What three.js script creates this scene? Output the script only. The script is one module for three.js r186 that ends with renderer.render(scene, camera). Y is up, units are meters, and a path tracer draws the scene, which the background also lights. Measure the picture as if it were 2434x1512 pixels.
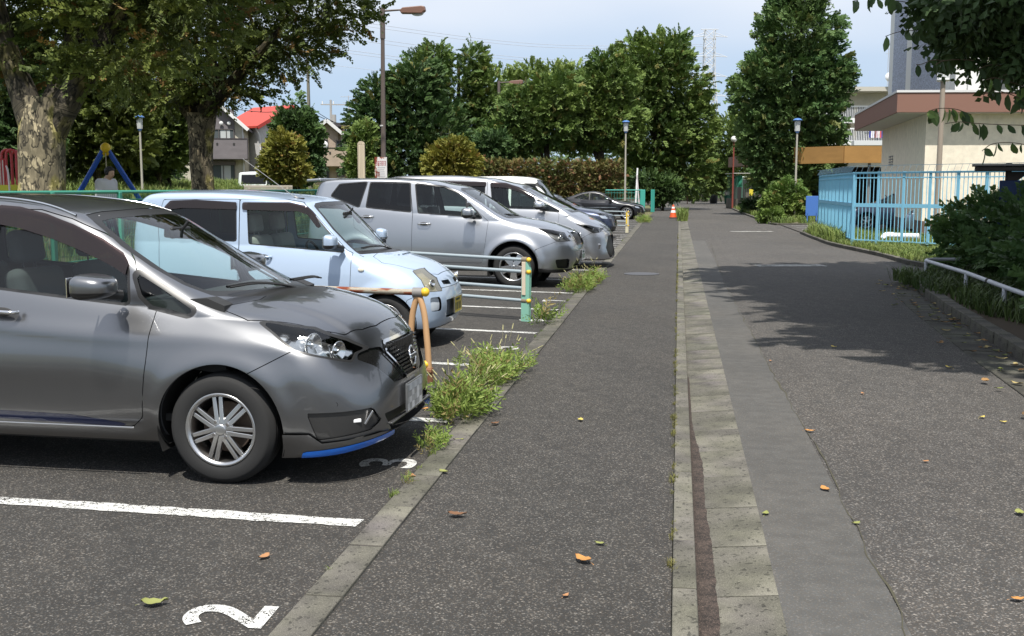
import * as THREE from 'three';
import { RoundedBoxGeometry } from 'three/addons/geometries/RoundedBoxGeometry.js';
import { mergeGeometries } from 'three/addons/utils/BufferGeometryUtils.js';
import { FontLoader } from 'three/addons/loaders/FontLoader.js';

// ---------------------------------------------------------------- camera, sky, sun, exposure
const scene = new THREE.Scene();
const camera = new THREE.PerspectiveCamera(33.03, 1024 / 636, 0.1, 3000);
camera.position.set(0, 1.61, 0);
camera.rotation.order = 'YXZ';
camera.rotation.set(THREE.MathUtils.degToRad(-6.953), THREE.MathUtils.degToRad(8.785), 0);
const renderer = new THREE.WebGLRenderer({ antialias: true });
renderer.toneMapping = THREE.LinearToneMapping;
renderer.toneMappingExposure = 1.28;
renderer.shadowMap.enabled = true;
const SUN = new THREE.Vector3(0.05, 0.895, 0.445).normalize();
const sun = new THREE.DirectionalLight(new THREE.Color(1, 0.955, 0.88), 5);
sun.position.copy(SUN).multiplyScalar(200); sun.position.z -= 30; sun.target.position.set(0, 0, -30);
sun.castShadow = true; sun.shadow.radius = 1.2; sun.shadow.mapSize.set(4096, 4096);
Object.assign(sun.shadow.camera, { left: -60, right: 60, top: 60, bottom: -60, near: 10, far: 400 });
scene.add(sun, sun.target);

function mulberry(seed) { let a = seed >>> 0; return () => { a = (a + 0x6D2B79F5) | 0; let t = Math.imul(a ^ (a >>> 15), 1 | a); t = (t + Math.imul(t ^ (t >>> 7), 61 | t)) ^ t; return ((t ^ (t >>> 14)) >>> 0) / 4294967296; }; }
function hash3(x, y, z) { let h = Math.imul(x | 0, 374761393) ^ Math.imul(y | 0, 668265263) ^ Math.imul(z | 0, 2147483647 ^ 0x5bd1e995); h = Math.imul(h ^ (h >>> 13), 1274126177); return ((h ^ (h >>> 16)) >>> 0) / 4294967296; }
const fade = (t) => t * t * (3 - 2 * t), mix = (a, b, t) => a + (b - a) * t, clamp = (v, a, b) => Math.min(b, Math.max(a, v)), sstep = (a, b, v) => fade(clamp((v - a) / (b - a), 0, 1));
function vnoise(x, y, z = 0, px = 0, py = 0) {
  const X = Math.floor(x), Y = Math.floor(y), Zf = Math.floor(z), fx = fade(x - X), fy = fade(y - Y), fz = fade(z - Zf);
  const wr = (v, p) => (p ? ((v % p) + p) % p : v);
  const h = (i, j, k) => hash3(wr(X + i, px), wr(Y + j, py), Zf + k);
  const a = mix(mix(h(0, 0, 0), h(1, 0, 0), fx), mix(h(0, 1, 0), h(1, 1, 0), fx), fy);
  if (!fz) return a;
  return mix(a, mix(mix(h(0, 0, 1), h(1, 0, 1), fx), mix(h(0, 1, 1), h(1, 1, 1), fx), fy), fz);
}
function fbm(x, y, z = 0, o = 4) { let s = 0, a = 0.5, n = 0; for (let i = 0; i < o; i++) { s += a * vnoise(x, y, z); n += a; x *= 2.03; y *= 2.03; z *= 2.03; a *= 0.5; } return s / n; }

// tiling noise for textures: f cells across the tile
function tfbm(u, v, f, g, z, o = 4) { let s = 0, a = 0.5, n = 0; for (let i = 0; i < o; i++) { s += a * vnoise(u * f, v * g, z + i * 7, f, g); n += a; f *= 2; g *= 2; a *= 0.55; } return s / n; }
{ // hazy late-summer sky: blue low down, thin white cloud above
  const w = 1024, h = 512, d = new Float32Array(w * h * 4);
  for (let j = 0; j < h; j++) {
    const el = ((j + 0.5) / h - 0.5) * Math.PI, sy = Math.sin(el), cy = Math.cos(el);
    for (let i = 0; i < w; i++) {
      const ph = ((i + 0.5) / w - 0.5) * 2 * Math.PI, x = Math.cos(ph) * cy, z = Math.sin(ph) * cy;
      const e = Math.max(0, sy);
      let r = mix(0.42, 0.17, Math.pow(e, 0.55)), g = mix(0.57, 0.30, Math.pow(e, 0.55)), b = mix(0.72, 0.58, Math.pow(e, 0.55));
      const s = 1 / (e + 0.22), cx = x * s, cz = z * s;
      const n = fbm(cx * 1.3 + 7.1, cz * 2.1 + 3.3, 0.5, 6), n2 = fbm(cx * 3.1 + 1.7, cz * 6.0 + 9.2, 2.5, 4);
      let c = clamp((n * 0.7 + n2 * 0.3 - 0.34) * 2.8, 0, 1) * sstep(0.03, 0.20, e);
      c = 0.55 * sstep(0.05, 0.19, e) + 0.45 * c;
      r = mix(r, 0.76, c * 0.9); g = mix(g, 0.78, c * 0.9); b = mix(b, 0.83, c * 0.9);
      const hz = Math.exp(-e * 14); r = mix(r, 0.56, hz * 0.5); g = mix(g, 0.64, hz * 0.5); b = mix(b, 0.70, hz * 0.5);
      const q = (j * w + i) * 4; d[q] = r; d[q + 1] = g; d[q + 2] = b; d[q + 3] = 1;
    }
  }
  const t = new THREE.DataTexture(d, w, h, THREE.RGBAFormat, THREE.FloatType);
  t.mapping = THREE.EquirectangularReflectionMapping; t.magFilter = t.minFilter = THREE.LinearFilter; t.wrapS = THREE.RepeatWrapping; t.needsUpdate = true;
  scene.background = t; scene.environment = t; scene.backgroundIntensity = 1; scene.environmentIntensity = 1;
}

// ---------------------------------------------------------------- helpers
const rgb = (r, g, b) => new THREE.Color().setRGB(r, g ?? r, b ?? r);
const M = (c, roughness = 0.8, o = {}) => new THREE.MeshPhysicalMaterial({ color: Array.isArray(c) ? rgb(...c) : rgb(c), roughness, side: THREE.DoubleSide, ...o });
const used = new Map();
function numbered(name) { const n = used.get(name) || 0; used.set(name, n + 1); return n ? `${name}_${String(n).padStart(3, '0')}` : name; }
function shade(o) { o.traverse((c) => { if (c.isMesh) { c.castShadow = true; c.receiveShadow = true; } }); return o; }
function info(o, label, category, group) { o.userData.label = label; o.userData.category = category; if (group) o.userData.group = group; return o; }
function thing(name, label, category, pos = [0, 0, 0], turn = 0, group) { const o = new THREE.Group(); o.name = numbered(name); o.position.set(...pos); o.rotation.y = turn; info(o, label, category, group); scene.add(o); return o; }
function part(name, geo, mat, parent) { if (Array.isArray(geo)) geo = merge(geo); const m = new THREE.Mesh(geo, mat); m.name = name; m.castShadow = m.receiveShadow = true; parent.add(m); return m; }
function single(name, label, category, geo, mat, pos, turn, group) { const m = part(numbered(name), geo, mat, scene); if (pos) m.position.set(...pos); if (turn) m.rotation.y = turn; return info(m, label, category, group); }
function structure(name, geo, mat) { const m = part(numbered(name), geo, mat, scene); m.userData.kind = 'structure'; m.userData.label = name.replace(/_/g, ' '); return m; }
function setting(name, label) { const g = new THREE.Group(); g.name = numbered(name); g.userData.kind = 'structure'; if (label) g.userData.label = label; scene.add(g); return g; }
function merge(list) {
  const l = list.map((g) => { g = g.index ? g.toNonIndexed() : g; for (const k of Object.keys(g.attributes)) if (!['position', 'normal', 'uv'].includes(k)) g.deleteAttribute(k); if (!g.attributes.uv) g.setAttribute('uv', new THREE.BufferAttribute(new Float32Array(g.attributes.position.count * 2), 2)); if (!g.attributes.normal) g.computeVertexNormals(); return g; });
  return l.length === 1 ? l[0] : mergeGeometries(l);
}
const V = (x, y, z) => new THREE.Vector3(x, y, z);
function boxAt(cx, cy, cz, sx, sy, sz, r = 0, turn = 0) { const g = r > 0 ? new RoundedBoxGeometry(sx, sy, sz, 2, Math.min(r, sx / 2.01, sy / 2.01, sz / 2.01)) : new THREE.BoxGeometry(sx, sy, sz); if (turn) g.rotateY(turn); return g.translate(cx, cy, cz); }
function rod(a, b, r1, r2 = r1, seg = 10, caps = true) {
  const A = a.isVector3 ? a : V(...a), B = b.isVector3 ? b : V(...b), d = B.clone().sub(A), l = d.length();
  const g = new THREE.CylinderGeometry(r2, r1, l, seg, 1, !caps); g.translate(0, l / 2, 0);
  g.applyQuaternion(new THREE.Quaternion().setFromUnitVectors(V(0, 1, 0), d.normalize())); return g.translate(A.x, A.y, A.z);
}
function pipe(pts, r, seg = 24, rs = 8, closed = false) { return new THREE.TubeGeometry(new THREE.CatmullRomCurve3(pts.map((p) => (p.isVector3 ? p : V(...p))), closed, 'centripetal'), seg, r, rs, closed); }
function lathe(pts, seg = 24) { return new THREE.LatheGeometry(pts.map((p) => new THREE.Vector2(p[0], p[1])), seg); }
function quad(a, b, c, d) { const g = new THREE.BufferGeometry(); g.setAttribute('position', new THREE.BufferAttribute(new Float32Array([...a, ...b, ...c, ...a, ...c, ...d]), 3)); g.computeVertexNormals(); return g; }
function extrude(poly, depth, bevel = 0) { const s = new THREE.Shape(poly.map((p) => new THREE.Vector2(p[0], p[1]))); return new THREE.ExtrudeGeometry(s, { depth, bevelEnabled: bevel > 0, bevelSize: bevel, bevelThickness: bevel, bevelSegments: 2, curveSegments: 8 }); }
// planar uv in metres from the largest normal axis
function uvMetres(g, s = 1) {
  if (!g.attributes.normal) g.computeVertexNormals();
  const p = g.attributes.position, n = g.attributes.normal, uv = new Float32Array(p.count * 2);
  for (let i = 0; i < p.count; i++) {
    const ax = Math.abs(n.getX(i)), ay = Math.abs(n.getY(i)), az = Math.abs(n.getZ(i));
    const [u, v] = ay >= ax && ay >= az ? [p.getX(i), p.getZ(i)] : ax > az ? [p.getZ(i), p.getY(i)] : [p.getX(i), p.getY(i)];
    uv[i * 2] = u * s; uv[i * 2 + 1] = v * s;
  }
  g.setAttribute('uv', new THREE.BufferAttribute(uv, 2)); return g;
}
function texture(size, fn, srgb = true, ch = 4) {
  const [w, h] = Array.isArray(size) ? size : [size, size], d = new Uint8Array(w * h * 4);
  for (let j = 0; j < h; j++) for (let i = 0; i < w; i++) { const c = fn(i / w, j / h, i, j), q = (j * w + i) * 4; d[q] = clamp(c[0], 0, 255); d[q + 1] = clamp(c[1], 0, 255); d[q + 2] = clamp(c[2], 0, 255); d[q + 3] = c[3] ?? 255; }
  const t = new THREE.DataTexture(d, w, h, THREE.RGBAFormat); if (srgb) t.colorSpace = THREE.SRGBColorSpace;
  t.wrapS = t.wrapT = THREE.RepeatWrapping; t.magFilter = THREE.LinearFilter; t.minFilter = THREE.LinearMipmapLinearFilter; t.generateMipmaps = true; t.needsUpdate = true; return t;
}
// ---------------------------------------------------------------- ground, road, kerbs, gutter, markings
// a point of the place from its bearing and height as measured on the photograph (2434 px wide) and its distance in metres
const YAW = 8.785 * Math.PI / 180;
function at(px, py, D) { const X = ((px - 1217) / 2569) * D, up = ((445 - py) / 2569) * D; return V(X * Math.cos(YAW) - D * Math.sin(YAW), 1.61 + up, -X * Math.sin(YAW) - D * Math.cos(YAW)); }
// where a bearing of the photograph meets the ground
function groundAt(px, py) { const pt = 6.953 * Math.PI / 180, x = px - 1217, y = 756 - py, f = 2550, up = y * Math.cos(pt) - f * Math.sin(pt), fw = f * Math.cos(pt) + y * Math.sin(pt), k = -1.61 / up; return [k * (x * Math.cos(YAW) - fw * Math.sin(YAW)), -k * (x * Math.sin(YAW) + fw * Math.cos(YAW))]; }

function asphaltTex(seed, base, light, n, tint) { // stones of several sizes in dark binder
  const S = 1024, a = new Float32Array(S * S).fill(0), hgt = new Float32Array(S * S), r = mulberry(seed);
  for (let q = 0; q < n; q++) {
    const cx = r() * S, cy = r() * S, R = 0.9 + Math.pow(r(), 2.2) * 2.3, el = 0.65 + r() * 0.6, ang = r() * 3.14, ca = Math.cos(ang), sa = Math.sin(ang), v = 0.25 + Math.pow(r(), 1.6) * 0.9, R2 = Math.ceil(R * 1.4);
    for (let j = -R2; j <= R2; j++) for (let i = -R2; i <= R2; i++) { const u = (i * ca + j * sa) / el, w = (-i * sa + j * ca) * el, d = (u * u + w * w) / (R * R); if (d < 1) { const x = ((Math.floor(cx) + i) % S + S) % S, y = ((Math.floor(cy) + j) % S + S) % S, k = y * S + x; a[k] = mix(a[k], v, 0.75 * (1 - d * d)); hgt[k] = Math.max(hgt[k], 1 - d); } }
  }
  const col = texture(S, (u, v, i, j) => { const k = j * S + i, g = base + light * a[k] + (hash3(i, j, seed) - 0.5) * 16 + (vnoise(u * 24, v * 24, seed, 24, 24) - 0.5) * 10; const w = (hash3(Math.floor(i / 3), Math.floor(j / 3), seed + 9) - 0.5) * 6; return [g * tint[0] + w, g * tint[1], g * tint[2] - w]; });
  const bmp = texture(S, (u, v, i, j) => { const g = 40 + 200 * hgt[j * S + i]; return [g, g, g]; }, false);
  return [col, bmp];
}
const rep = (t, s) => { const c = t.clone(); c.repeat.set(s, s); c.needsUpdate = true; return c; };
const [asA, asAb] = asphaltTex(11, 50, 90, 52000, [1.04, 1.0, 0.94]), [asB, asBb] = asphaltTex(12, 58, 86, 52000, [1.04, 1.0, 0.95]), [asC, asCb] = asphaltTex(13, 80, 30, 30000, [1.02, 1.0, 0.96]);
const asMat = (c, b, s, k) => new THREE.MeshStandardMaterial({ map: rep(c, 1 / s), bumpMap: rep(b, 1 / s), bumpScale: k, roughness: 0.92, vertexColors: true, side: THREE.DoubleSide });
const matLot = asMat(asA, asAb, 1.9, 0.004), matRoad = asMat(asB, asBb, 2.1, 0.004), matPatch = asMat(asC, asCb, 1.7, 0.002);
const concTex = texture(512, (u, v, i, j) => { const h = hash3(i, j, 5), pit = tfbm(u, v, 64, 64, 21, 2), g = 150 + (tfbm(u, v, 5, 5, 3, 5) - 0.5) * 95 + (h - 0.5) * 52 - (pit < 0.27 ? 46 : 0) + (h > 0.965 ? 38 : 0), gr = (tfbm(u, v, 4, 4, 40, 3) - 0.5) * 26; return [g, g * 0.985 + gr * 0.2, g * 0.93 - gr * 0.5]; });
const concBump = texture(512, (u, v, i, j) => { const g = 128 + (hash3(i, j, 6) - 0.5) * 120 + (tfbm(u, v, 32, 32, 1, 3) - 0.5) * 120; return [g, g, g]; }, false);
function uvVariants(g, n, seed) { const r = mulberry(seed), o = []; for (let k = 0; k < n; k++) { const c = g.clone(), uv = c.attributes.uv, a = r(), b = r(); for (let i = 0; i < uv.count; i++) uv.setXY(i, uv.getX(i) + a, uv.getY(i) + b); o.push(c); } return o; }
const conc = (k = 1, g = 1) => new THREE.MeshStandardMaterial({ map: rep(concTex, 1), bumpMap: rep(concBump, 1), bumpScale: 0.002, color: rgb(0.62 * k, 0.60 * k * g, 0.565 * k), roughness: 0.95, side: THREE.DoubleSide });
// a sheet over a polygon given as left/right edges along z, with mottled tone in the vertex colours (wear, oil, patches)
function sheet(name, edge, z0, z1, y, mat, seed, tone = 1, nx = 14) {
  const nz = Math.ceil(Math.abs(z1 - z0) / 0.6), p = [], uv = [], c = [], ix = [];
  for (let j = 0; j <= nz; j++) { const z = mix(z0, z1, j / nz), [a, b] = edge(z); for (let i = 0; i <= nx; i++) { const x = mix(a, b, i / nx); const yy = typeof y === 'function' ? y(x, z) : y; p.push(x, yy, z); uv.push(x, z); const n = fbm(x * 0.7 + seed, z * 0.5, seed, 4), n2 = fbm(x * 2.2, z * 1.6 + seed, seed + 3, 3), k = tone * (0.72 + 0.40 * n + 0.16 * n2); c.push(k * (1 + (n2 - 0.5) * 0.05), k, k * (1 - (n2 - 0.5) * 0.06)); } }
  for (let j = 0; j < nz; j++) for (let i = 0; i < nx; i++) { const q = j * (nx + 1) + i; ix.push(q, q + 1, q + nx + 1, q + 1, q + nx + 2, q + nx + 1); }
  const g = new THREE.BufferGeometry(); g.setAttribute('position', new THREE.Float32BufferAttribute(p, 3)); g.setAttribute('uv', new THREE.Float32BufferAttribute(uv, 2)); g.setAttribute('color', new THREE.Float32BufferAttribute(c, 3)); g.setIndex(ix); g.computeVertexNormals();
  return structure(name, g, mat);
}
const kerbR = (z) => mix(-1.275, -1.60, clamp((-z - 3.5) / 46, 0, 1.3)), kerbL = (z) => kerbR(z) - 0.15 - 0.05 * clamp(-z / 50, 0, 1);
const hillY = (x) => 0.30 * sstep(-7.6, -9.2, x) + 1.45 * sstep(-10, -33, x);
// wide terrain, lower than everything built on it; it climbs to the park and the houses on the left
{
  const n = 120, R = 700, p = [], c = [], ix = [], uv = [];
  const gs = (t) => Math.sign(t) * (Math.abs(t) * 30 + Math.pow(Math.abs(t), 3) * (R - 30));
  for (let j = 0; j <= n; j++) for (let i = 0; i <= n; i++) { const x = gs(i / n * 2 - 1) - 14, z = gs(j / n * 2 - 1) - 30; const left = x < -7.4; const y = left ? hillY(x) - 0.02 : (x > 4.6 && z < -19 ? 0.02 : -0.06); p.push(x, y, z); uv.push(x, z); const k = 0.7 + 0.6 * fbm(x * 0.25, z * 0.25, 2, 4), d = fbm(x * 0.6 + 5, z * 0.6, 8, 3); c.push(mix(0.075, 0.13, d) * k, mix(0.10, 0.105, d) * k, mix(0.028, 0.06, d) * k); }
  for (let j = 0; j < n; j++) for (let i = 0; i < n; i++) { const q = j * (n + 1) + i; ix.push(q, q + n + 1, q + 1, q + 1, q + n + 1, q + n + 2); }
  const g = new THREE.BufferGeometry(); g.setAttribute('position', new THREE.Float32BufferAttribute(p, 3)); g.setAttribute('uv', new THREE.Float32BufferAttribute(uv, 2)); g.setAttribute('color', new THREE.Float32BufferAttribute(c, 3)); g.setIndex(ix); g.computeVertexNormals();
  structure('ground', g, new THREE.MeshStandardMaterial({ vertexColors: true, roughness: 1, side: THREE.DoubleSide }));
}
sheet('parking_lot', (z) => [-8.0, kerbL(z)], 6, -64, 0, matLot, 3, 0.84, 16);
sheet('footway', (z) => [kerbR(z), 0.0], 6, -60, 0, matLot, 5, 0.90, 8);
sheet('road', (z) => [0.42, z > -17 ? 14 : z > -24 ? 14 : z > -60 ? 8 : 4.2], 6, -128, 0, matRoad, 7, 1.0, 22);
sheet('road_repair_strip', (z) => [0.42, z > -9 ? 0.86 : 0.84 - 0.03 * clamp((-z - 9) / 8, 0, 1)], 6, -33, 0.004, matPatch, 9, 0.86, 4);
sheet('cross_street', (z) => [-14, 16], -100, -128, 0.003, matRoad, 15, 1.1, 10);
sheet('footway_end', (z) => [-1.6, 0.42], -60, -100, 0.0, matRoad, 16, 1.0, 5);
sheet('neighbour_yard', (z) => [4.3, 30], -39.5, -60, 0.03, matRoad, 17, 1.05, 12);

// kerb stones between lot and footway
{
  const k = setting('kerb', 'flush concrete kerb between parking lot and footway'), mats = [conc(0.50), conc(0.58), conc(0.44), conc(0.52, 1.02), conc(0.62)], r = mulberry(21), len = 0.6, g = new THREE.BoxGeometry(1, 1, 1);
  const geos = uvVariants(uvMetres(new RoundedBoxGeometry(0.152, 0.12, len - 0.010, 1, 0.006)), 8, 3);
  for (let i = 0; i < 90; i++) { const z = 1.2 - i * len, m = part(numbered('kerb_stone'), geos[Math.floor(r() * 8)], mats[Math.floor(r() * 5)], k); m.position.set((kerbR(z) + kerbL(z)) / 2, -0.046 + (r() - 0.5) * 0.007, z); m.rotation.y = 0.0065 + (r() - 0.5) * 0.006; m.scale.x = (kerbR(z) - kerbL(z)) / 0.152; }
}
// L-shaped gutter: low kerb blocks and sloping pan slabs
{
  const k = setting('gutter', 'concrete gutter with low kerb blocks along the footway'), mats = [conc(0.58), conc(0.62), conc(0.55), conc(0.58, 1.03), conc(0.65)], r = mulberry(31), len = 0.6;
  const gk = uvMetres(new RoundedBoxGeometry(0.098, 0.12, len - 0.006, 1, 0.008));
  const pan = new THREE.BoxGeometry(0.318, 0.10, len - 0.006); { const p = pan.attributes.position; for (let i = 0; i < p.count; i++) if (p.getY(i) > 0) p.setY(i, p.getX(i) > 0 ? 0.054 : 0.026); pan.computeVertexNormals(); uvMetres(pan); }
  const gks = uvVariants(gk, 8, 4), pans = uvVariants(pan, 8, 5);
  for (let i = 0; i < 98; i++) {
    const z = 1.5 - i * len, a = part(numbered('gutter_kerb'), gks[Math.floor(r() * 8)], mats[Math.floor(r() * 5)], k); a.position.set(0.052, -0.046 + (r() - 0.5) * 0.004, z);
    const b = part(numbered('gutter_pan'), pans[Math.floor(r() * 8)], mats[Math.floor(r() * 5)], k); b.position.set(0.262, -0.05 + (r() - 0.5) * 0.004, z);
  }
}
// silt lying in the gutter, a thin ragged layer with stones in it
{
  const r = mulberry(41), p = [], ix = [], nz = 110; for (let j = 0; j <= nz; j++) { const z = -1.0 - j * 0.075, w = 0.052 + 0.022 * vnoise(z * 1.3, 2.2) + 0.012 * vnoise(z * 19, 7.7), fadeW = mix(1, 0.22, sstep(-6.2, -7.6, z)); p.push(0.101, -0.0215, z, 0.101 + w * fadeW * 0.6, -0.017, z, 0.104 + w * fadeW, -0.0205 + w * 0.088 * fadeW - 0.002, z); }
  for (let j = 0; j < nz; j++) for (let i = 0; i < 2; i++) { const q = j * 3 + i; ix.push(q, q + 1, q + 3, q + 1, q + 4, q + 3); }
  const g = new THREE.BufferGeometry(); g.setAttribute('position', new THREE.Float32BufferAttribute(p, 3)); g.setIndex(ix); g.computeVertexNormals(); uvMetres(g);
  const t = texture(256, (u, v, i, j) => { const h = hash3(i, j, 3), g2 = h > 0.94 ? 120 : 46 + (fbm(u * 20, v * 20, 2, 3) - 0.5) * 40 + (h - 0.5) * 26; return [g2 * 1.12, g2 * 0.96, g2 * 0.86]; });
  const m = structure('gutter_silt', g, new THREE.MeshStandardMaterial({ map: rep(t, 2), roughness: 1, side: THREE.DoubleSide })); m.userData.kind = 'stuff'; m.userData.label = 'dark silt and grit lying along the gutter'; m.userData.category = 'silt';
}
// steel cover in the footway and a drain slot farther on
single('utility_cover', 'flat grey steel cover set in the footway asphalt', 'cover', [new THREE.CylinderGeometry(0.33, 0.33, 0.012, 40)], M([0.09, 0.09, 0.095], 0.5, { metalness: 0.4 }), [-0.66, 0.004, -20.1]);
single('drain_slot', 'narrow dark drain slot across the far gutter', 'drain', [boxAt(0, 0, 0, 0.36, 0.01, 0.10)], M(0.01, 0.9), [0.26, 0.006, -41.5]);

// long crack beside the repaired strip, with soil and moss in it
{ const p = [], ix = [], pts = [[0.85, -2], [0.85, -3.9], [0.875, -6.1], [0.843, -8.6], [0.82, -12], [0.787, -17.9], [0.86, -25], [0.93, -31.2]], cv = new THREE.CatmullRomCurve3(pts.map((q) => V(q[0], 0, q[1]))), n = 420; for (let i = 0; i <= n; i++) { const q = cv.getPointAt(i / n), j = (vnoise(i * 0.33, 4) - 0.5) * 0.035, w = 0.0008 + 0.006 * Math.pow(vnoise(i * 0.21, 8), 3) + 0.002 * vnoise(i * 0.9, 2); p.push(q.x + j - w, 0.0065, q.z, q.x + j + w, 0.0065, q.z); } for (let i = 0; i < n; i++) { const q = i * 2; ix.push(q, q + 1, q + 2, q + 1, q + 3, q + 2); } const g = new THREE.BufferGeometry(); g.setAttribute('position', new THREE.Float32BufferAttribute(p, 3)); g.setIndex(ix); g.computeVertexNormals(); structure('road_crack', g, M([0.06, 0.056, 0.035], 1)).userData.label = 'soil-filled crack along the repaired strip'; }

// painted lines, worn through to the stones, as thin flakes of paint
const paintWear = texture(512, (u, v, i, j) => { const n = hash3(Math.floor(i / 2), Math.floor(j / 2), 4) * 0.5 + fbm(u * 60, v * 60, 2, 3) * 0.8 + (fbm(u * 7, v * 7, 5, 3) - 0.5) * 0.5; const a = n > 0.50 ? 255 : 0, g = 190 + (hash3(i, j, 8) - 0.5) * 40; return [g, g, g * 0.98, a]; });
const paintMat = new THREE.MeshStandardMaterial({ map: paintWear, alphaTest: 0.5, roughness: 0.8, side: THREE.DoubleSide });
const paintOld = new THREE.MeshStandardMaterial({ map: rep(texture(512, (u, v, i, j) => { const n = hash3(Math.floor(i / 2), Math.floor(j / 2), 14) * 0.5 + fbm(u * 60, v * 60, 12, 3) * 0.8 + (fbm(u * 5, v * 5, 15, 3) - 0.5) * 0.7; const g = 176 + (hash3(i, j, 18) - 0.5) * 50; return [g, g, g * 0.97, n > 0.60 ? 255 : 0]; }), 1), alphaTest: 0.5, roughness: 0.9, side: THREE.DoubleSide });
function line(ax, az, bx, bz, w, y = 0.004, mat = paintMat) { // a stripe with ragged edges
  const dx = bx - ax, dz = bz - az, l = Math.hypot(dx, dz), ux = dx / l, uz = dz / l, n = Math.ceil(l / 0.025), p = [], ix = []; for (let i = 0; i <= n; i++) { const s = (i / n) * l, e = i === 0 || i === n ? (vnoise(ax * 9, az * 7) - 0.5) * 0.02 : 0, j1 = (vnoise(s * 30, az * 5.1) - 0.5) * 0.016 + (vnoise(s * 4, az) - 0.5) * 0.014, j2 = (vnoise(s * 30 + 50, az * 5.1) - 0.5) * 0.016 + (vnoise(s * 4 + 9, az) - 0.5) * 0.014; p.push(ax + ux * (s + e) - uz * (w / 2 + j1), y, az + uz * (s + e) + ux * (w / 2 + j1), ax + ux * (s - e) + uz * (w / 2 + j2), y, az + uz * (s - e) - ux * (w / 2 + j2)); }
  for (let i = 0; i < n; i++) { const q = i * 2; ix.push(q, q + 2, q + 1, q + 1, q + 2, q + 3); } const g = new THREE.BufferGeometry(); g.setAttribute('position', new THREE.Float32BufferAttribute(p, 3)); g.setIndex(ix); g.setAttribute('normal', new THREE.Float32BufferAttribute(p.map((_, i) => (i % 3 === 1 ? 1 : 0)), 3)); return uvMetres(g, 1.0); }
{
  const slope = [0.079, 0.21, 0.33, 0.34, 0.385, 0.35];
  for (let k = -1; k < 22; k++) {
    const z = -4.84 - 2.285 * k, x1 = k === 0 ? -1.49 : k < 2 ? -1.55 : -1.60 + kerbR(z) + 1.42 - 0.02, s = k < 0 ? 0.06 : k < 6 ? slope[k] : 0.34, L = 4.6;
    const m = structure('stall_line', line(x1, z, x1 - L, z - L * s * 0.55, 0.115), paintMat); m.userData.label = k < 14 ? 'white line between parking stalls' : 'far white stall line';
  }
}
const fontBold = await new FontLoader().loadAsync('fonts/droid/droid_sans_bold.typeface.json');
const fontReg = await new FontLoader().loadAsync('fonts/droid/droid_sans_regular.typeface.json');
function textShape(str, size, font = fontReg) { const g = new THREE.ShapeGeometry(font.generateShapes(str, size), 8); g.computeBoundingBox(); const b = g.boundingBox; g.translate(-(b.min.x + b.max.x) / 2, -(b.min.y + b.max.y) / 2, 0); return g; }
for (let k = -1; k < 14; k++) { // stall numbers, read from inside the stall
  if (k === 5) continue; const z = -4.84 - 2.285 * (k + 0.5), g = textShape(String(k + 3), 0.33, fontBold); g.scale(k > 6 ? 0.8 : 0.95, 1, 1); g.rotateX(-Math.PI / 2); g.rotateY(Math.PI / 2 * 1); g.scale(1, 1, 1); uvMetres(g);
  const m = structure('stall_number', g, paintMat); m.position.set(k < 1 ? -1.655 : -1.73, 0.0045, z + (k < 1 ? 0.02 : 0)); m.rotation.y = 0.04; m.userData.label = `painted stall number ${k + 3}`;
}

for (const [ax, az, bx, bz, w] of [[1.6, -22.6, 3.0, -22.9, 0.5], [1.9, -40, 3.4, -40.3, 0.5]]) structure('faded_marking', line(ax, az, bx, bz, w, 0.006, paintOld), paintOld).userData.label = az > -30 ? 'worn white road marking past the shadow' : 'far worn white road marking';
// ---------------------------------------------------------------- car bodies: an implicit shell is meshed, then cut into panels
function spline(pts) { // monotone cubic through (x, y), x ascending
  const n = pts.length, x = pts.map((p) => p[0]), y = pts.map((p) => p[1]), d = [], m = new Array(n);
  for (let i = 0; i < n - 1; i++) d.push((y[i + 1] - y[i]) / (x[i + 1] - x[i]));
  m[0] = d[0]; m[n - 1] = d[n - 2];
  for (let i = 1; i < n - 1; i++) m[i] = d[i - 1] * d[i] <= 0 ? 0 : (2 * d[i - 1] * d[i]) / (d[i - 1] + d[i]);
  return (v) => {
    if (v <= x[0]) return y[0] + m[0] * (v - x[0]);
    if (v >= x[n - 1]) return y[n - 1] + m[n - 1] * (v - x[n - 1]);
    let i = 0; while (v > x[i + 1]) i++;
    const h = x[i + 1] - x[i], t = (v - x[i]) / h, t2 = t * t, t3 = t2 * t;
    return (2 * t3 - 3 * t2 + 1) * y[i] + (t3 - 2 * t2 + t) * h * m[i] + (3 * t2 - 2 * t3) * y[i + 1] + (t3 - t2) * h * m[i + 1];
  };
}
const smax = (a, b, k) => { const h = Math.max(k - Math.abs(a - b), 0) / k; return Math.max(a, b) + h * h * k * 0.25; };
function sdPoly(P) { // signed distance to a polygon, negative inside
  return (x, y) => {
    let d = 1e9, s = 1; const n = P.length;
    for (let i = 0, j = n - 1; i < n; j = i++) {
      const ex = P[j][0] - P[i][0], ey = P[j][1] - P[i][1], wx = x - P[i][0], wy = y - P[i][1];
      const t = clamp((wx * ex + wy * ey) / (ex * ex + ey * ey), 0, 1), bx = wx - ex * t, by = wy - ey * t;
      d = Math.min(d, bx * bx + by * by);
      const c1 = y >= P[i][1], c2 = y < P[j][1], c3 = ex * wy > ey * wx;
      if ((c1 && c2 && c3) || (!c1 && !c2 && !c3)) s = -s;
    }
    return s * Math.sqrt(d);
  };
}
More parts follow.
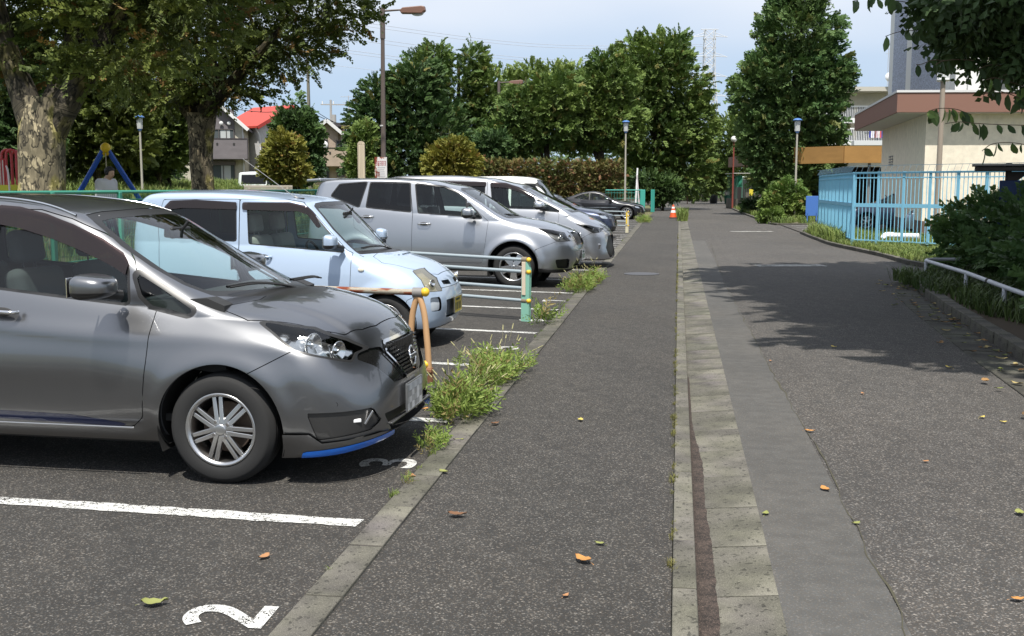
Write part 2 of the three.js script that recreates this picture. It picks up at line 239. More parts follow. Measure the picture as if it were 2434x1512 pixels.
function surfaceNet(F, lo, hi, cell) {
  const n = [0, 1, 2].map((i) => Math.ceil((hi[i] - lo[i]) / cell) + 1), [nx, ny, nz] = n, val = new Float32Array(nx * ny * nz);
  const id = (i, j, k) => (k * ny + j) * nx + i;
  for (let k = 0; k < nz; k++) for (let j = 0; j < ny; j++) for (let i = 0; i < nx; i++) val[id(i, j, k)] = F(lo[0] + i * cell, lo[1] + j * cell, lo[2] + k * cell);
  const vi = new Int32Array(nx * ny * nz).fill(-1), P = [], N = [];
  const C = [[0, 0, 0], [1, 0, 0], [0, 1, 0], [1, 1, 0], [0, 0, 1], [1, 0, 1], [0, 1, 1], [1, 1, 1]], E = [[0, 1], [2, 3], [4, 5], [6, 7], [0, 2], [1, 3], [4, 6], [5, 7], [0, 4], [1, 5], [2, 6], [3, 7]];
  const e = 0.002, grad = (x, y, z) => [(F(x + e, y, z) - F(x - e, y, z)) / (2 * e), (F(x, y + e, z) - F(x, y - e, z)) / (2 * e), (F(x, y, z + e) - F(x, y, z - e)) / (2 * e)];
  for (let k = 0; k < nz - 1; k++) for (let j = 0; j < ny - 1; j++) for (let i = 0; i < nx - 1; i++) {
    let neg = 0; for (const c of C) if (val[id(i + c[0], j + c[1], k + c[2])] < 0) neg++;
    if (!neg || neg === 8) continue;
    let sx = 0, sy = 0, sz = 0, m = 0;
    for (const [a, b] of E) {
      const va = val[id(i + C[a][0], j + C[a][1], k + C[a][2])], vb = val[id(i + C[b][0], j + C[b][1], k + C[b][2])];
      if ((va < 0) === (vb < 0)) continue;
      const t = va / (va - vb); sx += mix(C[a][0], C[b][0], t); sy += mix(C[a][1], C[b][1], t); sz += mix(C[a][2], C[b][2], t); m++;
    }
    let x = lo[0] + (i + sx / m) * cell, y = lo[1] + (j + sy / m) * cell, z = lo[2] + (k + sz / m) * cell, g;
    for (let it = 0; it < 3; it++) { g = grad(x, y, z); const q = g[0] * g[0] + g[1] * g[1] + g[2] * g[2] + 1e-9, f = clamp(F(x, y, z), -cell, cell) / q; x -= f * g[0]; y -= f * g[1]; z -= f * g[2]; }
    g = grad(x, y, z); const l = Math.hypot(...g) || 1;
    vi[id(i, j, k)] = P.length / 3; P.push(x, y, z); N.push(g[0] / l, g[1] / l, g[2] / l);
  }
  const T = [];
  const face = (a, b, c, d, flip) => { if (a < 0 || b < 0 || c < 0 || d < 0) return; if (flip) T.push(a, b, c, a, c, d); else T.push(a, c, b, a, d, c); };
  for (let k = 1; k < nz - 1; k++) for (let j = 1; j < ny - 1; j++) for (let i = 1; i < nx - 1; i++) {
    const v = val[id(i, j, k)] < 0;
    if (v !== (val[id(i + 1, j, k)] < 0)) face(vi[id(i, j - 1, k - 1)], vi[id(i, j, k - 1)], vi[id(i, j, k)], vi[id(i, j - 1, k)], v);
    if (v !== (val[id(i, j + 1, k)] < 0)) face(vi[id(i - 1, j, k - 1)], vi[id(i - 1, j, k)], vi[id(i, j, k)], vi[id(i, j, k - 1)], v);
    if (v !== (val[id(i, j, k + 1)] < 0)) face(vi[id(i - 1, j - 1, k)], vi[id(i, j - 1, k)], vi[id(i, j, k)], vi[id(i - 1, j, k)], v);
  }
  const out = { p: new Float32Array(T.length * 3), n: new Float32Array(T.length * 3) };
  T.forEach((v, q) => { for (let c = 0; c < 3; c++) { out.p[q * 3 + c] = P[v * 3 + c]; out.n[q * 3 + c] = N[v * 3 + c]; } });
  return out;
}
// split a triangle soup by f(x, y, z, nx, ny, nz) = iso
function cut(m, f, iso = 0) {
  const A = { p: [], n: [] }, B = { p: [], n: [] }, p = m.p, n = m.n, nt = p.length / 9;
  const push = (o, ...vs) => { for (const v of vs) { o.p.push(v[0], v[1], v[2]); o.n.push(v[3], v[4], v[5]); } };
  const lerp = (a, b, t) => { const r = [0, 0, 0, 0, 0, 0]; for (let i = 0; i < 6; i++) r[i] = a[i] + (b[i] - a[i]) * t; return r; };
  for (let t = 0; t < nt; t++) {
    const v = [], d = []; let c = 0;
    for (let i = 0; i < 3; i++) { const q = t * 9 + i * 3, w = [p[q], p[q + 1], p[q + 2], n[q], n[q + 1], n[q + 2]]; v.push(w); let e = f(...w) - iso; if (Math.abs(e) < 1e-7) e = 1e-7; d.push(e); if (e < 0) c++; }
    if (c === 3) { push(A, ...v); continue; } if (c === 0) { push(B, ...v); continue; }
    const one = c === 1; let s = d.findIndex((e) => (e < 0) === one);
    const a = v[s], b = v[(s + 1) % 3], e = v[(s + 2) % 3], da = d[s], ab = lerp(a, b, da / (da - d[(s + 1) % 3])), ae = lerp(a, e, da / (da - d[(s + 2) % 3]));
    push(one ? A : B, a, ab, ae); push(one ? B : A, ab, b, e, ab, e, ae);
  }
  return [A, B];
}
const shift = (m, d) => ({ p: m.p.map((v, i) => v + m.n[i] * d), n: m.n });
function soup(m) { const g = new THREE.BufferGeometry(); g.setAttribute('position', new THREE.BufferAttribute(new Float32Array(m.p), 3)); g.setAttribute('normal', new THREE.BufferAttribute(new Float32Array(m.n), 3)); return g; }
const join = (...l) => { const o = { p: [], n: [] }; for (const m of l) { for (const v of m.p) o.p.push(v); for (const v of m.n) o.n.push(v); } return o; };

const MC = {
  black: M(0.012, 0.5), rubber: M(0.018, 0.85), trim: M(0.02, 0.35), gap: M(0.006, 0.9), chrome: M(0.75, 0.12, { metalness: 1 }), alloy: M([0.60, 0.60, 0.60], 0.30, { metalness: 1 }),
  dark: M(0.03, 0.8), seat: M([0.05, 0.052, 0.056], 0.9), lightseat: M([0.28, 0.27, 0.25], 0.9), dash: M(0.025, 0.6), disc: M([0.10, 0.075, 0.06], 0.55, { metalness: 0.6 }), white: M(0.78, 0.4), orange: M([0.7, 0.2, 0.02], 0.3), red: M([0.5, 0.02, 0.02], 0.3),
  glass: M([0.80, 0.90, 0.86], 0.02, { transmission: 1, ior: 1.5, specularIntensity: 1 }), tint: M([0.10, 0.11, 0.11], 0.02, { transmission: 1, ior: 1.5 }), mid: M([0.42, 0.47, 0.45], 0.02, { transmission: 1, ior: 1.5 }),
  lens: M([0.93, 0.95, 0.95], 0.03, { transmission: 1, ior: 1.5 }), oldlens: M([0.80, 0.78, 0.66], 0.16, { transmission: 0.8, ior: 1.5 }), reflector: M(0.85, 0.16, { metalness: 1 }), mirror: M(0.85, 0.02, { metalness: 1 }),
  visor: M([0.075, 0.05, 0.048], 0.06, { transmission: 0.8, ior: 1.5 }),
};
function paint(c, metal = 0.6, rough = 0.4) { return M(c, rough, { metalness: metal, clearcoat: 1, clearcoatRoughness: 0.03 }); }

function shellF(s) { // s: W, prof, crown, hoodCrown, cowl, bow, belt, tumble, front, plan, rear, bot, axle
  const P = spline(s.prof), belt = spline(s.belt), fr0 = spline(s.front), frTop = s.front[s.front.length - 1][0], fr = (y) => fr0(Math.min(y, frTop)), re = spline(s.rear), bot = spline(s.bot), W = s.W;
  const xs = s.prof, xmax = Math.max(...s.front.map((q) => q[1])), xmin = Math.min(...s.rear.map((q) => q[1]));
  const kT = s.kTop || 0.10, kF = s.kFront || 0.07, dw = s.dw || (() => 0);
  const w = (x, y) => {
    const b = belt(x), lo = Math.max(0, 0.48 - y), up = y - b;
    let v = W - 0.55 * lo * lo - (s.lean ?? 0.055) * Math.pow(clamp((y - 0.55) / Math.max(0.2, b - 0.55), 0, 1), 2);
    const sp = 0.03, u = up > 6 * sp ? up : sp * Math.log1p(Math.exp(up / sp));
    v -= u * s.tumble + (s.quad ?? 0.10) * u * u;
    const tf = clamp((x + 0.1) / (xmax + 0.1), 0, 1.3), tr = clamp((xmin + 1.2 - x) / 1.2, 0, 1.3);
    v -= (s.taperF ?? 0.05) * tf * tf + (s.taperR ?? 0.05) * tr * tr;
    for (const a of s.axles) { const r = Math.hypot(x - a, y - s.hub) - s.archR - 0.02; v += (s.flare ?? 0.012) * Math.exp(-(r * r) / 0.004) * sstep(0.0, 0.12, y - s.hub + 0.12); }
    return v + dw(x, y, b);
  };
  const F = (x, y, z) => {
    const a = Math.abs(z), bow = s.bow * a * a;
    const xx = x + bow * sstep(-2.2, -0.7, x), t0 = P(xx), dt = (P(xx + 0.01) - P(xx - 0.01)) / 0.02;
    const hood = sstep(s.cowl - 0.25, s.cowl + 0.15, x), top = (y - (t0 - mix(s.crown, s.hoodCrown, hood) * a * a - (s.hoodLine ? s.hoodLine(x, a) * hood : 0))) / Math.sqrt(1 + dt * dt);
    const side = (a - w(x, y)) * 0.95;
    const q = a / W, pl = s.plan[0] * q * q + s.plan[1] * Math.pow(q, 6);
    const f0 = fr(y), df = (fr(y + 0.01) - fr(y - 0.01)) / 0.02, ff = (x - (f0 - pl)) / Math.sqrt(1 + df * df + 0.4 * q * q);
    const r0 = re(y), dr = (re(y + 0.01) - re(y - 0.01)) / 0.02, rr = (r0 + 0.10 * q * q + 0.12 * Math.pow(q, 6) - x) / Math.sqrt(1 + dr * dr);
    let v = smax(side, top, mix(kT, s.kHood || 0.09, hood));
    v = smax(v, ff, kF); v = smax(v, rr, 0.12);
    return smax(v, bot(x) - y, 0.03);
  };
  F.box = [[xmin - 0.1, 0.08, -W - 0.1], [xmax + 0.1, Math.max(...xs.map((q) => q[1])) + 0.12, W + 0.1]];
  return F;
}
function shell(s) { const F = shellF(s); return surfaceNet(F, F.box[0], F.box[1], s.cell || 0.03); }
const sidePoly = (P, r = 0) => { const f = sdPoly(P); return (x, y, z) => Math.max(f(x, y) - r, (0.28 - Math.abs(z))); };
const rightOnly = (f) => (x, y, z, a, b, c) => Math.max(f(x, y, z, a, b, c), -z);
const frontPoly = (P, r = 0, x0 = 0.3) => { const f = sdPoly(P); return (x, y, z) => Math.max(f(Math.abs(z), y) - r, x0 - x); };
function panel(m, f, g = 0.0025) { const [a, rest] = cut(m, f, -g), [b, c] = cut(rest, f, g); return [a, c, shift(b, -0.007)]; }

function wheelGeo(o) { // one wheel about the z axis, outer face at z = 0, looking towards +z
  const { R, r, w } = o, tyre = [], rim = [];
  const prof = [[r - 0.004, -0.012], [r + 0.012, 0.0], [r + (R - r) * 0.35, 0.008], [r + (R - r) * 0.68, 0.006], [R - 0.022, -0.006], [R - 0.006, -0.026]];
  const tread = [[R, -0.036]]; const ng = 4; for (let i = 0; i < ng; i++) { const z = -0.036 - ((i + 0.5) * (w - 0.07)) / ng; tread.push([R, z + 0.006], [R - 0.008, z + 0.004], [R - 0.008, z - 0.004], [R, z - 0.006]); }
  tread.push([R, -w + 0.036]);
  const back = [[R - 0.02, -w + 0.01], [r + (R - r) * 0.5, -w], [r, -w + 0.012]];
  const toL = (a) => { const g = new THREE.LatheGeometry(a.map((p) => new THREE.Vector2(p[0], p[1])), 56); g.rotateX(Math.PI / 2); return g; };
  tyre.push(toL([...prof, ...tread, ...back].map((p) => [p[0], p[1]])));
  rim.push(toL([[r - 0.03, -w + 0.02], [r - 0.022, -0.07], [r - 0.012, -0.03], [r - 0.002, -0.016], [r + 0.008, -0.004], [r + 0.006, 0.004], [r - 0.006, 0.002], [r - 0.014, -0.01]]));
  for (let i = 0; i < o.spokes; i++) {
    const a = (i / o.spokes) * Math.PI * 2 + (o.phase || 0);
    for (const sd of o.twin ? [-1, 1] : [0]) {
      const wi = o.twin ? 0.010 : o.sw0 || 0.03, wo = o.twin ? 0.0085 : o.sw1 || 0.045, offi = sd * (o.twin ? 0.013 : 0), offo = sd * (o.twin ? 0.019 : 0);
      const pts = [[offi - wi, 0.03], [offi + wi, 0.03], [offo + wo, r - 0.008], [offo - wo, r - 0.008]];
      const g = extrude(pts, 0.016, 0.003); const p = g.attributes.position;
      for (let k = 0; k < p.count; k++) { const y = p.getY(k), u = clamp(y / r, 0, 1); p.setZ(k, p.getZ(k) - 0.028 + (o.dish || 0.012) * (1 - u) - 0.010 * u * u); }
      g.computeVertexNormals(); g.rotateZ(a); rim.push(g);
    }
  }
  const hub = lathe([[0.001, 0.008], [0.026, 0.008], [0.032, 0.003], [0.034, -0.008], [0.066, -0.012], [0.070, -0.03], [0.06, -0.05]], 28); hub.rotateX(Math.PI / 2); rim.push(hub);
  const nuts = []; for (let i = 0; i < (o.nuts || 4); i++) { const a = (i / (o.nuts || 4)) * Math.PI * 2 + 0.6; const g = new THREE.CylinderGeometry(0.010, 0.011, 0.02, 6); g.rotateX(Math.PI / 2); g.translate(Math.cos(a) * 0.05, Math.sin(a) * 0.05, -0.008); nuts.push(g); }
  const disc = new THREE.CylinderGeometry(r * 0.72, r * 0.72, 0.02, 32); disc.rotateX(Math.PI / 2); disc.translate(0, 0, -0.10);
  return { tyre: merge(tyre), rim: merge(rim), nuts, disc };
}
function addWheels(car, s, wg, tyreMat, rimMat) {
  for (const [x, sd] of [[s.axles[0], 1], [s.axles[0], -1], [s.axles[1], 1], [s.axles[1], -1]]) {
    const w = new THREE.Group(); w.name = 'wheel'; car.add(w); w.position.set(x, wg.R, sd * s.track); if (sd < 0) w.rotation.y = Math.PI; if (s.steer && x === s.axles[0]) w.rotation.y += s.steer;
    part('tyre', wg.g.tyre, tyreMat || MC.rubber, w); part('rim', wg.g.rim, rimMat || MC.alloy, w); for (const ng of wg.g.nuts) part('wheel_nut', ng, MC.chrome, w); part('brake_disc', wg.g.disc, MC.disc, w);
  }
}
function archLiners(car, s) {
  for (const a of s.axles) for (const sd of [1, -1]) {
    const g = new THREE.CylinderGeometry(s.archR + 0.012, s.archR + 0.012, 0.34, 28, 1, true, -Math.PI * 0.62, Math.PI * 1.24); g.rotateX(-Math.PI / 2); g.translate(a, s.hub, sd * (s.W - 0.20)); part('wheel_arch_liner', g, MC.gap, car);
    part('wheel_well', new THREE.CircleGeometry(s.archR + 0.012, 28).translate(a, s.hub, sd * (s.W - 0.37)), MC.gap, car);
  }
}
function addInterior(car, s) { // seats, dashboard, wheel, floor; s.in = { fx, rx, y, w }
  const I = s.in, st = I.mat || MC.seat, hw = I.w || 0.30;
  for (const z of [hw, -hw]) {
    const g = new THREE.Group(); g.name = 'front_seat'; car.add(g); g.position.set(I.fx, 0, z);
    part('seat_cushion', boxAt(0.0, I.y, 0, 0.5, 0.16, 0.48, 0.06), st, g);
    const b = boxAt(0, 0.32, 0, 0.14, 0.62, 0.46, 0.06); b.rotateZ(0.22); b.translate(-0.22, I.y, 0); part('seat_back', b, st, g);
    const h = boxAt(0, 0, 0, 0.10, 0.20, 0.27, 0.045); h.rotateZ(0.12); h.translate(-0.39, I.y + 0.74, 0); part('head_rest', [h, rod([-0.36, I.y + 0.55, 0.06], [-0.385, I.y + 0.68, 0.06], 0.006), rod([-0.36, I.y + 0.55, -0.06], [-0.385, I.y + 0.68, -0.06], 0.006)], st, g);
  }
  const bb = boxAt(0, 0.30, 0, 0.14, 0.56, s.W * 1.5, 0.06); bb.rotateZ(0.25); bb.translate(I.rx - 0.22, I.y + 0.02, 0);
  const rs = [boxAt(I.rx, I.y, 0, 0.5, 0.16, s.W * 1.5, 0.06), bb]; for (const z of [hw, -hw]) rs.push(boxAt(I.rx - 0.36, I.y + 0.68, z, 0.09, 0.16, 0.25, 0.04)); part('rear_seat', rs, st, car);
  const dp = [[I.dx, I.dy - 0.02], [I.dx - 0.10, I.dy + 0.02], [I.dx - 0.45, I.dy + 0.0], [I.dx - 0.5, I.dy - 0.06], [I.dx - 0.42, I.dy - 0.35], [I.dx, I.dy - 0.4]]; const dg = extrude(dp, s.W * 1.62); dg.translate(0, 0, -s.W * 0.81); part('dashboard', dg, MC.dash, car);
  const sw = new THREE.TorusGeometry(0.175, 0.014, 8, 28); sw.rotateY(Math.PI / 2); sw.rotateZ(0.35); sw.translate(I.dx - 0.62, I.dy - 0.05, hw); const hubg = boxAt(I.dx - 0.60, I.dy - 0.06, hw, 0.05, 0.10, 0.30, 0.02); part('steering_wheel', [sw, hubg], MC.black, car);
  part('cabin_floor', boxAt((I.fx + I.rx) / 2 - 0.1, 0.34, 0, 2.6, 0.04, s.W * 1.7), MC.dark, car);
  part('rear_view_mirror', [boxAt(I.mx, I.my, 0, 0.03, 0.07, 0.24, 0.015), rod([I.mx, I.my, 0], [I.mx + 0.06, I.my + 0.07, 0], 0.01)], MC.black, car);
}
function mirrorPod(car, s, paintMat, o) { // door mirrors: painted pod, black base, silvered glass
  for (const sd of [1, -1]) {
    const g = new THREE.Group(); g.name = 'door_mirror'; car.add(g); g.position.set(o.x, o.y, sd * o.z);
    const b = new THREE.SphereGeometry(1, 28, 20), p = b.attributes.position;
    for (let i = 0; i < p.count; i++) { let x = p.getX(i), y = p.getY(i), z = p.getZ(i); const k = o.k || 0.55, sp = (v) => Math.sign(v) * Math.pow(Math.abs(v), k); x = x < 0 ? Math.max(sp(x), -1) * 0.55 : sp(x); y = sp(y); z = sp(z); p.setXYZ(i, x * o.sx * (1 - 0.18 * Math.max(0, -sd * z * sd)), y * o.sy * (1 - 0.22 * Math.max(0, x)) , z * o.sz); }
    b.computeVertexNormals(); let m = { p: Array.from(b.toNonIndexed().attributes.position.array), n: [] }; const bn = b.toNonIndexed().attributes.normal.array; m.n = Array.from(bn);
    const [lo, hi] = cut(m, (x, y) => y + o.sy * 0.35); part('mirror_cap', soup(hi), paintMat, g); part('mirror_base', soup(lo), MC.trim, g);
    part('mirror_glass', boxAt(-o.sx * 0.56, 0, 0, 0.006, o.sy * 1.5, o.sz * 1.6, 0.003), MC.mirror, g);
    part('mirror_arm', rod([o.ax ?? 0.02, -o.sy * 0.55, -sd * o.sz * 0.4], [(o.ax ?? 0.02) + 0.06, -o.sy * 0.9, -sd * (o.sz + 0.06)], 0.035, 0.03), MC.trim, g);
  }
}
function buildCar(t, s) {
  const pm = s.paint; let m = shell(s), g; const gaps = [];
  const arch = (x, y, z) => { let d = 9; for (const a of s.axles) d = Math.min(d, Math.hypot(x - a, y - s.hub) - s.archR); return Math.max(d, s.W - 0.33 - Math.abs(z)); };
  m = cut(m, arch)[1];
  const bot = spline(s.bot); let under; [under, m] = cut(m, (x, y) => y - bot(x) - 0.018); part('underbody', soup(under), MC.dark, t);
  for (const w of s.windows) {
    const f = sidePoly(w.poly, w.r ?? 0.012); let tr;
    [g, m] = cut(m, f, 0); [tr, m] = cut(m, f, w.trim ?? 0.016);
    for (const sd of [1, -1]) { const h = cut(g, (x, y, z) => -sd * z)[0]; if (h.p.length) part('side_window', soup(shift(h, -0.007)), w.mat || MC.glass, t); }
    for (const sd of [1, -1]) { const h = cut(tr, (x, y, z) => -sd * z)[0]; if (h.p.length) part('window_trim', soup(h), w.trimMat || MC.trim, t); }
    if (w.visor) { const vf = sidePoly(w.visor, 0.006); const src = join(shell2(g), shell2(tr), m); const v = cut(src, vf)[0]; for (const sd of [1, -1]) { const h = cut(v, (x, y, z) => -sd * z)[0]; if (h.p.length) part('rain_visor', soup(shift(h, 0.016)), MC.visor, t); } }
  }
  { const f = frontPoly(s.screen, 0.01, s.screenX ?? -1.7); let frit; [g, m] = cut(m, f, 0.004); [g, frit] = cut(g, f, -0.03);
    part('windscreen', soup(shift(g, -0.004)), s.screenMat || MC.glass, t); part('screen_border', soup(shift(frit, -0.003)), MC.trim, t); }
  if (s.backlight) { const f0 = sdPoly(s.backlight), f = (x, y, z) => Math.max(f0(Math.abs(z), y) - 0.02, x - (s.axles[1] - 0.1)); [g, m] = cut(m, f, 0); part('rear_window', soup(g), MC.tint, t); }
  for (const h of s.lights || []) {
    const f = h.front ? frontPoly(h.poly, 0.006) : sidePoly(h.poly, 0.006); let lens, lip;
    [lens, m] = cut(m, f, 0); [lens, lip] = cut(lens, f, -(h.lip ?? 0.010));
    for (const sd of [1, -1]) {
      const half = cut(lens, (x, y, z) => -sd * z)[0]; if (!half.p.length) continue;
      const lg = new THREE.Group(); lg.name = h.name || 'headlight'; t.add(lg);
      part('lens', soup(half), h.lens || MC.lens, lg);
      if (h.back) {
        const rf = shift(half, -(h.depth || 0.05)); if (h.facet) { const nn = rf.n.slice(); for (let i = 0; i < nn.length; i += 3) { const a = Math.floor(rf.p[i] / 0.042 + rf.p[i + 1] / 0.09), b = Math.floor(rf.p[i + 1] / 0.034), v = V(nn[i] + (hash3(a, b, 1) - 0.5) * 1.1, nn[i + 1] + (hash3(a, b, 2) - 0.5) * 1.3, nn[i + 2] + (hash3(a, b, 3) - 0.5) * 0.6).normalize(); nn[i] = v.x; nn[i + 1] = v.y; nn[i + 2] = v.z; } rf.n = nn; } part('reflector', soup(rf), h.back, lg);
        for (const b of h.bulbs || []) { const bg = lathe([[0.001, -0.02], [b[3] * 0.5, -0.015], [b[3], 0.02], [b[3] * 1.05, 0.028], [b[3] * 0.98, 0.03], [b[3] * 0.55, 0.006], [0.012, 0.0], [0.010, 0.022], [0.001, 0.026]], 20); bg.rotateZ(-Math.PI / 2); bg.rotateY(sd * -0.35); bg.translate(b[0], b[1], sd * b[2]); part('lamp_bowl', bg, b[4] || MC.reflector, lg); }
      }
    }
    for (const sd of [1, -1]) { const hl = cut(lip, (x, y, z) => -sd * z)[0]; if (hl.p.length) part('headlight_surround', soup(hl), h.lipMat || MC.trim, t); }
  }
  for (const q of s.inserts || []) { // recessed or raised areas in another material
    const f = q.front ? frontPoly(q.poly, q.r ?? 0.008, q.x0 ?? 0.3) : q.fn || sidePoly(q.poly, q.r ?? 0.008); let e;
    [g, m] = cut(m, f, 0); if (q.edge) { [e, m] = cut(m, f, q.edge); part(q.edgeName || 'trim_strip', soup(shift(e, 0.006)), q.edgeMat || MC.chrome, t); }
    if (g.p.length) { let mz = 9; for (let i = 2; i < g.p.length; i += 3) mz = Math.min(mz, Math.abs(g.p[i])); const sg = shift(g, q.push ?? -0.02); if (mz > 0.03) for (const sd of [1, -1]) { const h = cut(sg, (x, y, z) => -sd * z)[0]; if (h.p.length) part(q.name, soup(h), q.mat || MC.black, t); } else part(q.name, soup(sg), q.mat || MC.black, t); }
  }
  for (const q of s.panels || []) {
    const f = q.fn || sidePoly(q.poly, q.r ?? 0.02); let a, gp; [a, m, gp] = panel(m, f, q.gap ?? 0.0025); gaps.push(gp);
    if (q.split) for (const sd of [1, -1]) { const h = cut(a, (x, y, z) => -sd * z)[0]; if (h.p.length) part(q.name, soup(h), q.mat || pm, t); }
    else part(q.name, soup(a), q.mat || pm, t);
  }
  part('body_shell', soup(m), pm, t); if (gaps.length) part('panel_gaps', soup(join(...gaps)), MC.gap, t);
  const li = cut(m, (x) => x - s.cowl - 0.1)[0], pan = (s.panels || []).length; part('interior_trim', soup(shift(s.liner ? li : li, -0.045)), s.linerMat || MC.seat, t);
  archLiners(t, s); addWheels(t, s, { R: s.hub, g: wheelGeo(s.wheel) }, null, s.rimMat); if (s.in) addInterior(t, s); if (s.mir) mirrorPod(t, s, s.mir.mat || pm, s.mir);
  return t;
}
const shell2 = (m) => ({ p: Array.from(m.p), n: Array.from(m.n) });
const topPoly = (P, r = 0, ny = 0.3) => { const f = sdPoly(P); return (x, y, z, a, b) => Math.max(f(x, Math.abs(z)) - r, (ny - b) * 0.3); };
function handle(t, x, y, z, l, mat, yaw = 0) { const g = new THREE.Group(); g.name = 'door_handle'; g.position.set(x, y, z); g.rotation.y = yaw; t.add(g); const sd = Math.sign(z); part('grip', pipe([[-l / 2, 0, -sd * 0.01], [-l / 2 + 0.02, 0, sd * 0.022], [0, 0.003, sd * 0.03], [l / 2 - 0.02, 0, sd * 0.022], [l / 2, 0, -sd * 0.01]], 0.012, 20, 8), mat, g); const c = new THREE.SphereGeometry(1, 16, 10); c.scale(l * 0.36, 0.026, 0.008); part('recess', c, MC.dark, g); }
function wiper(t, pts, r = 0.008) { const g = new THREE.Group(); g.name = 'wiper'; t.add(g); part('wiper_arm', pipe(pts, r, 20, 6), MC.black, g); part('wiper_blade', pipe(pts.map((p) => [p[0] + 0.02, p[1] - 0.004, p[2]]), r * 0.7, 20, 5), MC.rubber, g); }
function plate(t, x, y, z, w, h, mat, ink, rows, tilt = 0) {
  const g = new THREE.Group(); g.name = 'number_plate'; g.position.set(x, y, z); g.rotation.z = tilt; t.add(g);
  part('plate', boxAt(0, 0, 0, 0.006, h, w, 0.003), mat, g); part('plate_rim', [boxAt(0.004, h / 2, 0, 0.01, 0.006, w), boxAt(0.004, -h / 2, 0, 0.01, 0.006, w), boxAt(0.004, 0, w / 2, 0.01, h, 0.006), boxAt(0.004, 0, -w / 2, 0.01, h, 0.006)], MC.alloy, g);
  for (const [zz, yy, ww, hh, mm] of rows) part('plate_print', boxAt(0.0045, yy, zz, 0.002, hh, ww), mm || ink, g);
}
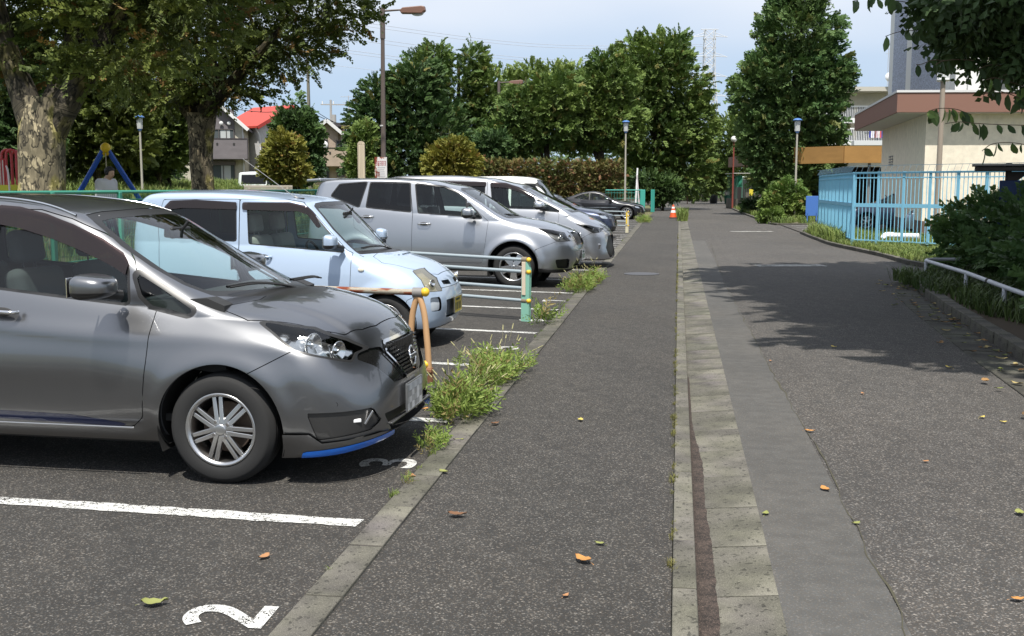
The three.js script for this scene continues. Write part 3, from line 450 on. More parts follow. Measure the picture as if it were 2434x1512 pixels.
// ---------------------------------------------------------------- the near car: dark grey hatchback
const SPEC = {};
function greyHatchback() {
  const t = thing('grey_hatchback', 'dark metallic grey hatchback with blue-edged front spoiler in stall 3', 'car', [-2.4085, 0, -6.2097], THREE.MathUtils.degToRad(-1.5));
  const pm = paint([0.22, 0.224, 0.232], 1, 0.35);
  const s = SPEC.hatch = {
    W: 0.8475, cell: 0.02, hub: 0.305, archR: 0.362, axles: [0, -2.6], track: 0.825, paint: pm, steer: 0,
    prof: [[-3.35, 1.30], [-3.0, 1.45], [-2.5, 1.54], [-1.95, 1.572], [-1.5, 1.567], [-1.2, 1.545], [-0.95, 1.508], [-0.8, 1.462], [-0.5, 1.30], [-0.2, 1.135], [0.02, 1.03], [0.12, 1.0], [0.3, 0.972], [0.5, 0.922], [0.63, 0.865], [0.73, 0.79], [0.8, 0.70], [0.86, 0.58]],
    crown: 0.12, hoodCrown: 0.14, cowl: 0.06, bow: 0.33, kTop: 0.06, kHood: 0.08, kFront: 0.06,
    belt: [[-3.3, 1.12], [-1.33, 1.035], [-0.567, 0.965], [-0.156, 0.905], [0.2, 0.88], [0.9, 0.80]], lean: 0.115, tumble: 0.30, quad: 0.10, taperF: 0.055, taperR: 0.06,
    front: [[0.15, 0.80], [0.25, 0.845], [0.36, 0.85], [0.5, 0.85], [0.6, 0.835], [0.7, 0.80], [0.8, 0.735], [0.9, 0.62], [1.0, 0.42]], plan: [0.085, 0.30],
    rear: [[0.2, -3.22], [0.5, -3.27], [0.9, -3.25], [1.2, -3.15], [1.55, -2.95]], bot: [[-3.3, 0.26], [-2.2, 0.2], [-0.4, 0.195], [0.3, 0.15], [0.6, 0.17], [0.87, 0.215]],
    dw: (x, y, b) => -0.28 * Math.pow(Math.max(0, 0.64 - y), 2) * sstep(0.2, -0.5, x) + 0.010 * Math.exp(-Math.pow((y - (0.80 + 0.10 * sstep(-0.3, -2.4, x) - 0.06 * sstep(-0.2, 0.6, x))) / 0.05, 2)) - 0.018 * Math.exp(-Math.pow((y - (0.52 + 0.05 * x)) / 0.16, 2)) * sstep(-0.35, -0.9, x) + 0.014 * Math.exp(-Math.pow((y - 0.24) / 0.05, 2)) * sstep(-0.3, -0.6, x),
    hoodLine: (x, a) => -0.016 * sstep(0.5, 0.42, a) * sstep(0.05, 0.2, x) * sstep(0.85, 0.7, x),
    windows: [
      { poly: [[-0.58, 0.985], [-0.605, 1.145], [-0.66, 1.20], [-0.776, 1.27], [-0.951, 1.35], [-1.126, 1.41], [-1.29, 1.445], [-1.40, 1.455], [-1.40, 1.065], [-1.05, 1.03]], r: 0.01, mat: MC.glass, visor: [[-0.60, 1.13], [-0.595, 1.186], [-0.639, 1.232], [-0.776, 1.313], [-0.951, 1.389], [-1.126, 1.446], [-1.299, 1.483], [-1.43, 1.493], [-1.43, 1.405], [-1.256, 1.376], [-1.081, 1.328], [-0.91, 1.27], [-0.737, 1.202], [-0.65, 1.162]] },
      { poly: [[-0.53, 1.125], [-0.382, 1.045], [-0.20, 0.937], [-0.215, 0.928], [-0.425, 0.972], [-0.485, 1.025]], r: 0.008, trim: 0.024, mat: MC.glass },
      { poly: [[-1.50, 1.07], [-1.50, 1.455], [-1.9, 1.45], [-2.25, 1.41], [-2.3, 1.13]], r: 0.01, mat: MC.mid },
    ],
    screen: [[-1, 1.0], [0.32, 1.002], [0.50, 1.01], [0.57, 1.02], [0.605, 1.075], [0.606, 1.167], [0.584, 1.279], [0.535, 1.40], [0.50, 1.44], [0.39, 1.455], [0.15, 1.466], [-1, 1.47]], screenX: -1.5,
    backlight: [[-1, 1.12], [0.58, 1.12], [0.5, 1.42], [-1, 1.44]],
    lights: [{ poly: [[0.19, 0.880], [0.24, 0.882], [0.46, 0.842], [0.62, 0.772], [0.715, 0.715], [0.675, 0.703], [0.672, 0.665], [0.571, 0.702], [0.414, 0.747], [0.275, 0.834]], back: M(0.62, 0.22, { metalness: 1 }), depth: 0.055, bulbs: [[0.455, 0.758, 0.655, 0.064], [0.58, 0.722, 0.60, 0.052]], facet: 1 }],
    inserts: [
      { name: 'grille_wing', front: true, poly: [[0.33, 0.705], [0.44, 0.712], [0.53, 0.69], [0.55, 0.668], [0.46, 0.625], [0.32, 0.51], [-1, 0.468], [-1, 0.50], [0.14, 0.505], [0.30, 0.66]], r: 0.004, push: -0.012, mat: M(0.01, 0.15, { clearcoat: 1 }) },
      { name: 'grille_mesh', front: true, poly: [[-1, 0.518], [0.125, 0.518], [0.28, 0.67], [0.26, 0.715], [-1, 0.735]], r: 0.004, push: -0.03, mat: MC.black, edge: 0.018, edgeName: 'grille_chrome_strip' },
      { name: 'lower_intake', front: true, poly: [[-1, 0.215], [0.34, 0.215], [0.46, 0.345], [-1, 0.345]], push: -0.05, mat: MC.black },
      { name: 'fog_lamp_housing', poly: [[0.50, 0.405], [0.775, 0.40], [0.80, 0.325], [0.77, 0.292], [0.545, 0.270]], push: -0.012, mat: M(0.030, 0.35, { clearcoat: 0.5 }) },
      { name: 'blue_spoiler_strip', fn: (x, y, z) => Math.max(sdPoly([[0.42, 0.12], [0.46, 0.204], [0.62, 0.221], [1.0, 0.27], [1.0, 0.12]])(x, y), 0.36 - x), push: 0.022, mat: M([0.012, 0.13, 0.55], 0.25, { clearcoat: 1 }) },
      { name: 'front_spoiler', fn: (x, y, z) => Math.max(sdPoly([[0.2, 0.1], [0.2, 0.302], [0.50, 0.300], [0.56, 0.25], [0.80, 0.262], [0.83, 0.235], [1.0, 0.235], [1.0, 0.1]])(x, y), 0.30 - x), push: 0.018, mat: pm },
      { name: 'sill_decal', poly: [[-1.42, 0.315], [-1.42, 0.362], [-0.9, 0.352], [-0.60, 0.318], [-0.53, 0.296]], r: 0.002, push: 0.001, mat: M([0.006, 0.010, 0.035], 0.3, { clearcoat: 1 }) },
    ],
    panels: [
      { name: 'front_door', split: true, poly: [[-0.405, 0.96], [-0.425, 0.665], [-0.465, 0.36], [-0.53, 0.305], [-1.42, 0.325], [-1.44, 1.05], [-1.43, 1.48], [-1.18, 1.475], [-0.98, 1.425], [-0.78, 1.345], [-0.64, 1.27], [-0.575, 1.20], [-0.535, 1.12], [-0.50, 1.0]], r: 0.008 },
      { name: 'rear_door', split: true, poly: [[-1.455, 0.325], [-2.1, 0.335], [-2.3, 0.6], [-2.42, 0.9], [-2.36, 1.44], [-1.9, 1.48], [-1.46, 1.49]], r: 0.004 },
      { name: 'hood', fn: topPoly([[0.075, -1], [0.075, 0.42], [-0.06, 0.665], [0.12, 0.70], [0.26, 0.665], [0.5, 0.585], [0.60, 0.50], [0.66, 0.36], [0.69, 0.2], [0.70, -1]], 0, 0.15) },
      { name: 'front_bumper', fn: (x, y) => sdPoly([[0.17, 0.62], [0.45, 0.765], [0.62, 0.86], [0.8, 0.95], [1.2, 0.9], [1.2, 0.0], [0.17, 0.0]])(x, y) },
    ],
    wheel: { R: 0.305, r: 0.195, w: 0.185, spokes: 7, twin: true, nuts: 4, phase: 0.12 },
    in: { fx: -1.05, rx: -1.95, y: 0.52, w: 0.34, dx: -0.02, dy: 0.985, mx: -0.62, my: 1.335 },
    mir: { x: -0.63, y: 1.088, z: 0.985, sx: 0.135, sy: 0.070, sz: 0.13, ax: 0.0, k: 0.62 },
  };
  buildCar(t, s);
  // details
  for (const sd of [1, -1]) {
    part('sill_strip', boxAt(-1.0, 0.300, sd * 0.840, 1.0, 0.012, 0.012, 0.004), MC.alloy, t); handle(t, -1.285, 0.922, sd * 0.820, 0.20, MC.chrome);
    part('roof_moulding', pipe([[-0.965, 1.452, sd * 0.555], [-1.11, 1.497, sd * 0.52], [-1.31, 1.532, sd * 0.466], [-1.6, 1.556, sd * 0.44], [-2.0, 1.556, sd * 0.44], [-2.5, 1.522, sd * 0.44]], 0.006, 30, 6), MC.chrome, t);
  }
  wiper(t, [[0.085, 1.005, -0.05], [0.05, 1.035, 0.1], [-0.01, 1.06, 0.32], [-0.08, 1.055, 0.52]]); wiper(t, [[0.05, 1.02, -0.58], [0.07, 1.04, -0.4], [0.05, 1.045, -0.1]]);
  // grille mesh bars
  const bars = []; for (let i = 0; i < 9; i++) { const y = 0.532 + i * 0.022, hw = 0.105 + (y - 0.515) * 0.95; bars.push(boxAt(0.830 - Math.pow((y - 0.5) * 1.15, 2) * 0.8, y, 0, 0.012, 0.009, hw * 2)); }
  for (let k = -9; k <= 9; k++) { const z = k * 0.030, y0 = Math.max(0.52, 0.515 + (Math.abs(z) - 0.125) * 1.0); if (y0 < 0.70) { const h = 0.722 - y0; bars.push(boxAt(0.822 - Math.pow((y0 + h / 2 - 0.5) * 1.15, 2) * 0.8 - z * z * 0.15, y0 + h / 2, z, 0.010, h, 0.007)); } }
  part('grille_bars', bars, M(0.02, 0.25), t);
  const badge = new THREE.Group(); badge.name = 'front_badge'; badge.position.set(0.848, 0.612, 0); badge.rotation.z = 0.18; t.add(badge);
  const ring = new THREE.TorusGeometry(0.055, 0.008, 10, 40); ring.rotateY(Math.PI / 2); part('badge_ring', ring, MC.chrome, badge); part('badge_bar', boxAt(0.004, 0, 0, 0.014, 0.026, 0.135, 0.006), MC.chrome, badge);
  const cm = (v) => M(v, 0.5), blocks = []; const r = mulberry(5); for (let i = 0; i < 6; i++) for (let j = 0; j < 4; j++) blocks.push([-0.135 + i * 0.054, -0.058 + j * 0.036, 0.053, 0.035, cm([0.35, 0.5, 0.62, 0.28][Math.floor(r() * 4)])]);
  plate(t, 0.868, 0.392, 0.05, 0.33, 0.165, M(0.72, 0.5), null, blocks, 0);
  part('intake_blade', [boxAt(0.83, 0.285, 0, 0.03, 0.014, 0.84, 0.006)], M(0.05, 0.3), t);
  for (const sd of [1, -1]) { part('daytime_lamp', boxAt(0.0, 0, 0, 0.15, 0.020, 0.012, 0.004).rotateY(sd * 0.62).translate(0.675, 0.348, sd * 0.688), M(0.85, 0.3), t); part('lamp_garnish', [boxAt(0, 0, 0, 0.012, 0.085, 0.012, 0.003).rotateZ(-0.6).rotateY(sd * 0.7).translate(0.765, 0.355, sd * 0.60)], MC.alloy, t); const sn = new THREE.TorusGeometry(0.012, 0.002, 6, 20); sn.rotateY(sd * 0.5); part('parking_sensor', sn.translate(0.63, 0.452, sd * 0.752), MC.trim, t); }
  part('inspection_sticker', boxAt(0, 0, 0, 0.002, 0.03, 0.05).rotateZ(0.5).translate(-0.885, 1.435, 0.42), MC.white, t);
  return t;
}
greyHatchback();
// ---------------------------------------------------------------- the other cars in the row
function blueKei() {
  const t = thing('light_blue_kei_car', 'pale blue boxy small car with yellow plate in stall 5', 'car', [-2.8526, 0, -10.963], THREE.MathUtils.degToRad(-1));
  const pm = paint([0.40, 0.50, 0.64], 0.25, 0.45);
  const s = SPEC.kei = {
    W: 0.7375, cell: 0.025, hub: 0.272, archR: 0.308, axles: [0, -2.36], track: 0.715, paint: pm,
    prof: [[-2.95, 1.40], [-2.75, 1.52], [-2.4, 1.578], [-1.9, 1.585], [-1.6, 1.575], [-1.2, 1.545], [-0.9, 1.512], [-0.76, 1.475], [-0.66, 1.395], [-0.5, 1.242], [-0.22, 0.985], [-0.12, 0.958], [0.02, 0.938], [0.2, 0.89], [0.36, 0.82], [0.47, 0.745], [0.54, 0.66]],
    crown: 0.10, hoodCrown: 0.20, cowl: -0.17, bow: 0.20, kTop: 0.06, kHood: 0.14, kFront: 0.10,
    belt: [[-2.8, 1.06], [-1.52, 1.03], [-0.365, 0.958], [0.5, 0.87]], lean: 0.065, tumble: 0.11, quad: 0.04, taperF: 0.06, taperR: 0.05,
    front: [[0.18, 0.50], [0.3, 0.555], [0.45, 0.575], [0.6, 0.565], [0.68, 0.53], [0.76, 0.455], [0.84, 0.34], [0.92, 0.12]], plan: [0.07, 0.24],
    rear: [[0.2, -2.72], [0.5, -2.80], [1.0, -2.82], [1.4, -2.76], [1.6, -2.68]], bot: [[-2.8, 0.24], [-0.4, 0.2], [0.35, 0.19], [0.6, 0.2]], flare: 0.02,
    windows: [
      { poly: [[-0.44, 0.985], [-0.735, 1.30], [-0.82, 1.385], [-1.0, 1.425], [-1.43, 1.43], [-1.405, 1.06]], r: 0.012, trim: 0.012, visor: [[-0.654, 1.20], [-0.742, 1.335], [-0.824, 1.41], [-1.0, 1.448], [-1.49, 1.452], [-1.49, 1.388], [-0.90, 1.372], [-0.80, 1.34], [-0.70, 1.215]] },
      { poly: [[-1.575, 1.085], [-1.585, 1.43], [-1.99, 1.455], [-2.26, 1.445], [-2.325, 1.39], [-2.33, 1.12]], r: 0.012, trim: 0.012, mat: MC.tint, visor: [[-1.56, 1.39], [-1.56, 1.452], [-1.99, 1.476], [-2.278, 1.468], [-2.35, 1.40], [-2.30, 1.385], [-2.15, 1.404]] },
    ],
    screen: [[-1, 0.975], [0.35, 0.955], [0.57, 0.955], [0.585, 1.19], [0.52, 1.41], [0.45, 1.435], [0.3, 1.448], [-1, 1.452]], screenX: -1.3,
    backlight: [[-1, 1.1], [0.5, 1.1], [0.46, 1.42], [-1, 1.44]],
    lights: [{ poly: [[0.255, 0.780], [0.31, 0.795], [0.445, 0.695], [0.515, 0.575], [0.42, 0.583], [0.352, 0.697]], lens: MC.oldlens, back: M([0.55, 0.53, 0.45], 0.3, { metalness: 0.6 }), depth: 0.05, lip: 0.004, bulbs: [[0.43, 0.66, 0.55, 0.04]] }],
    inserts: [
      { name: 'grille_slot', front: true, poly: [[0.10, 0.655], [0.30, 0.66], [0.30, 0.635], [0.10, 0.625]], push: -0.03, mat: MC.black },
      { name: 'bumper_mesh', front: true, poly: [[-1, 0.30], [0.33, 0.30], [0.36, 0.47], [-1, 0.47]], push: -0.03, mat: M([0.10, 0.12, 0.15], 0.6) },
      { name: 'fog_lamp_recess', front: true, poly: [[0.50, 0.40], [0.585, 0.40], [0.585, 0.50], [0.50, 0.50]], r: 0.02, push: -0.025, mat: M([0.5, 0.55, 0.6], 0.2) },
    ],
    panels: [
      { name: 'front_door', split: true, poly: [[-0.345, 0.955], [-0.35, 0.60], [-0.39, 0.40], [-0.47, 0.29], [-1.5, 0.29], [-1.52, 1.0], [-1.52, 1.485], [-1.05, 1.485], [-0.87, 1.455], [-0.77, 1.37], [-0.40, 0.985]], r: 0.006 },
      { name: 'rear_door', split: true, poly: [[-1.535, 0.29], [-1.95, 0.30], [-2.1, 0.60], [-2.38, 0.75], [-2.42, 1.3], [-2.36, 1.48], [-1.535, 1.485]], r: 0.005 },
      { name: 'hood', fn: topPoly([[-0.16, -1], [-0.17, 0.50], [-0.05, 0.60], [0.2, 0.545], [0.38, 0.42], [0.44, 0.25], [0.455, -1]], 0, 0.12) },
      { name: 'front_bumper', fn: (x, y) => sdPoly([[0.23, 0.50], [0.45, 0.60], [0.52, 0.60], [1.2, 0.60], [1.2, 0], [0.23, 0]])(x, y) },
    ],
    wheel: { R: 0.272, r: 0.18, w: 0.16, spokes: 7, nuts: 4, sw0: 0.016, sw1: 0.026, dish: 0.006 },
    in: { fx: -1.12, rx: -1.95, y: 0.50, w: 0.30, dx: -0.24, dy: 0.94, mx: -0.60, my: 1.32, mat: MC.lightseat },
    mir: { x: -0.50, y: 1.075, z: 0.865, sx: 0.075, sy: 0.075, sz: 0.095, k: 0.5 },
  };
  buildCar(t, s);
  handle(t, -1.25, 0.915, 0.715, 0.16, pm); handle(t, -1.25, 0.915, -0.715, 0.16, pm);
  const ind = new THREE.SphereGeometry(1, 16, 10); ind.scale(0.032, 0.02, 0.008); for (const sd of [1, -1]) part('side_indicator', ind.clone().translate(-0.232, 0.80, sd * 0.722), M([0.75, 0.72, 0.6], 0.2), t);
  part('aerial', [rod([-0.97, 1.485, 0.44], [-1.01, 1.515, 0.44], 0.018, 0.012), rod([-1.01, 1.51, 0.44], [-1.56, 1.90, 0.44], 0.0035, 0.0025)], M(0.25, 0.4), t);
  part('aerial_base', boxAt(-0.97, 1.492, 0.44, 0.12, 0.025, 0.04, 0.01).rotateZ(0), MC.black, t);
  wiper(t, [[-0.17, 0.965, -0.10], [-0.20, 1.0, 0.1], [-0.26, 1.01, 0.35], [-0.30, 1.0, 0.48]]);
  const ink = M([0.02, 0.035, 0.02], 0.6); plate(t, 0.588, 0.405, 0.02, 0.33, 0.165, M([0.62, 0.46, 0.05], 0.5), ink, [[0, 0.05, 0.16, 0.022], [-0.105, -0.02, 0.035, 0.075], [-0.045, -0.02, 0.03, 0.075], [0.03, -0.02, 0.035, 0.075], [0.095, -0.02, 0.03, 0.075]]);
  return t;
}
function silverSuv() {
  const t = thing('silver_suv', 'silver estate SUV with roof spoiler and five-spoke wheels in stall 8', 'car', [-2.564, 0, -17.892], THREE.MathUtils.degToRad(-3));
  const pm = paint([0.40, 0.415, 0.44], 1, 0.38);
  const s = SPEC.suv = {
    W: 0.8975, cell: 0.03, hub: 0.338, archR: 0.415, axles: [0, -2.64], track: 0.868, paint: pm,
    prof: [[-3.75, 1.45], [-3.58, 1.66], [-3.4, 1.725], [-3.0, 1.765], [-2.4, 1.772], [-1.6, 1.735], [-1.25, 1.672], [-0.97, 1.61], [-0.55, 1.39], [-0.13, 1.145], [-0.03, 1.118], [0.3, 1.065], [0.58, 1.0], [0.80, 0.92], [0.91, 0.85], [0.98, 0.74]],
    crown: 0.05, hoodCrown: 0.07, cowl: -0.10, bow: 0.12, kTop: 0.05, kHood: 0.10, kFront: 0.08,
    belt: [[-3.4, 1.30], [-2.63, 1.28], [-1.75, 1.208], [-0.415, 1.075], [0.3, 1.0], [0.9, 0.92]], lean: 0.085, tumble: 0.26, quad: 0.08, taperF: 0.06, taperR: 0.07,
    front: [[0.2, 0.86], [0.35, 0.95], [0.5, 0.995], [0.65, 1.0], [0.8, 0.965], [0.9, 0.88], [1.0, 0.68]], plan: [0.12, 0.28],
    rear: [[0.25, -3.55], [0.6, -3.66], [1.1, -3.62], [1.45, -3.52], [1.75, -3.42]], bot: [[-3.6, 0.32], [-2.2, 0.26], [-0.4, 0.26], [0.4, 0.25], [0.8, 0.24], [0.95, 0.32]], flare: 0.028,
    windows: [
      { poly: [[-3.10, 1.475], [-2.98, 1.64], [-2.53, 1.675], [-2.63, 1.305]], r: 0.012, mat: MC.tint, trim: 0.02 },
      { poly: [[-2.47, 1.30], [-2.43, 1.665], [-1.79, 1.655], [-1.745, 1.23]], r: 0.012, mat: MC.tint, trim: 0.022 },
      { poly: [[-1.58, 1.215], [-1.655, 1.64], [-1.205, 1.603], [-0.985, 1.513], [-0.83, 1.398], [-0.81, 1.165]], r: 0.012, trim: 0.022 },
      { poly: [[-0.765, 1.335], [-0.56, 1.125], [-0.755, 1.15]], r: 0.008, trim: 0.022 },
    ],
    screen: [[-1, 1.13], [0.62, 1.12], [0.64, 1.2], [0.60, 1.55], [0.4, 1.585], [-1, 1.60]], screenX: -1.6,
    backlight: [[-1, 1.25], [0.55, 1.25], [0.5, 1.6], [-1, 1.62]],
    lights: [{ poly: [[0.395, 0.952], [0.60, 0.926], [0.777, 0.88], [0.885, 0.75], [0.70, 0.755], [0.542, 0.871]], lens: MC.lens, back: M(0.30, 0.3, { metalness: 0.8 }), depth: 0.06, bulbs: [[0.72, 0.82, 0.68, 0.06], [0.84, 0.80, 0.58, 0.05]] }],
    inserts: [
      { name: 'grille', front: true, poly: [[-1, 0.70], [0.36, 0.70], [0.42, 0.80], [0.36, 0.87], [-1, 0.88]], push: -0.03, mat: MC.black, edge: 0.02, edgeName: 'grille_surround' },
      { name: 'lower_intake', front: true, poly: [[-1, 0.34], [0.45, 0.34], [0.40, 0.42], [-1, 0.42]], push: -0.03, mat: MC.black },
      { name: 'fog_lamp_recess', poly: [[0.70, 0.44], [0.86, 0.45], [0.84, 0.33], [0.72, 0.34]], push: -0.03, mat: MC.black, r: 0.02 },
      { name: 'black_lower_trim', fn: (x, y, z) => y - 0.33 + 0.03 * sstep(0.3, 0.6, x), push: 0.004, mat: M(0.02, 0.7) },
    ],
    panels: [
      { name: 'front_door', split: true, poly: [[-0.43, 1.06], [-0.46, 0.75], [-0.52, 0.40], [-1.69, 0.40], [-1.685, 1.2], [-1.765, 1.68], [-1.3, 1.635], [-1.0, 1.53], [-0.75, 1.34], [-0.5, 1.12]], r: 0.006 },
      { name: 'rear_door', split: true, poly: [[-1.70, 0.40], [-2.2, 0.42], [-2.35, 0.75], [-2.68, 0.95], [-2.72, 1.28], [-2.58, 1.69], [-1.78, 1.69], [-1.70, 1.2]], r: 0.006 },
      { name: 'hood', fn: topPoly([[-0.06, -1], [-0.08, 0.58], [0.05, 0.70], [0.45, 0.66], [0.72, 0.55], [0.80, 0.35], [0.82, -1]], 0, 0.12) },
      { name: 'front_bumper', fn: (x, y) => sdPoly([[0.36, 0.62], [0.72, 0.76], [0.9, 0.75], [1.3, 0.72], [1.3, 0], [0.36, 0]])(x, y) },
    ],
    wheel: { R: 0.338, r: 0.225, w: 0.22, spokes: 5, nuts: 5, sw0: 0.034, sw1: 0.062, dish: 0.01, phase: 0.63 },
    in: { fx: -1.35, rx: -2.25, y: 0.66, w: 0.36, dx: -0.18, dy: 1.09, mx: -0.78, my: 1.46 },
    mir: { x: -0.72, y: 1.20, z: 1.04, sx: 0.12, sy: 0.085, sz: 0.12, k: 0.55 },
  };
  buildCar(t, s);
  for (const sd of [1, -1]) { handle(t, -1.49, 1.02, sd * 0.878, 0.21, MC.chrome); handle(t, -2.47, 1.13, sd * 0.872, 0.21, MC.chrome); part('mud_flap', boxAt(-0.42, 0.30, sd * 0.80, 0.02, 0.24, 0.2, 0.008), MC.rubber, t); }
  part('roof_spoiler', boxAt(0, 0, 0, 0.26, 0.05, 1.05, 0.02).rotateZ(0.06).translate(-3.52, 1.73, 0), pm, t);
  wiper(t, [[-0.10, 1.13, -0.05], [-0.17, 1.165, 0.2], [-0.28, 1.17, 0.5]]);
  plate(t, 1.012, 0.50, 0.0, 0.33, 0.165, M(0.74, 0.5), M([0.03, 0.10, 0.05], 0.6), [[0, 0.05, 0.15, 0.022], [-0.09, -0.02, 0.035, 0.07], [-0.03, -0.02, 0.03, 0.07], [0.05, -0.02, 0.035, 0.07], [0.11, -0.02, 0.03, 0.07]]);
  const bd = new THREE.SphereGeometry(1, 16, 10); bd.scale(0.012, 0.035, 0.06); part('front_badge', bd.translate(0.965, 0.80, 0), MC.chrome, t);
  return t;
}
function silverMinivan() {
  const t = thing('silver_minivan', 'bright silver minivan with angular black grille beside the silver SUV', 'car', [-2.35, 0, -22.05], THREE.MathUtils.degToRad(-3));
  const pm = paint([0.48, 0.49, 0.51], 1, 0.38);
  const s = SPEC.van = {
    W: 0.90, cell: 0.035, hub: 0.325, archR: 0.40, axles: [0, -2.95], track: 0.87, paint: pm,
    prof: [[-3.95, 1.6], [-3.6, 1.80], [-3.18, 1.85], [-2.35, 1.855], [-1.48, 1.80], [-1.1, 1.718], [-0.80, 1.65], [-0.34, 1.445], [0.06, 1.258], [0.34, 1.125], [0.48, 1.07], [0.65, 0.99], [0.85, 0.87], [0.98, 0.74], [1.05, 0.6]],
    crown: 0.04, hoodCrown: 0.10, cowl: 0.30, bow: 0.10, kTop: 0.06, kHood: 0.10, kFront: 0.08,
    belt: [[-3.5, 1.25], [-1.3, 1.205], [-0.66, 1.172], [0.05, 1.126], [0.9, 1.0]], lean: 0.08, tumble: 0.27, quad: 0.08, taperF: 0.07, taperR: 0.07,
    front: [[0.18, 1.05], [0.3, 1.07], [0.5, 1.05], [0.65, 1.035], [0.75, 0.99], [0.9, 0.85], [1.05, 0.58]], plan: [0.12, 0.28],
    rear: [[0.25, -3.75], [1.0, -3.85], [1.5, -3.75], [1.85, -3.65]], bot: [[-3.8, 0.25], [-0.4, 0.2], [0.5, 0.18], [1.0, 0.17]], flare: 0.018,
    windows: [
      { poly: [[-3.3, 1.32], [-3.2, 1.66], [-2.6, 1.70], [-2.6, 1.27]], r: 0.012, mat: MC.tint },
      { poly: [[-2.5, 1.265], [-2.5, 1.70], [-1.50, 1.675], [-1.48, 1.235]], r: 0.012, mat: MC.tint, visor: [[-2.5, 1.65], [-2.5, 1.73], [-1.46, 1.705], [-1.46, 1.63]] },
      { poly: [[-1.272, 1.22], [-1.345, 1.665], [-1.04, 1.64], [-0.78, 1.555], [-0.475, 1.41], [-0.43, 1.2]], r: 0.012, visor: [[-1.35, 1.615], [-1.36, 1.70], [-1.04, 1.672], [-0.77, 1.588], [-0.45, 1.43], [-0.5, 1.39], [-0.80, 1.53], [-1.06, 1.60]] },
      { poly: [[-0.37, 1.36], [0.05, 1.14], [-0.315, 1.17]], r: 0.008, trim: 0.02 },
    ],
    screen: [[-1, 1.14], [0.62, 1.12], [0.65, 1.22], [0.58, 1.58], [0.4, 1.615], [-1, 1.63]], screenX: -1.6,
    backlight: [[-1, 1.3], [0.55, 1.3], [0.5, 1.65], [-1, 1.68]],
    lights: [{ poly: [[0.395, 0.897], [0.663, 0.858], [0.90, 0.785], [0.85, 0.725], [0.742, 0.710], [0.60, 0.79]], lens: MC.lens, back: M(0.05, 0.3, { metalness: 0.8 }), depth: 0.05, lip: 0.014, bulbs: [[0.72, 0.775, 0.68, 0.045], [0.82, 0.765, 0.6, 0.04]] }],
    inserts: [
      { name: 'grille', front: true, poly: [[-1, 0.22], [0.42, 0.22], [0.56, 0.30], [0.62, 0.42], [0.52, 0.55], [0.40, 0.64], [-1, 0.66]], push: -0.05, mat: MC.black },
    ],
    panels: [
      { name: 'front_door', split: true, poly: [[0.05, 1.08], [0.02, 0.7], [-0.42, 0.45], [-0.5, 0.30], [-1.40, 0.30], [-1.41, 1.2], [-1.42, 1.73], [-1.08, 1.69], [-0.8, 1.61], [-0.4, 1.40]], r: 0.006 },
      { name: 'sliding_door', split: true, poly: [[-1.43, 0.30], [-2.5, 0.32], [-2.56, 1.0], [-2.56, 1.74], [-1.44, 1.73]], r: 0.005 },
      { name: 'hood', fn: topPoly([[0.28, -1], [0.26, 0.58], [0.40, 0.70], [0.65, 0.62], [0.88, 0.45], [0.93, -1]], 0, 0.1) },
      { name: 'front_bumper', fn: (x, y) => sdPoly([[0.42, 0.55], [0.70, 0.71], [0.95, 0.74], [1.3, 0.70], [1.3, 0], [0.42, 0]])(x, y) },
    ],
    wheel: { R: 0.325, r: 0.215, w: 0.2, spokes: 10, nuts: 5, sw0: 0.014, sw1: 0.02 },
    in: { fx: -1.15, rx: -2.15, y: 0.68, w: 0.36, dx: 0.15, dy: 1.10, mx: -0.62, my: 1.48 },
    mir: { x: -0.32, y: 1.255, z: 1.04, sx: 0.13, sy: 0.085, sz: 0.125, k: 0.55, mat: paint([0.75, 0.75, 0.76], 0.9, 0.2) },
  };
  buildCar(t, s);
  wiper(t, [[0.28, 1.12, -0.1], [0.22, 1.155, 0.25], [0.10, 1.17, 0.6]]);
  const bars = []; for (let i = 0; i < 5; i++) bars.push(boxAt(0.95, 0.28 + i * 0.075, 0, 0.02, 0.012, 1.0 - Math.abs(i - 2) * 0.1)); part('grille_bars', bars, M(0.02, 0.3), t);
  for (const sd of [1, -1]) { const fin = extrude([[0, 0], [0.05, 0.0], [0.16, 0.30], [0.10, 0.33], [0.02, 0.12]], 0.03, 0.008).rotateY(-sd * 0.9); part('bumper_fin', fin.translate(0.78, 0.18, sd * 0.66), pm, t); }
  part('sticker', boxAt(0, 0, 0, 0.10, 0.002, 0.10).rotateY(0.8).rotateZ(-0.42).translate(0.62, 0.985, 0.25), M([0.75, 0.25, 0.05], 0.5), t);
  return t;
}


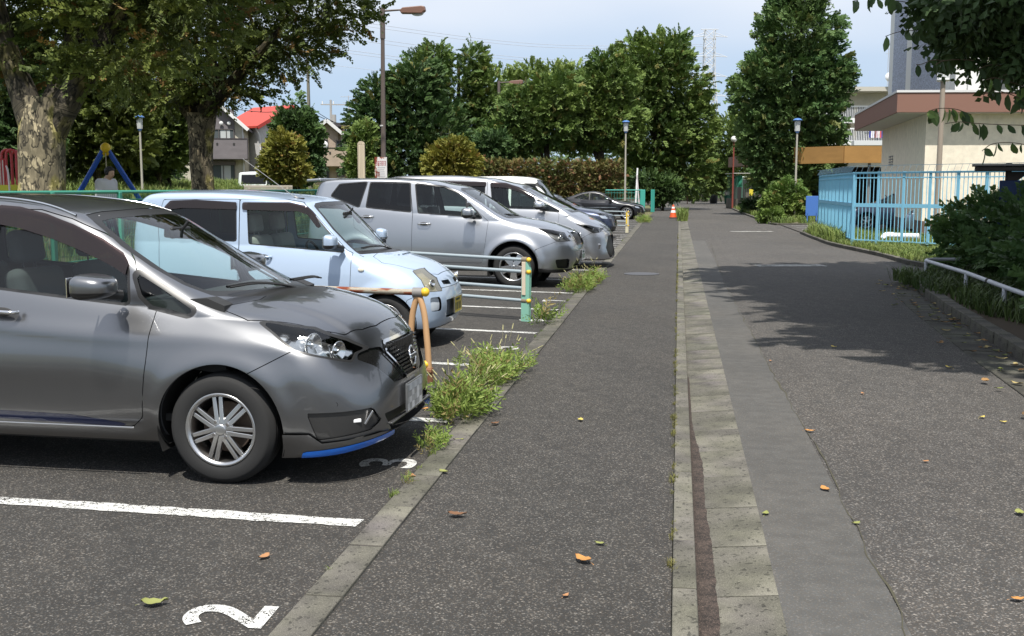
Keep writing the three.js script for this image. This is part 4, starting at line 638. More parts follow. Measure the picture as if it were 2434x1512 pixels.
function plainCar(name, label, pos, yaw, pm, o, category = 'car') { // cars farther off: same shell, fewer panels
  const t = thing(name, label, category, pos, THREE.MathUtils.degToRad(yaw));
  const L = o.L, F = o.F, s = {
    W: o.W, cell: 0.045, hub: o.R, archR: o.R + 0.07, axles: [0, -o.wb], track: o.W - 0.03, paint: pm, prof: o.prof, crown: 0.06, hoodCrown: 0.10, cowl: o.cowl, bow: o.bow ?? 0.15, kTop: 0.07, kHood: 0.10, kFront: 0.09,
    belt: o.belt, tumble: o.tumble ?? 0.3, quad: 0.06, front: o.front, plan: [0.10, 0.26], rear: o.rear, bot: [[-4, 0.24], [0.9, 0.2]], windows: o.windows, screen: o.screen, screenX: o.screenX ?? -1.7,
    lights: o.lights ? [{ poly: o.lights, back: MC.reflector, depth: 0.05, lip: 0.01 }] : [], inserts: o.inserts || [], panels: o.panels || [], wheel: { R: o.R, r: o.R * 0.66, w: 0.2, spokes: o.spokes || 6, nuts: 5, sw0: 0.012, sw1: 0.022, ...(o.wheel || {}) },
    in: { fx: -1.2, rx: -2.1, y: o.seat ?? 0.5, w: o.W * 0.42, dx: o.cowl - 0.05, dy: o.dash ?? 0.9, mx: o.cowl - 0.55, my: (o.dash ?? 0.9) + 0.33 }, mir: { x: o.mx ?? -0.5, y: o.my ?? 1.0, z: o.W + 0.12, sx: 0.1, sy: 0.065, sz: 0.1, k: 0.6, mat: o.mirMat },
  };
  if (o.rimMat) s.rimMat = o.rimMat; buildCar(t, s); return t;
}
function rowOfCars() {
  blueKei(); silverSuv(); silverMinivan();
  plainCar('white_kei_van', 'tall white van with dark windscreen hidden behind the silver minivan', [-2.85, 0, -27.6], -2, paint([0.78, 0.78, 0.76], 0, 0.4), {
    W: 0.74, R: 0.28, wb: 2.45, cowl: -0.05, bow: 0.08, tumble: 0.12, seat: 0.62, dash: 1.05, mx: -0.35, my: 1.2,
    prof: [[-2.8, 1.84], [-2.4, 1.89], [-1.4, 1.895], [-0.95, 1.87], [-0.72, 1.81], [-0.4, 1.45], [-0.1, 1.10], [0.1, 1.06], [0.35, 0.98], [0.5, 0.86], [0.58, 0.7]], belt: [[-2.8, 1.15], [0.5, 1.0]],
    front: [[0.2, 0.55], [0.5, 0.6], [0.7, 0.57], [0.9, 0.45], [1.05, 0.2]], rear: [[0.2, -2.78], [1.0, -2.84], [1.9, -2.75]],
    windows: [{ poly: [[-0.35, 1.12], [-0.75, 1.65], [-1.3, 1.68], [-1.3, 1.12]], mat: MC.mid }, { poly: [[-1.42, 1.12], [-1.42, 1.68], [-2.3, 1.68], [-2.3, 1.15]], mat: MC.tint }],
    screen: [[-1, 1.10], [0.58, 1.10], [0.58, 1.70], [0.4, 1.78], [-1, 1.79]], screenX: -1.0, lights: [[0.25, 0.92], [0.42, 0.92], [0.5, 0.7], [0.3, 0.7]] });
  plainCar('navy_sedan', 'dark navy low car with clear headlamp beside the yellow barrier post', [-2.78, 0, -34.6], -3, paint([0.03, 0.04, 0.075], 0.5, 0.35), {
    W: 0.86, R: 0.315, wb: 2.7, cowl: -0.25, bow: 0.2, tumble: 0.38, dash: 0.93, mx: -0.7, my: 1.02, mirMat: paint([0.35, 0.03, 0.03], 0.3, 0.3),
    prof: [[-3.6, 1.05], [-3.0, 1.25], [-2.4, 1.40], [-1.7, 1.45], [-1.3, 1.42], [-1.1, 1.37], [-0.7, 1.18], [-0.3, 0.995], [-0.2, 0.97], [0.2, 0.92], [0.55, 0.83], [0.75, 0.72], [0.82, 0.6]], belt: [[-3.4, 0.98], [0.8, 0.82]],
    front: [[0.15, 0.76], [0.4, 0.84], [0.6, 0.83], [0.75, 0.74], [0.9, 0.4]], rear: [[0.2, -3.45], [0.7, -3.55], [1.1, -3.4], [1.4, -2.9]],
    windows: [{ poly: [[-0.55, 1.02], [-1.1, 1.30], [-1.6, 1.34], [-1.6, 1.0]], mat: MC.mid }, { poly: [[-1.72, 1.0], [-1.72, 1.34], [-2.3, 1.30], [-2.6, 1.08]], mat: MC.mid }],
    screen: [[-1, 1.0], [0.6, 0.98], [0.55, 1.30], [-1, 1.36]], lights: [[0.30, 0.80], [0.55, 0.80], [0.68, 0.70], [0.62, 0.62], [0.45, 0.64]],
    inserts: [{ name: 'grille', front: true, poly: [[0.05, 0.52], [0.30, 0.52], [0.32, 0.68], [0.05, 0.70]], push: -0.02, edge: 0.02, edgeName: 'grille_chrome' }, { name: 'lower_intake', front: true, poly: [[-1, 0.24], [0.6, 0.24], [0.6, 0.36], [-1, 0.36]], push: -0.03 }] });
  plainCar('black_coupe', 'glossy black low coupe on multi-spoke wheels at the far end of the row', [-2.55, 0, -55.2], -2, paint([0.012, 0.012, 0.015], 0.2, 0.3), {
    W: 0.87, R: 0.32, wb: 2.6, cowl: -0.45, bow: 0.2, tumble: 0.42, dash: 0.92, mx: -0.85, my: 0.98, spokes: 10, rimMat: M([0.7, 0.7, 0.7], 0.3, { metalness: 0.9 }), wheel: { r: 0.245, sw0: 0.01, sw1: 0.014 },
    prof: [[-3.7, 0.95], [-3.2, 1.05], [-2.7, 1.22], [-2.2, 1.37], [-1.7, 1.42], [-1.35, 1.37], [-0.9, 1.14], [-0.5, 0.97], [-0.3, 0.94], [0.2, 0.87], [0.6, 0.78], [0.8, 0.68], [0.86, 0.58]], belt: [[-3.4, 0.95], [0.8, 0.80]],
    front: [[0.12, 0.84], [0.35, 0.88], [0.55, 0.87], [0.68, 0.80], [0.8, 0.6], [0.9, 0.3]], rear: [[0.2, -3.55], [0.7, -3.6], [1.0, -3.5], [1.3, -3.0]],
    windows: [{ poly: [[-0.85, 0.99], [-1.35, 1.26], [-1.85, 1.31], [-1.85, 0.98]], mat: MC.glass }, { poly: [[-1.93, 0.98], [-1.93, 1.31], [-2.3, 1.24], [-2.7, 1.06]], mat: MC.glass }],
    screen: [[-1, 0.98], [0.62, 0.97], [0.55, 1.28], [-1, 1.34]], lights: [[0.35, 0.72], [0.62, 0.70], [0.72, 0.62], [0.62, 0.56], [0.45, 0.60]],
    inserts: [{ name: 'lower_intake', front: true, poly: [[-1, 0.2], [0.55, 0.2], [0.55, 0.42], [-1, 0.42]], push: -0.04 }, { name: 'side_moulding', poly: [[-2.2, 0.60], [-2.2, 0.63], [-0.5, 0.60], [-0.5, 0.57]], r: 0, push: 0.006, mat: MC.alloy }] });
}
rowOfCars();
// ---------------------------------------------------------------- trees and shrubs
function leafSpray(seed, n, L, leaf, droop = 0.25, wide = 0.42, twigR = 0.004) { // a twig along +y with leaves on both sides
  const r = mulberry(seed), p = [], nn = [];
  const tri = (a, b, c) => { const u = b.clone().sub(a), v = c.clone().sub(a), m = u.cross(v).normalize(); for (const q of [a, b, c]) { p.push(q.x, q.y, q.z); nn.push(m.x, m.y, m.z); } };
  const P = (t) => V(Math.sin(t * 2.1 + seed) * 0.05 * L, L * t * (1 - 0.12 * t), -droop * L * t * t);
  for (let i = 0; i < 4; i++) { const a = P(i / 4), b = P((i + 1) / 4), w = twigR * (1.2 - i / 4); tri(a.clone().add(V(-w, 0, 0)), a.clone().add(V(w, 0, 0)), b); tri(a.clone().add(V(0, 0, -w)), a.clone().add(V(0, 0, w)), b); }
  for (let i = 0; i < n; i++) {
    const t = 0.12 + 0.88 * (i + r() * 0.6) / n, b = P(t), sd = i % 2 ? 1 : -1, l = leaf * (0.7 + r() * 0.6) * (1 - 0.25 * t), w = l * wide;
    const d = V(sd * (0.75 + r() * 0.5), 0.55 + r() * 0.6, (r() - 0.55) * 0.9).normalize(), side = d.clone().cross(V((r() - 0.5) * 0.9, (r() - 0.5) * 0.6, 1)).normalize(), up = side.clone().cross(d).normalize();
    const m = b.clone().addScaledVector(d, l * 0.45).addScaledVector(up, -l * 0.05), tip = b.clone().addScaledVector(d, l).addScaledVector(up, -l * 0.18), s1 = m.clone().addScaledVector(side, w).addScaledVector(up, l * 0.07), s2 = m.clone().addScaledVector(side, -w).addScaledVector(up, l * 0.07);
    tri(b, m, s1); tri(m, tip, s1); tri(b, s2, m); tri(m, s2, tip);
  }
  const g = new THREE.BufferGeometry(); g.setAttribute('position', new THREE.Float32BufferAttribute(p, 3)); g.setAttribute('normal', new THREE.Float32BufferAttribute(nn, 3)); return g;
}
const leafMat = new THREE.MeshPhysicalMaterial({ color: 0xffffff, roughness: 0.62, side: THREE.DoubleSide, transmission: 0.28, thickness: 0, ior: 1.3 });
const SPRAY = {
  zelkova: [leafSpray(1, 16, 0.55, 0.105, 0.35), leafSpray(2, 14, 0.48, 0.10, 0.25), leafSpray(3, 18, 0.62, 0.10, 0.45)],
  broad: [leafSpray(4, 14, 0.55, 0.19, 0.2, 0.34), leafSpray(5, 12, 0.5, 0.20, 0.3, 0.36)],
  fine: [leafSpray(6, 20, 0.75, 0.17, 0.3, 0.4), leafSpray(7, 22, 0.8, 0.16, 0.2, 0.4)],
  shrub: [leafSpray(8, 12, 0.24, 0.07, 0.15, 0.4), leafSpray(9, 12, 0.28, 0.075, 0.2, 0.4)],
  small: [leafSpray(12, 14, 0.30, 0.055, 0.2, 0.36), leafSpray(13, 14, 0.26, 0.05, 0.2, 0.36)],
};
const UPV = V(0, 1, 0);
// blobs: [x, y, z, rx, ry, rz] in the tree's own frame; sprays sit in clumps near the surface of the blobs
function foliage(parent, name, blobs, count, kind, cols, seed, o = {}) {
  const r = mulberry(seed), vars = SPRAY[kind], per = vars.map(() => []), tot = blobs.reduce((s, b) => s + Math.pow(b[3] * b[4] * b[5], 0.62), 0), q = new THREE.Quaternion(), q2 = new THREE.Quaternion(), M4 = new THREE.Matrix4(), gap = o.gap ?? 0.42, fq = o.freq ?? 1.1;
  for (const b of blobs) {
    const n = Math.round(count * Math.pow(b[3] * b[4] * b[5], 0.62) / tot);
    for (let i = 0, tries = 0; i < n && tries < n * 8; tries++) {
      const u = r() * 2 - 1, a = r() * Math.PI * 2, s = Math.sqrt(1 - u * u), rad = Math.pow(r(), o.fill ?? 0.33); const d = V(s * Math.cos(a), u, s * Math.sin(a));
      const lump = 0.86 + 0.28 * vnoise(d.x * 2.3 + seed, d.y * 2.3 + 11, d.z * 2.3 + b[0]);
      const x = b[0] + d.x * b[3] * rad * lump, y = b[1] + d.y * b[4] * rad * lump, z = b[2] + d.z * b[5] * rad * lump;
      if (o.clip && !o.clip(x, y, z)) continue;
      if (vnoise(x * fq + seed, y * fq * 1.3, z * fq) < gap * (0.55 + 0.45 * rad) && r() < 0.92) continue;
      const dir = V(d.x * (1 + (o.spread ?? 0.3)), d.y * 0.6 + (o.up ?? 0.15), d.z * (1 + (o.spread ?? 0.3))).add(V(r() - 0.5, r() - 0.5, r() - 0.5).multiplyScalar(o.jit ?? 1.1)).normalize();
      q.setFromUnitVectors(UPV, dir); q2.setFromAxisAngle(UPV, o.flat ? Math.PI * (0.9 + r() * 0.2) : r() * 6.28); q.multiply(q2); const sc = (o.scale ?? 1) * (0.7 + r() * 0.6);
      M4.compose(V(x, y, z), q, V(sc, sc, sc)); const tone = clamp(0.5 + (fbm(x * 0.5 + seed, y * 0.5, z * 0.5, 3) - 0.5) * 1.5 + (r() - 0.5) * 0.6, 0, 1), c = cols[0].clone().lerp(cols[1], tone); if (cols[2] && r() < (o.dry ?? 0.05)) c.copy(cols[2]);
      per[Math.floor(r() * vars.length)].push([M4.clone(), c]); i++;
    }
  }
  per.forEach((l, k) => { if (!l.length) return; const m = new THREE.InstancedMesh(vars[k], o.mat || leafMat, l.length); m.name = name; m.userData.kind = 'stuff'; l.forEach((e, i) => { m.setMatrixAt(i, e[0]); m.setColorAt(i, e[1]); }); m.castShadow = m.receiveShadow = true; parent.add(m); });
}
// bark
const barkF = (u, v) => { const n = tfbm(u, v, 5, 4, 3, 5), st = tfbm(u, v, 18, 5, 31, 4), pl = tfbm(u, v, 9, 8, 57, 4), cr = Math.abs(tfbm(u, v, 14, 6, 77, 3) - 0.5) * 2; return [n, st, pl, cr]; };
const barkTex = texture([512, 512], (u, v, i, j) => { const [n, st, pl, cr] = barkF(u, v); let g = 88 + (n - 0.5) * 60 + (st - 0.5) * 70 + (hash3(i, j, 1) - 0.5) * 20; const li = sstep(0.53, 0.62, pl); g = mix(g, 150 + (st - 0.5) * 50, li * 0.75); g *= mix(0.45, 1, sstep(0.03, 0.14, cr)); const mo = sstep(0.52, 0.66, tfbm(u, v, 3, 2, 91, 4)) * 0.8; return [g * 1.02 + mo * 10, g * 0.97 + mo * 12, g * 0.84 - mo * 22]; });
const barkBump = texture([512, 512], (u, v, i, j) => { const [n, st, pl, cr] = barkF(u, v); const g = 60 + st * 90 + sstep(0.5, 0.62, pl) * 40 + sstep(0, 0.2, cr) * 50; return [g, g, g]; }, false);
const bark = (c, s = 1) => new THREE.MeshStandardMaterial({ map: rep(barkTex, s), bumpMap: rep(barkBump, s), bumpScale: 0.02, color: rgb(...c), roughness: 0.95, side: THREE.DoubleSide });
const barkPale = bark([1.5, 1.42, 1.25]), barkGrey = bark([0.55, 0.52, 0.48]), barkDark = bark([0.30, 0.27, 0.24]);
// tapered limb along points with radii, slightly fluted
function limb(pts, radii, seg = 14, flute = 0.06, seed = 1) {
  const cv = new THREE.CatmullRomCurve3(pts.map((p) => (p.isVector3 ? p : V(...p))), false, 'centripetal'), n = Math.max(6, pts.length * 5), p = [], uv = [], ix = [], fr = cv.computeFrenetFrames(n, false);
  for (let i = 0; i <= n; i++) { const t = i / n, c = cv.getPointAt(t), k = t * (radii.length - 1), a = Math.floor(Math.min(k, radii.length - 1.001)), R = mix(radii[a], radii[a + 1], k - a), N = fr.normals[i], B = fr.binormals[i]; for (let j = 0; j <= seg; j++) { const th = (j / seg) * Math.PI * 2, f = R * (1 + flute * Math.sin(th * 3 + seed) + flute * 1.4 * (vnoise(Math.cos(th) * 1.5 + seed, Math.sin(th) * 1.5, t * 5) - 0.5)); p.push(c.x + (N.x * Math.cos(th) + B.x * Math.sin(th)) * f, c.y + (N.y * Math.cos(th) + B.y * Math.sin(th)) * f, c.z + (N.z * Math.cos(th) + B.z * Math.sin(th)) * f); uv.push((j / seg) * Math.max(1, Math.round(R * 5)), t * cv.getLength() * 0.7); } }
  for (let i = 0; i < n; i++) for (let j = 0; j < seg; j++) { const q = i * (seg + 1) + j; ix.push(q, q + 1, q + seg + 1, q + 1, q + seg + 2, q + seg + 1); }
  const g = new THREE.BufferGeometry(); g.setAttribute('position', new THREE.Float32BufferAttribute(p, 3)); g.setAttribute('uv', new THREE.Float32BufferAttribute(uv, 2)); g.setIndex(ix); g.computeVertexNormals(); return g;
}
const G = (r, g, b) => rgb(r, g, b);
const C_ZEL = [G(0.045, 0.08, 0.016), G(0.17, 0.205, 0.04), G(0.24, 0.15, 0.045)], C_MID = [G(0.068, 0.135, 0.03), G(0.185, 0.255, 0.058), G(0.21, 0.20, 0.055)], C_DARK = [G(0.04, 0.088, 0.026), G(0.10, 0.17, 0.045)], C_YEL = [G(0.16, 0.175, 0.028), G(0.31, 0.28, 0.05), G(0.30, 0.19, 0.05)], C_SHR = [G(0.06, 0.13, 0.035), G(0.16, 0.24, 0.06)], C_HEDGE = [G(0.10, 0.14, 0.035), G(0.22, 0.18, 0.06), G(0.24, 0.125, 0.06)];

// two big elm-like trees beside the swing
{
  const b = at(103, 445, 22.5), t = thing('park_tree', 'huge tree with pale flaking trunk left of the blue swing', 'tree', [b.x, 0.45, b.z]);
  part('trunk', limb([[0.02, -0.5, 0], [0, 0.6, 0], [0.02, 1.6, 0], [0.05, 2.4, 0], [0.10, 3.0, 0]], [0.62, 0.50, 0.45, 0.46, 0.36], 20, 0.08, 2), barkPale, t);
  part('limb', limb([[-0.08, 2.3, 0], [-0.32, 3.1, 0.05], [-0.62, 4.1, 0.1], [-0.85, 5.4, 0.2], [-1.4, 7.2, 0.3]], [0.34, 0.24, 0.20, 0.17, 0.09], 14, 0.05, 3), barkGrey, t);
  part('limb', limb([[0.18, 2.3, 0], [0.55, 3.0, -0.2], [1.1, 3.9, -0.4], [1.7, 5.2, -0.6], [2.4, 7.0, -0.8]], [0.34, 0.24, 0.19, 0.15, 0.08], 14, 0.05, 4), barkGrey, t);
  part('limb', limb([[0.1, 2.6, -0.1], [0.3, 3.8, -0.7], [0.3, 5.2, -1.2], [0.2, 7.5, -1.6]], [0.26, 0.2, 0.16, 0.08], 12, 0.05, 5), barkGrey, t);
  foliage(t, 'crown', [[0.9, 4.7, -0.5, 2.0, 1.4, 1.5], [-1.7, 4.7, -0.6, 1.8, 1.6, 1.7], [2.4, 5.0, -0.3, 1.8, 1.6, 1.6], [0.4, 6.7, -0.9, 3.6, 2.0, 2.6], [-2.9, 6.0, -1.2, 2.0, 2.2, 2.0], [3.5, 6.6, -1.0, 2.0, 2.0, 2.0], [1.6, 3.8, -0.1, 1.0, 0.6, 0.8], [0.2, 8.6, -1.2, 3.2, 1.8, 2.6], [-0.2, 5.4, 0.4, 1.5, 0.9, 0.8]], 6800, 'zelkova', C_ZEL, 101, { gap: 0.40, freq: 0.9, scale: 0.95, dry: 0.05, fill: 0.4 });
  foliage(t, 'crown', [[0.3, 10.8, -1.5, 4.6, 2.4, 3.6], [-3.6, 9.0, -1.6, 2.8, 2.4, 2.6], [4.2, 9.2, -1.4, 2.8, 2.4, 2.6], [0, 13.6, -1.8, 3.6, 2.2, 3.2]], 2600, 'fine', C_ZEL, 111, { gap: 0.3, freq: 0.6, scale: 1.2, fill: 0.4 });
}
{
  const b = at(481, 445, 34), t = thing('park_tree', 'big dark-crowned tree with grey trunk in front of the grey house', 'tree', [b.x, 0.7, b.z]);
  part('trunk', limb([[0, -0.6, 0], [0, 0.8, 0], [-0.02, 1.8, 0], [0.02, 2.6, 0], [0.05, 3.2, 0]], [0.46, 0.36, 0.34, 0.36, 0.44], 18, 0.08, 6), bark([1.25, 1.15, 1.0]), t);
  for (const [k, l] of [[7, [[0.1, 3.0, 0], [0.7, 4.1, 0.2], [1.3, 5.4, 0.3], [2.2, 7.4, 0.4]]], [8, [[-0.1, 3.0, 0], [-0.9, 4.2, 0.1], [-1.8, 5.6, 0.2], [-2.8, 7.6, 0]]], [9, [[0, 3.1, 0], [0.2, 4.8, -0.5], [0.1, 6.8, -0.8]]], [10, [[0.2, 3.2, 0.1], [1.6, 4.3, 0.6], [3.0, 5.6, 0.8]]]]) part('limb', limb(l, [0.28, 0.2, 0.15, 0.07], 12, 0.05, k), barkDark, t);
  foliage(t, 'crown', [[0.2, 5.1, -0.3, 2.3, 1.3, 1.6], [-2.2, 5.2, -0.4, 2.0, 1.5, 1.8], [2.5, 5.6, -0.2, 1.9, 1.4, 1.6], [4.0, 7.0, -0.4, 1.7, 1.5, 1.7], [0, 7.2, -0.7, 3.8, 2.2, 2.6], [3.0, 8.6, -0.6, 2.6, 1.6, 2.3], [-2.8, 7.4, -0.6, 2.2, 2.0, 2.2], [0.8, 4.1, 0.2, 1.6, 0.6, 0.9], [-1.0, 3.8, 0.1, 1.1, 0.5, 0.8], [1.5, 9.8, -0.6, 3.2, 1.5, 2.6]], 8800, 'zelkova', C_ZEL, 102, { gap: 0.40, freq: 0.9, scale: 1.0, dry: 0.07, fill: 0.4, spread: 0.8, up: -0.02 });
  foliage(t, 'crown', [[0.3, 12.0, -1.0, 4.6, 2.2, 3.6], [-3.8, 9.8, -0.8, 2.8, 2.4, 2.6], [4.4, 10.2, -1.0, 2.4, 2.0, 2.4], [0, 14.6, -1.2, 3.4, 2.0, 3.0]], 2600, 'fine', C_ZEL, 112, { gap: 0.3, freq: 0.6, scale: 1.2, fill: 0.4 });
}
function tree(label, px, base, D, blobsPx, n, kind, cols, seed, o = {}) { // blobs measured as bearings: [px, py, halfW, halfH, depthOffset] in photo pixels
  const s = D / 2569, b = at(px, 445, D), gy = o.ground ?? 0, t = thing(o.name || 'tree', label, o.cat || 'tree', [b.x, gy, b.z], 0, o.group), bl = blobsPx.map(([x, y, w, h, dz = 0, k = 1]) => { const p = at(x, y, D + dz); return [p.x - b.x, p.y - gy, p.z - b.z, w * s, h * s, Math.min(w, h * 1.3) * s * k]; });
  const top = Math.max(...bl.map((q) => q[1])), tr = o.trunk ?? 0.2;
  if (tr) { part('trunk', limb([[0, -0.3, 0], [0.05, top * 0.25, 0], [0, top * 0.55, 0.05], [0.1, top * 0.95, 0]], [tr * 1.25, tr, tr * 0.75, tr * 0.25], 10, 0.06, seed), o.bark || barkDark, t); if (!o.bare) bl.forEach((q, i) => { if (i % 2 === 0 && o.limbs !== false) part('limb', limb([[0, top * 0.28, 0], [q[0] * 0.5, mix(top * 0.3, q[1], 0.6), q[2] * 0.5], [q[0] * 0.9, q[1], q[2] * 0.9]], [tr * 0.55, tr * 0.35, tr * 0.12], 8, 0.05, seed + i), o.bark || barkDark, t); }); }
  foliage(t, 'crown', bl, n, kind, cols, seed, o); return t;
}
const W_ = 'trees behind the hedge';
tree('dark broad-leaved tree behind the tall brown street lamp', 905, 0, 70, [[905, 300, 70, 70], [980, 260, 70, 75], [880, 370, 60, 60], [960, 370, 80, 65], [1040, 330, 75, 80], [990, 200, 60, 55], [900, 240, 35, 45], [1060, 400, 60, 50]], 4650, 'fine', C_DARK.concat(C_MID[2]), 201, { trunk: 0.25, ground: 0.6, group: W_, gap: 0.34, freq: 0.5 });
tree('tall rounded tree with highest crown left of the second brown lamp', 1090, 0, 84, [[1090, 220, 75, 70], [1120, 160, 40, 45], [1010, 190, 60, 55], [1040, 150, 40, 35], [1160, 250, 60, 70], [1100, 320, 90, 70]], 4030, 'fine', C_MID, 202, { trunk: 0.28, ground: 0.6, group: W_, gap: 0.36, freq: 0.5 });
tree('distant light-green tree between the two tallest crowns', 1230, 0, 100, [[1200, 210, 50, 40], [1260, 200, 50, 45], [1310, 200, 60, 40], [1360, 210, 60, 50], [1240, 270, 70, 60], [1330, 280, 80, 70]], 2790, 'fine', [G(0.12, 0.19, 0.045), G(0.26, 0.33, 0.09)], 203, { trunk: 0.25, ground: 0.6, group: W_, gap: 0.36, freq: 0.45, scale: 1.1 });
tree('leaning cherry-like tree with bare limbs above the hedge', 1300, 0, 68, [[1250, 265, 60, 55], [1320, 240, 65, 55], [1300, 310, 70, 45], [1240, 330, 45, 45], [1200, 340, 40, 50]], 3720, 'broad', C_MID, 204, { trunk: 0.22, ground: 0.6, group: W_, gap: 0.36, freq: 0.6 });
tree('spreading leafy tree with forked trunk right of the clipped hedge gap', 1425, 0, 70, [[1390, 250, 60, 60], [1450, 210, 60, 60], [1430, 300, 70, 55], [1480, 300, 50, 60], [1380, 320, 50, 45], [1440, 160, 35, 35]], 4030, 'broad', C_MID, 205, { trunk: 0.26, ground: 0.6, group: W_, gap: 0.36, freq: 0.6 });
tree('tallest tree of the clump reaching toward the pylon', 1560, 0, 78, [[1560, 160, 75, 65], [1600, 220, 80, 75], [1520, 230, 70, 80], [1630, 300, 60, 80], [1560, 330, 90, 80], [1600, 120, 22, 40], [1500, 140, 35, 45], [1540, 410, 80, 50], [1625, 390, 60, 60]], 6510, 'fine', C_MID, 206, { trunk: 0.3, ground: 0.4, group: W_, gap: 0.34, freq: 0.5 });
tree('dark tree at the end of the lane beneath the pylon', 1740, 0, 104, [[1735, 340, 50, 60], [1700, 400, 40, 50], [1775, 330, 40, 60], [1745, 410, 50, 45], [1660, 440, 45, 30]], 2790, 'fine', [G(0.09, 0.17, 0.04), G(0.22, 0.28, 0.075)], 207, { trunk: 0.25, group: W_, gap: 0.36, freq: 0.45, scale: 1.1 });
tree('large oval street tree on the right of the lane', 1885, 0, 62, [[1890, 90, 95, 90], [1880, 190, 120, 80], [1890, 290, 115, 78], [1890, 0, 70, 60], [1800, 230, 60, 70], [1970, 215, 58, 68], [1880, 380, 110, 55], [1820, 320, 60, 60], [1955, 335, 45, 50], [1860, 430, 70, 40], [1900, -60, 50, 40]], 9610, 'broad', [G(0.05, 0.115, 0.032), G(0.14, 0.215, 0.06), G(0.18, 0.20, 0.06)], 208, { trunk: 0.32, gap: 0.34, freq: 0.6, scale: 0.95, spread: 0.6 });
// dark wood behind the playground
const W2 = 'shady trees behind the playground';
for (const [lb, px, D, bl, n, sd, cols] of [
  ['shady tree at the left edge behind the slide', 30, 46, [[20, 230, 70, 70], [60, 330, 60, 80], [-20, 350, 70, 90], [20, 130, 80, 60]], 2200, 211, C_DARK],
  ['shady tree whose crown hangs behind the blue swing', 230, 52, [[230, 300, 70, 60], [290, 260, 70, 60], [190, 250, 60, 60], [300, 340, 60, 50], [180, 370, 50, 50], [240, 190, 90, 60]], 2600, 212, [C_ZEL[0], C_ZEL[1]]],
  ['shady tree behind the lamp post left of the grey house', 375, 56, [[370, 300, 65, 55], [400, 350, 50, 40], [330, 380, 55, 55], [420, 260, 60, 50]], 2200, 213, [C_ZEL[0], C_MID[1]]],
  ['dark wood tree closing the view behind the swing', 150, 66, [[120, 330, 90, 100], [240, 390, 100, 60], [340, 400, 90, 50], [60, 400, 90, 60]], 2600, 214, C_DARK],
]) tree(lb, px, 0, D, bl, n * 1.5, 'fine', cols, sd, { trunk: 0.17, ground: 0.9, group: W2, gap: 0.33, freq: 0.6, bark: barkGrey });
// crooked little tree near the houses
tree('small crooked tree in front of the cream house wall', 398, 0, 58, [[385, 330, 35, 30], [420, 345, 35, 25], [405, 380, 25, 25]], 1085, 'broad', C_DARK, 215, { trunk: 0.16, ground: 1.2, gap: 0.4, freq: 0.8 });
tree('dark green conical shrub-tree in front of the red roof house', 708, 0, 60, [[708, 330, 50, 60], [700, 270, 30, 40], [715, 385, 45, 50], [690, 400, 45, 40]], 2635, 'broad', C_DARK, 216, { trunk: 0.12, ground: 1.2, gap: 0.30, freq: 0.8, name: 'garden_tree' });
tree('yellow-green rounded garden tree before the white house', 675, 0, 54, [[680, 360, 42, 35], [660, 395, 38, 30], [700, 400, 35, 35], [675, 345, 30, 25]], 2325, 'shrub', C_YEL, 217, { trunk: 0.09, ground: 1.1, gap: 0.32, freq: 1.0, scale: 1.5, name: 'garden_tree' });
tree('yellow-brown rounded bush left of the hedge', 1075, 0, 62, [[1075, 375, 45, 40], [1050, 395, 35, 35], [1100, 390, 35, 35], [1080, 345, 25, 20]], 2480, 'shrub', C_YEL, 218, { trunk: 0.08, ground: 0.6, gap: 0.30, freq: 1.0, scale: 1.7, name: 'bush', cat: 'bush' });
tree('dark clipped round bush behind the second brown lamp', 1170, 0, 66, [[1170, 355, 45, 38]], 1395, 'shrub', C_DARK, 219, { trunk: 0.06, ground: 0.6, gap: 0.28, scale: 1.7, name: 'bush', cat: 'bush' });
tree('small leafy tree left of the tall brown lamp', 862, 0, 64, [[862, 360, 16, 40], [858, 400, 20, 30], [872, 320, 12, 25]], 700, 'broad', C_MID, 220, { trunk: 0.07, ground: 1.0, gap: 0.34, name: 'garden_tree' });
// clipped hedge: brown-green box of twigs and leaves
{
  const D = 64, a = at(1120, 445, D), b = at(1478, 445, D), t = thing('clipped_hedge', 'long clipped brownish hedge behind the parked cars', 'hedge', [(a.x + b.x) / 2, 0.5, (a.z + b.z) / 2]), len = a.distanceTo(b), yaw = Math.atan2(-(b.z - a.z), b.x - a.x);
  t.rotation.y = yaw; const h = at(1300, 385, D).y - 0.5; const bl = []; for (let i = 0; i < 10; i++) for (let j = 0; j < 3; j++) bl.push([-len / 2 + (i + 0.5) * len / 10, h * (j + 0.5) / 3, 0, len / 10 * 0.85, h / 3 * 0.75, 0.55]);
  const tw = []; const r = mulberry(77); for (let i = 0; i < 500; i++) { const x = (r() - 0.5) * len, z = (r() - 0.5) * 0.9, y = r() * h * 0.8; tw.push(rod([x, y, z], [x + (r() - 0.5) * 0.5, y + 0.3 + r() * 0.4, z + (r() - 0.3) * 0.25], 0.012, 0.006, 4, false)); } const tm = part('branches', tw, M([0.10, 0.075, 0.05], 1), t); tm.userData.kind = 'stuff';
  foliage(t, 'foliage', bl, 9000, 'shrub', C_HEDGE, 230, { gap: 0.10, scale: 1.2, dry: 0.16, fill: 0.2, clip: (x, y, z) => y < h && y > 0 && Math.abs(z) < 0.55 && Math.abs(x) < len / 2 });
}

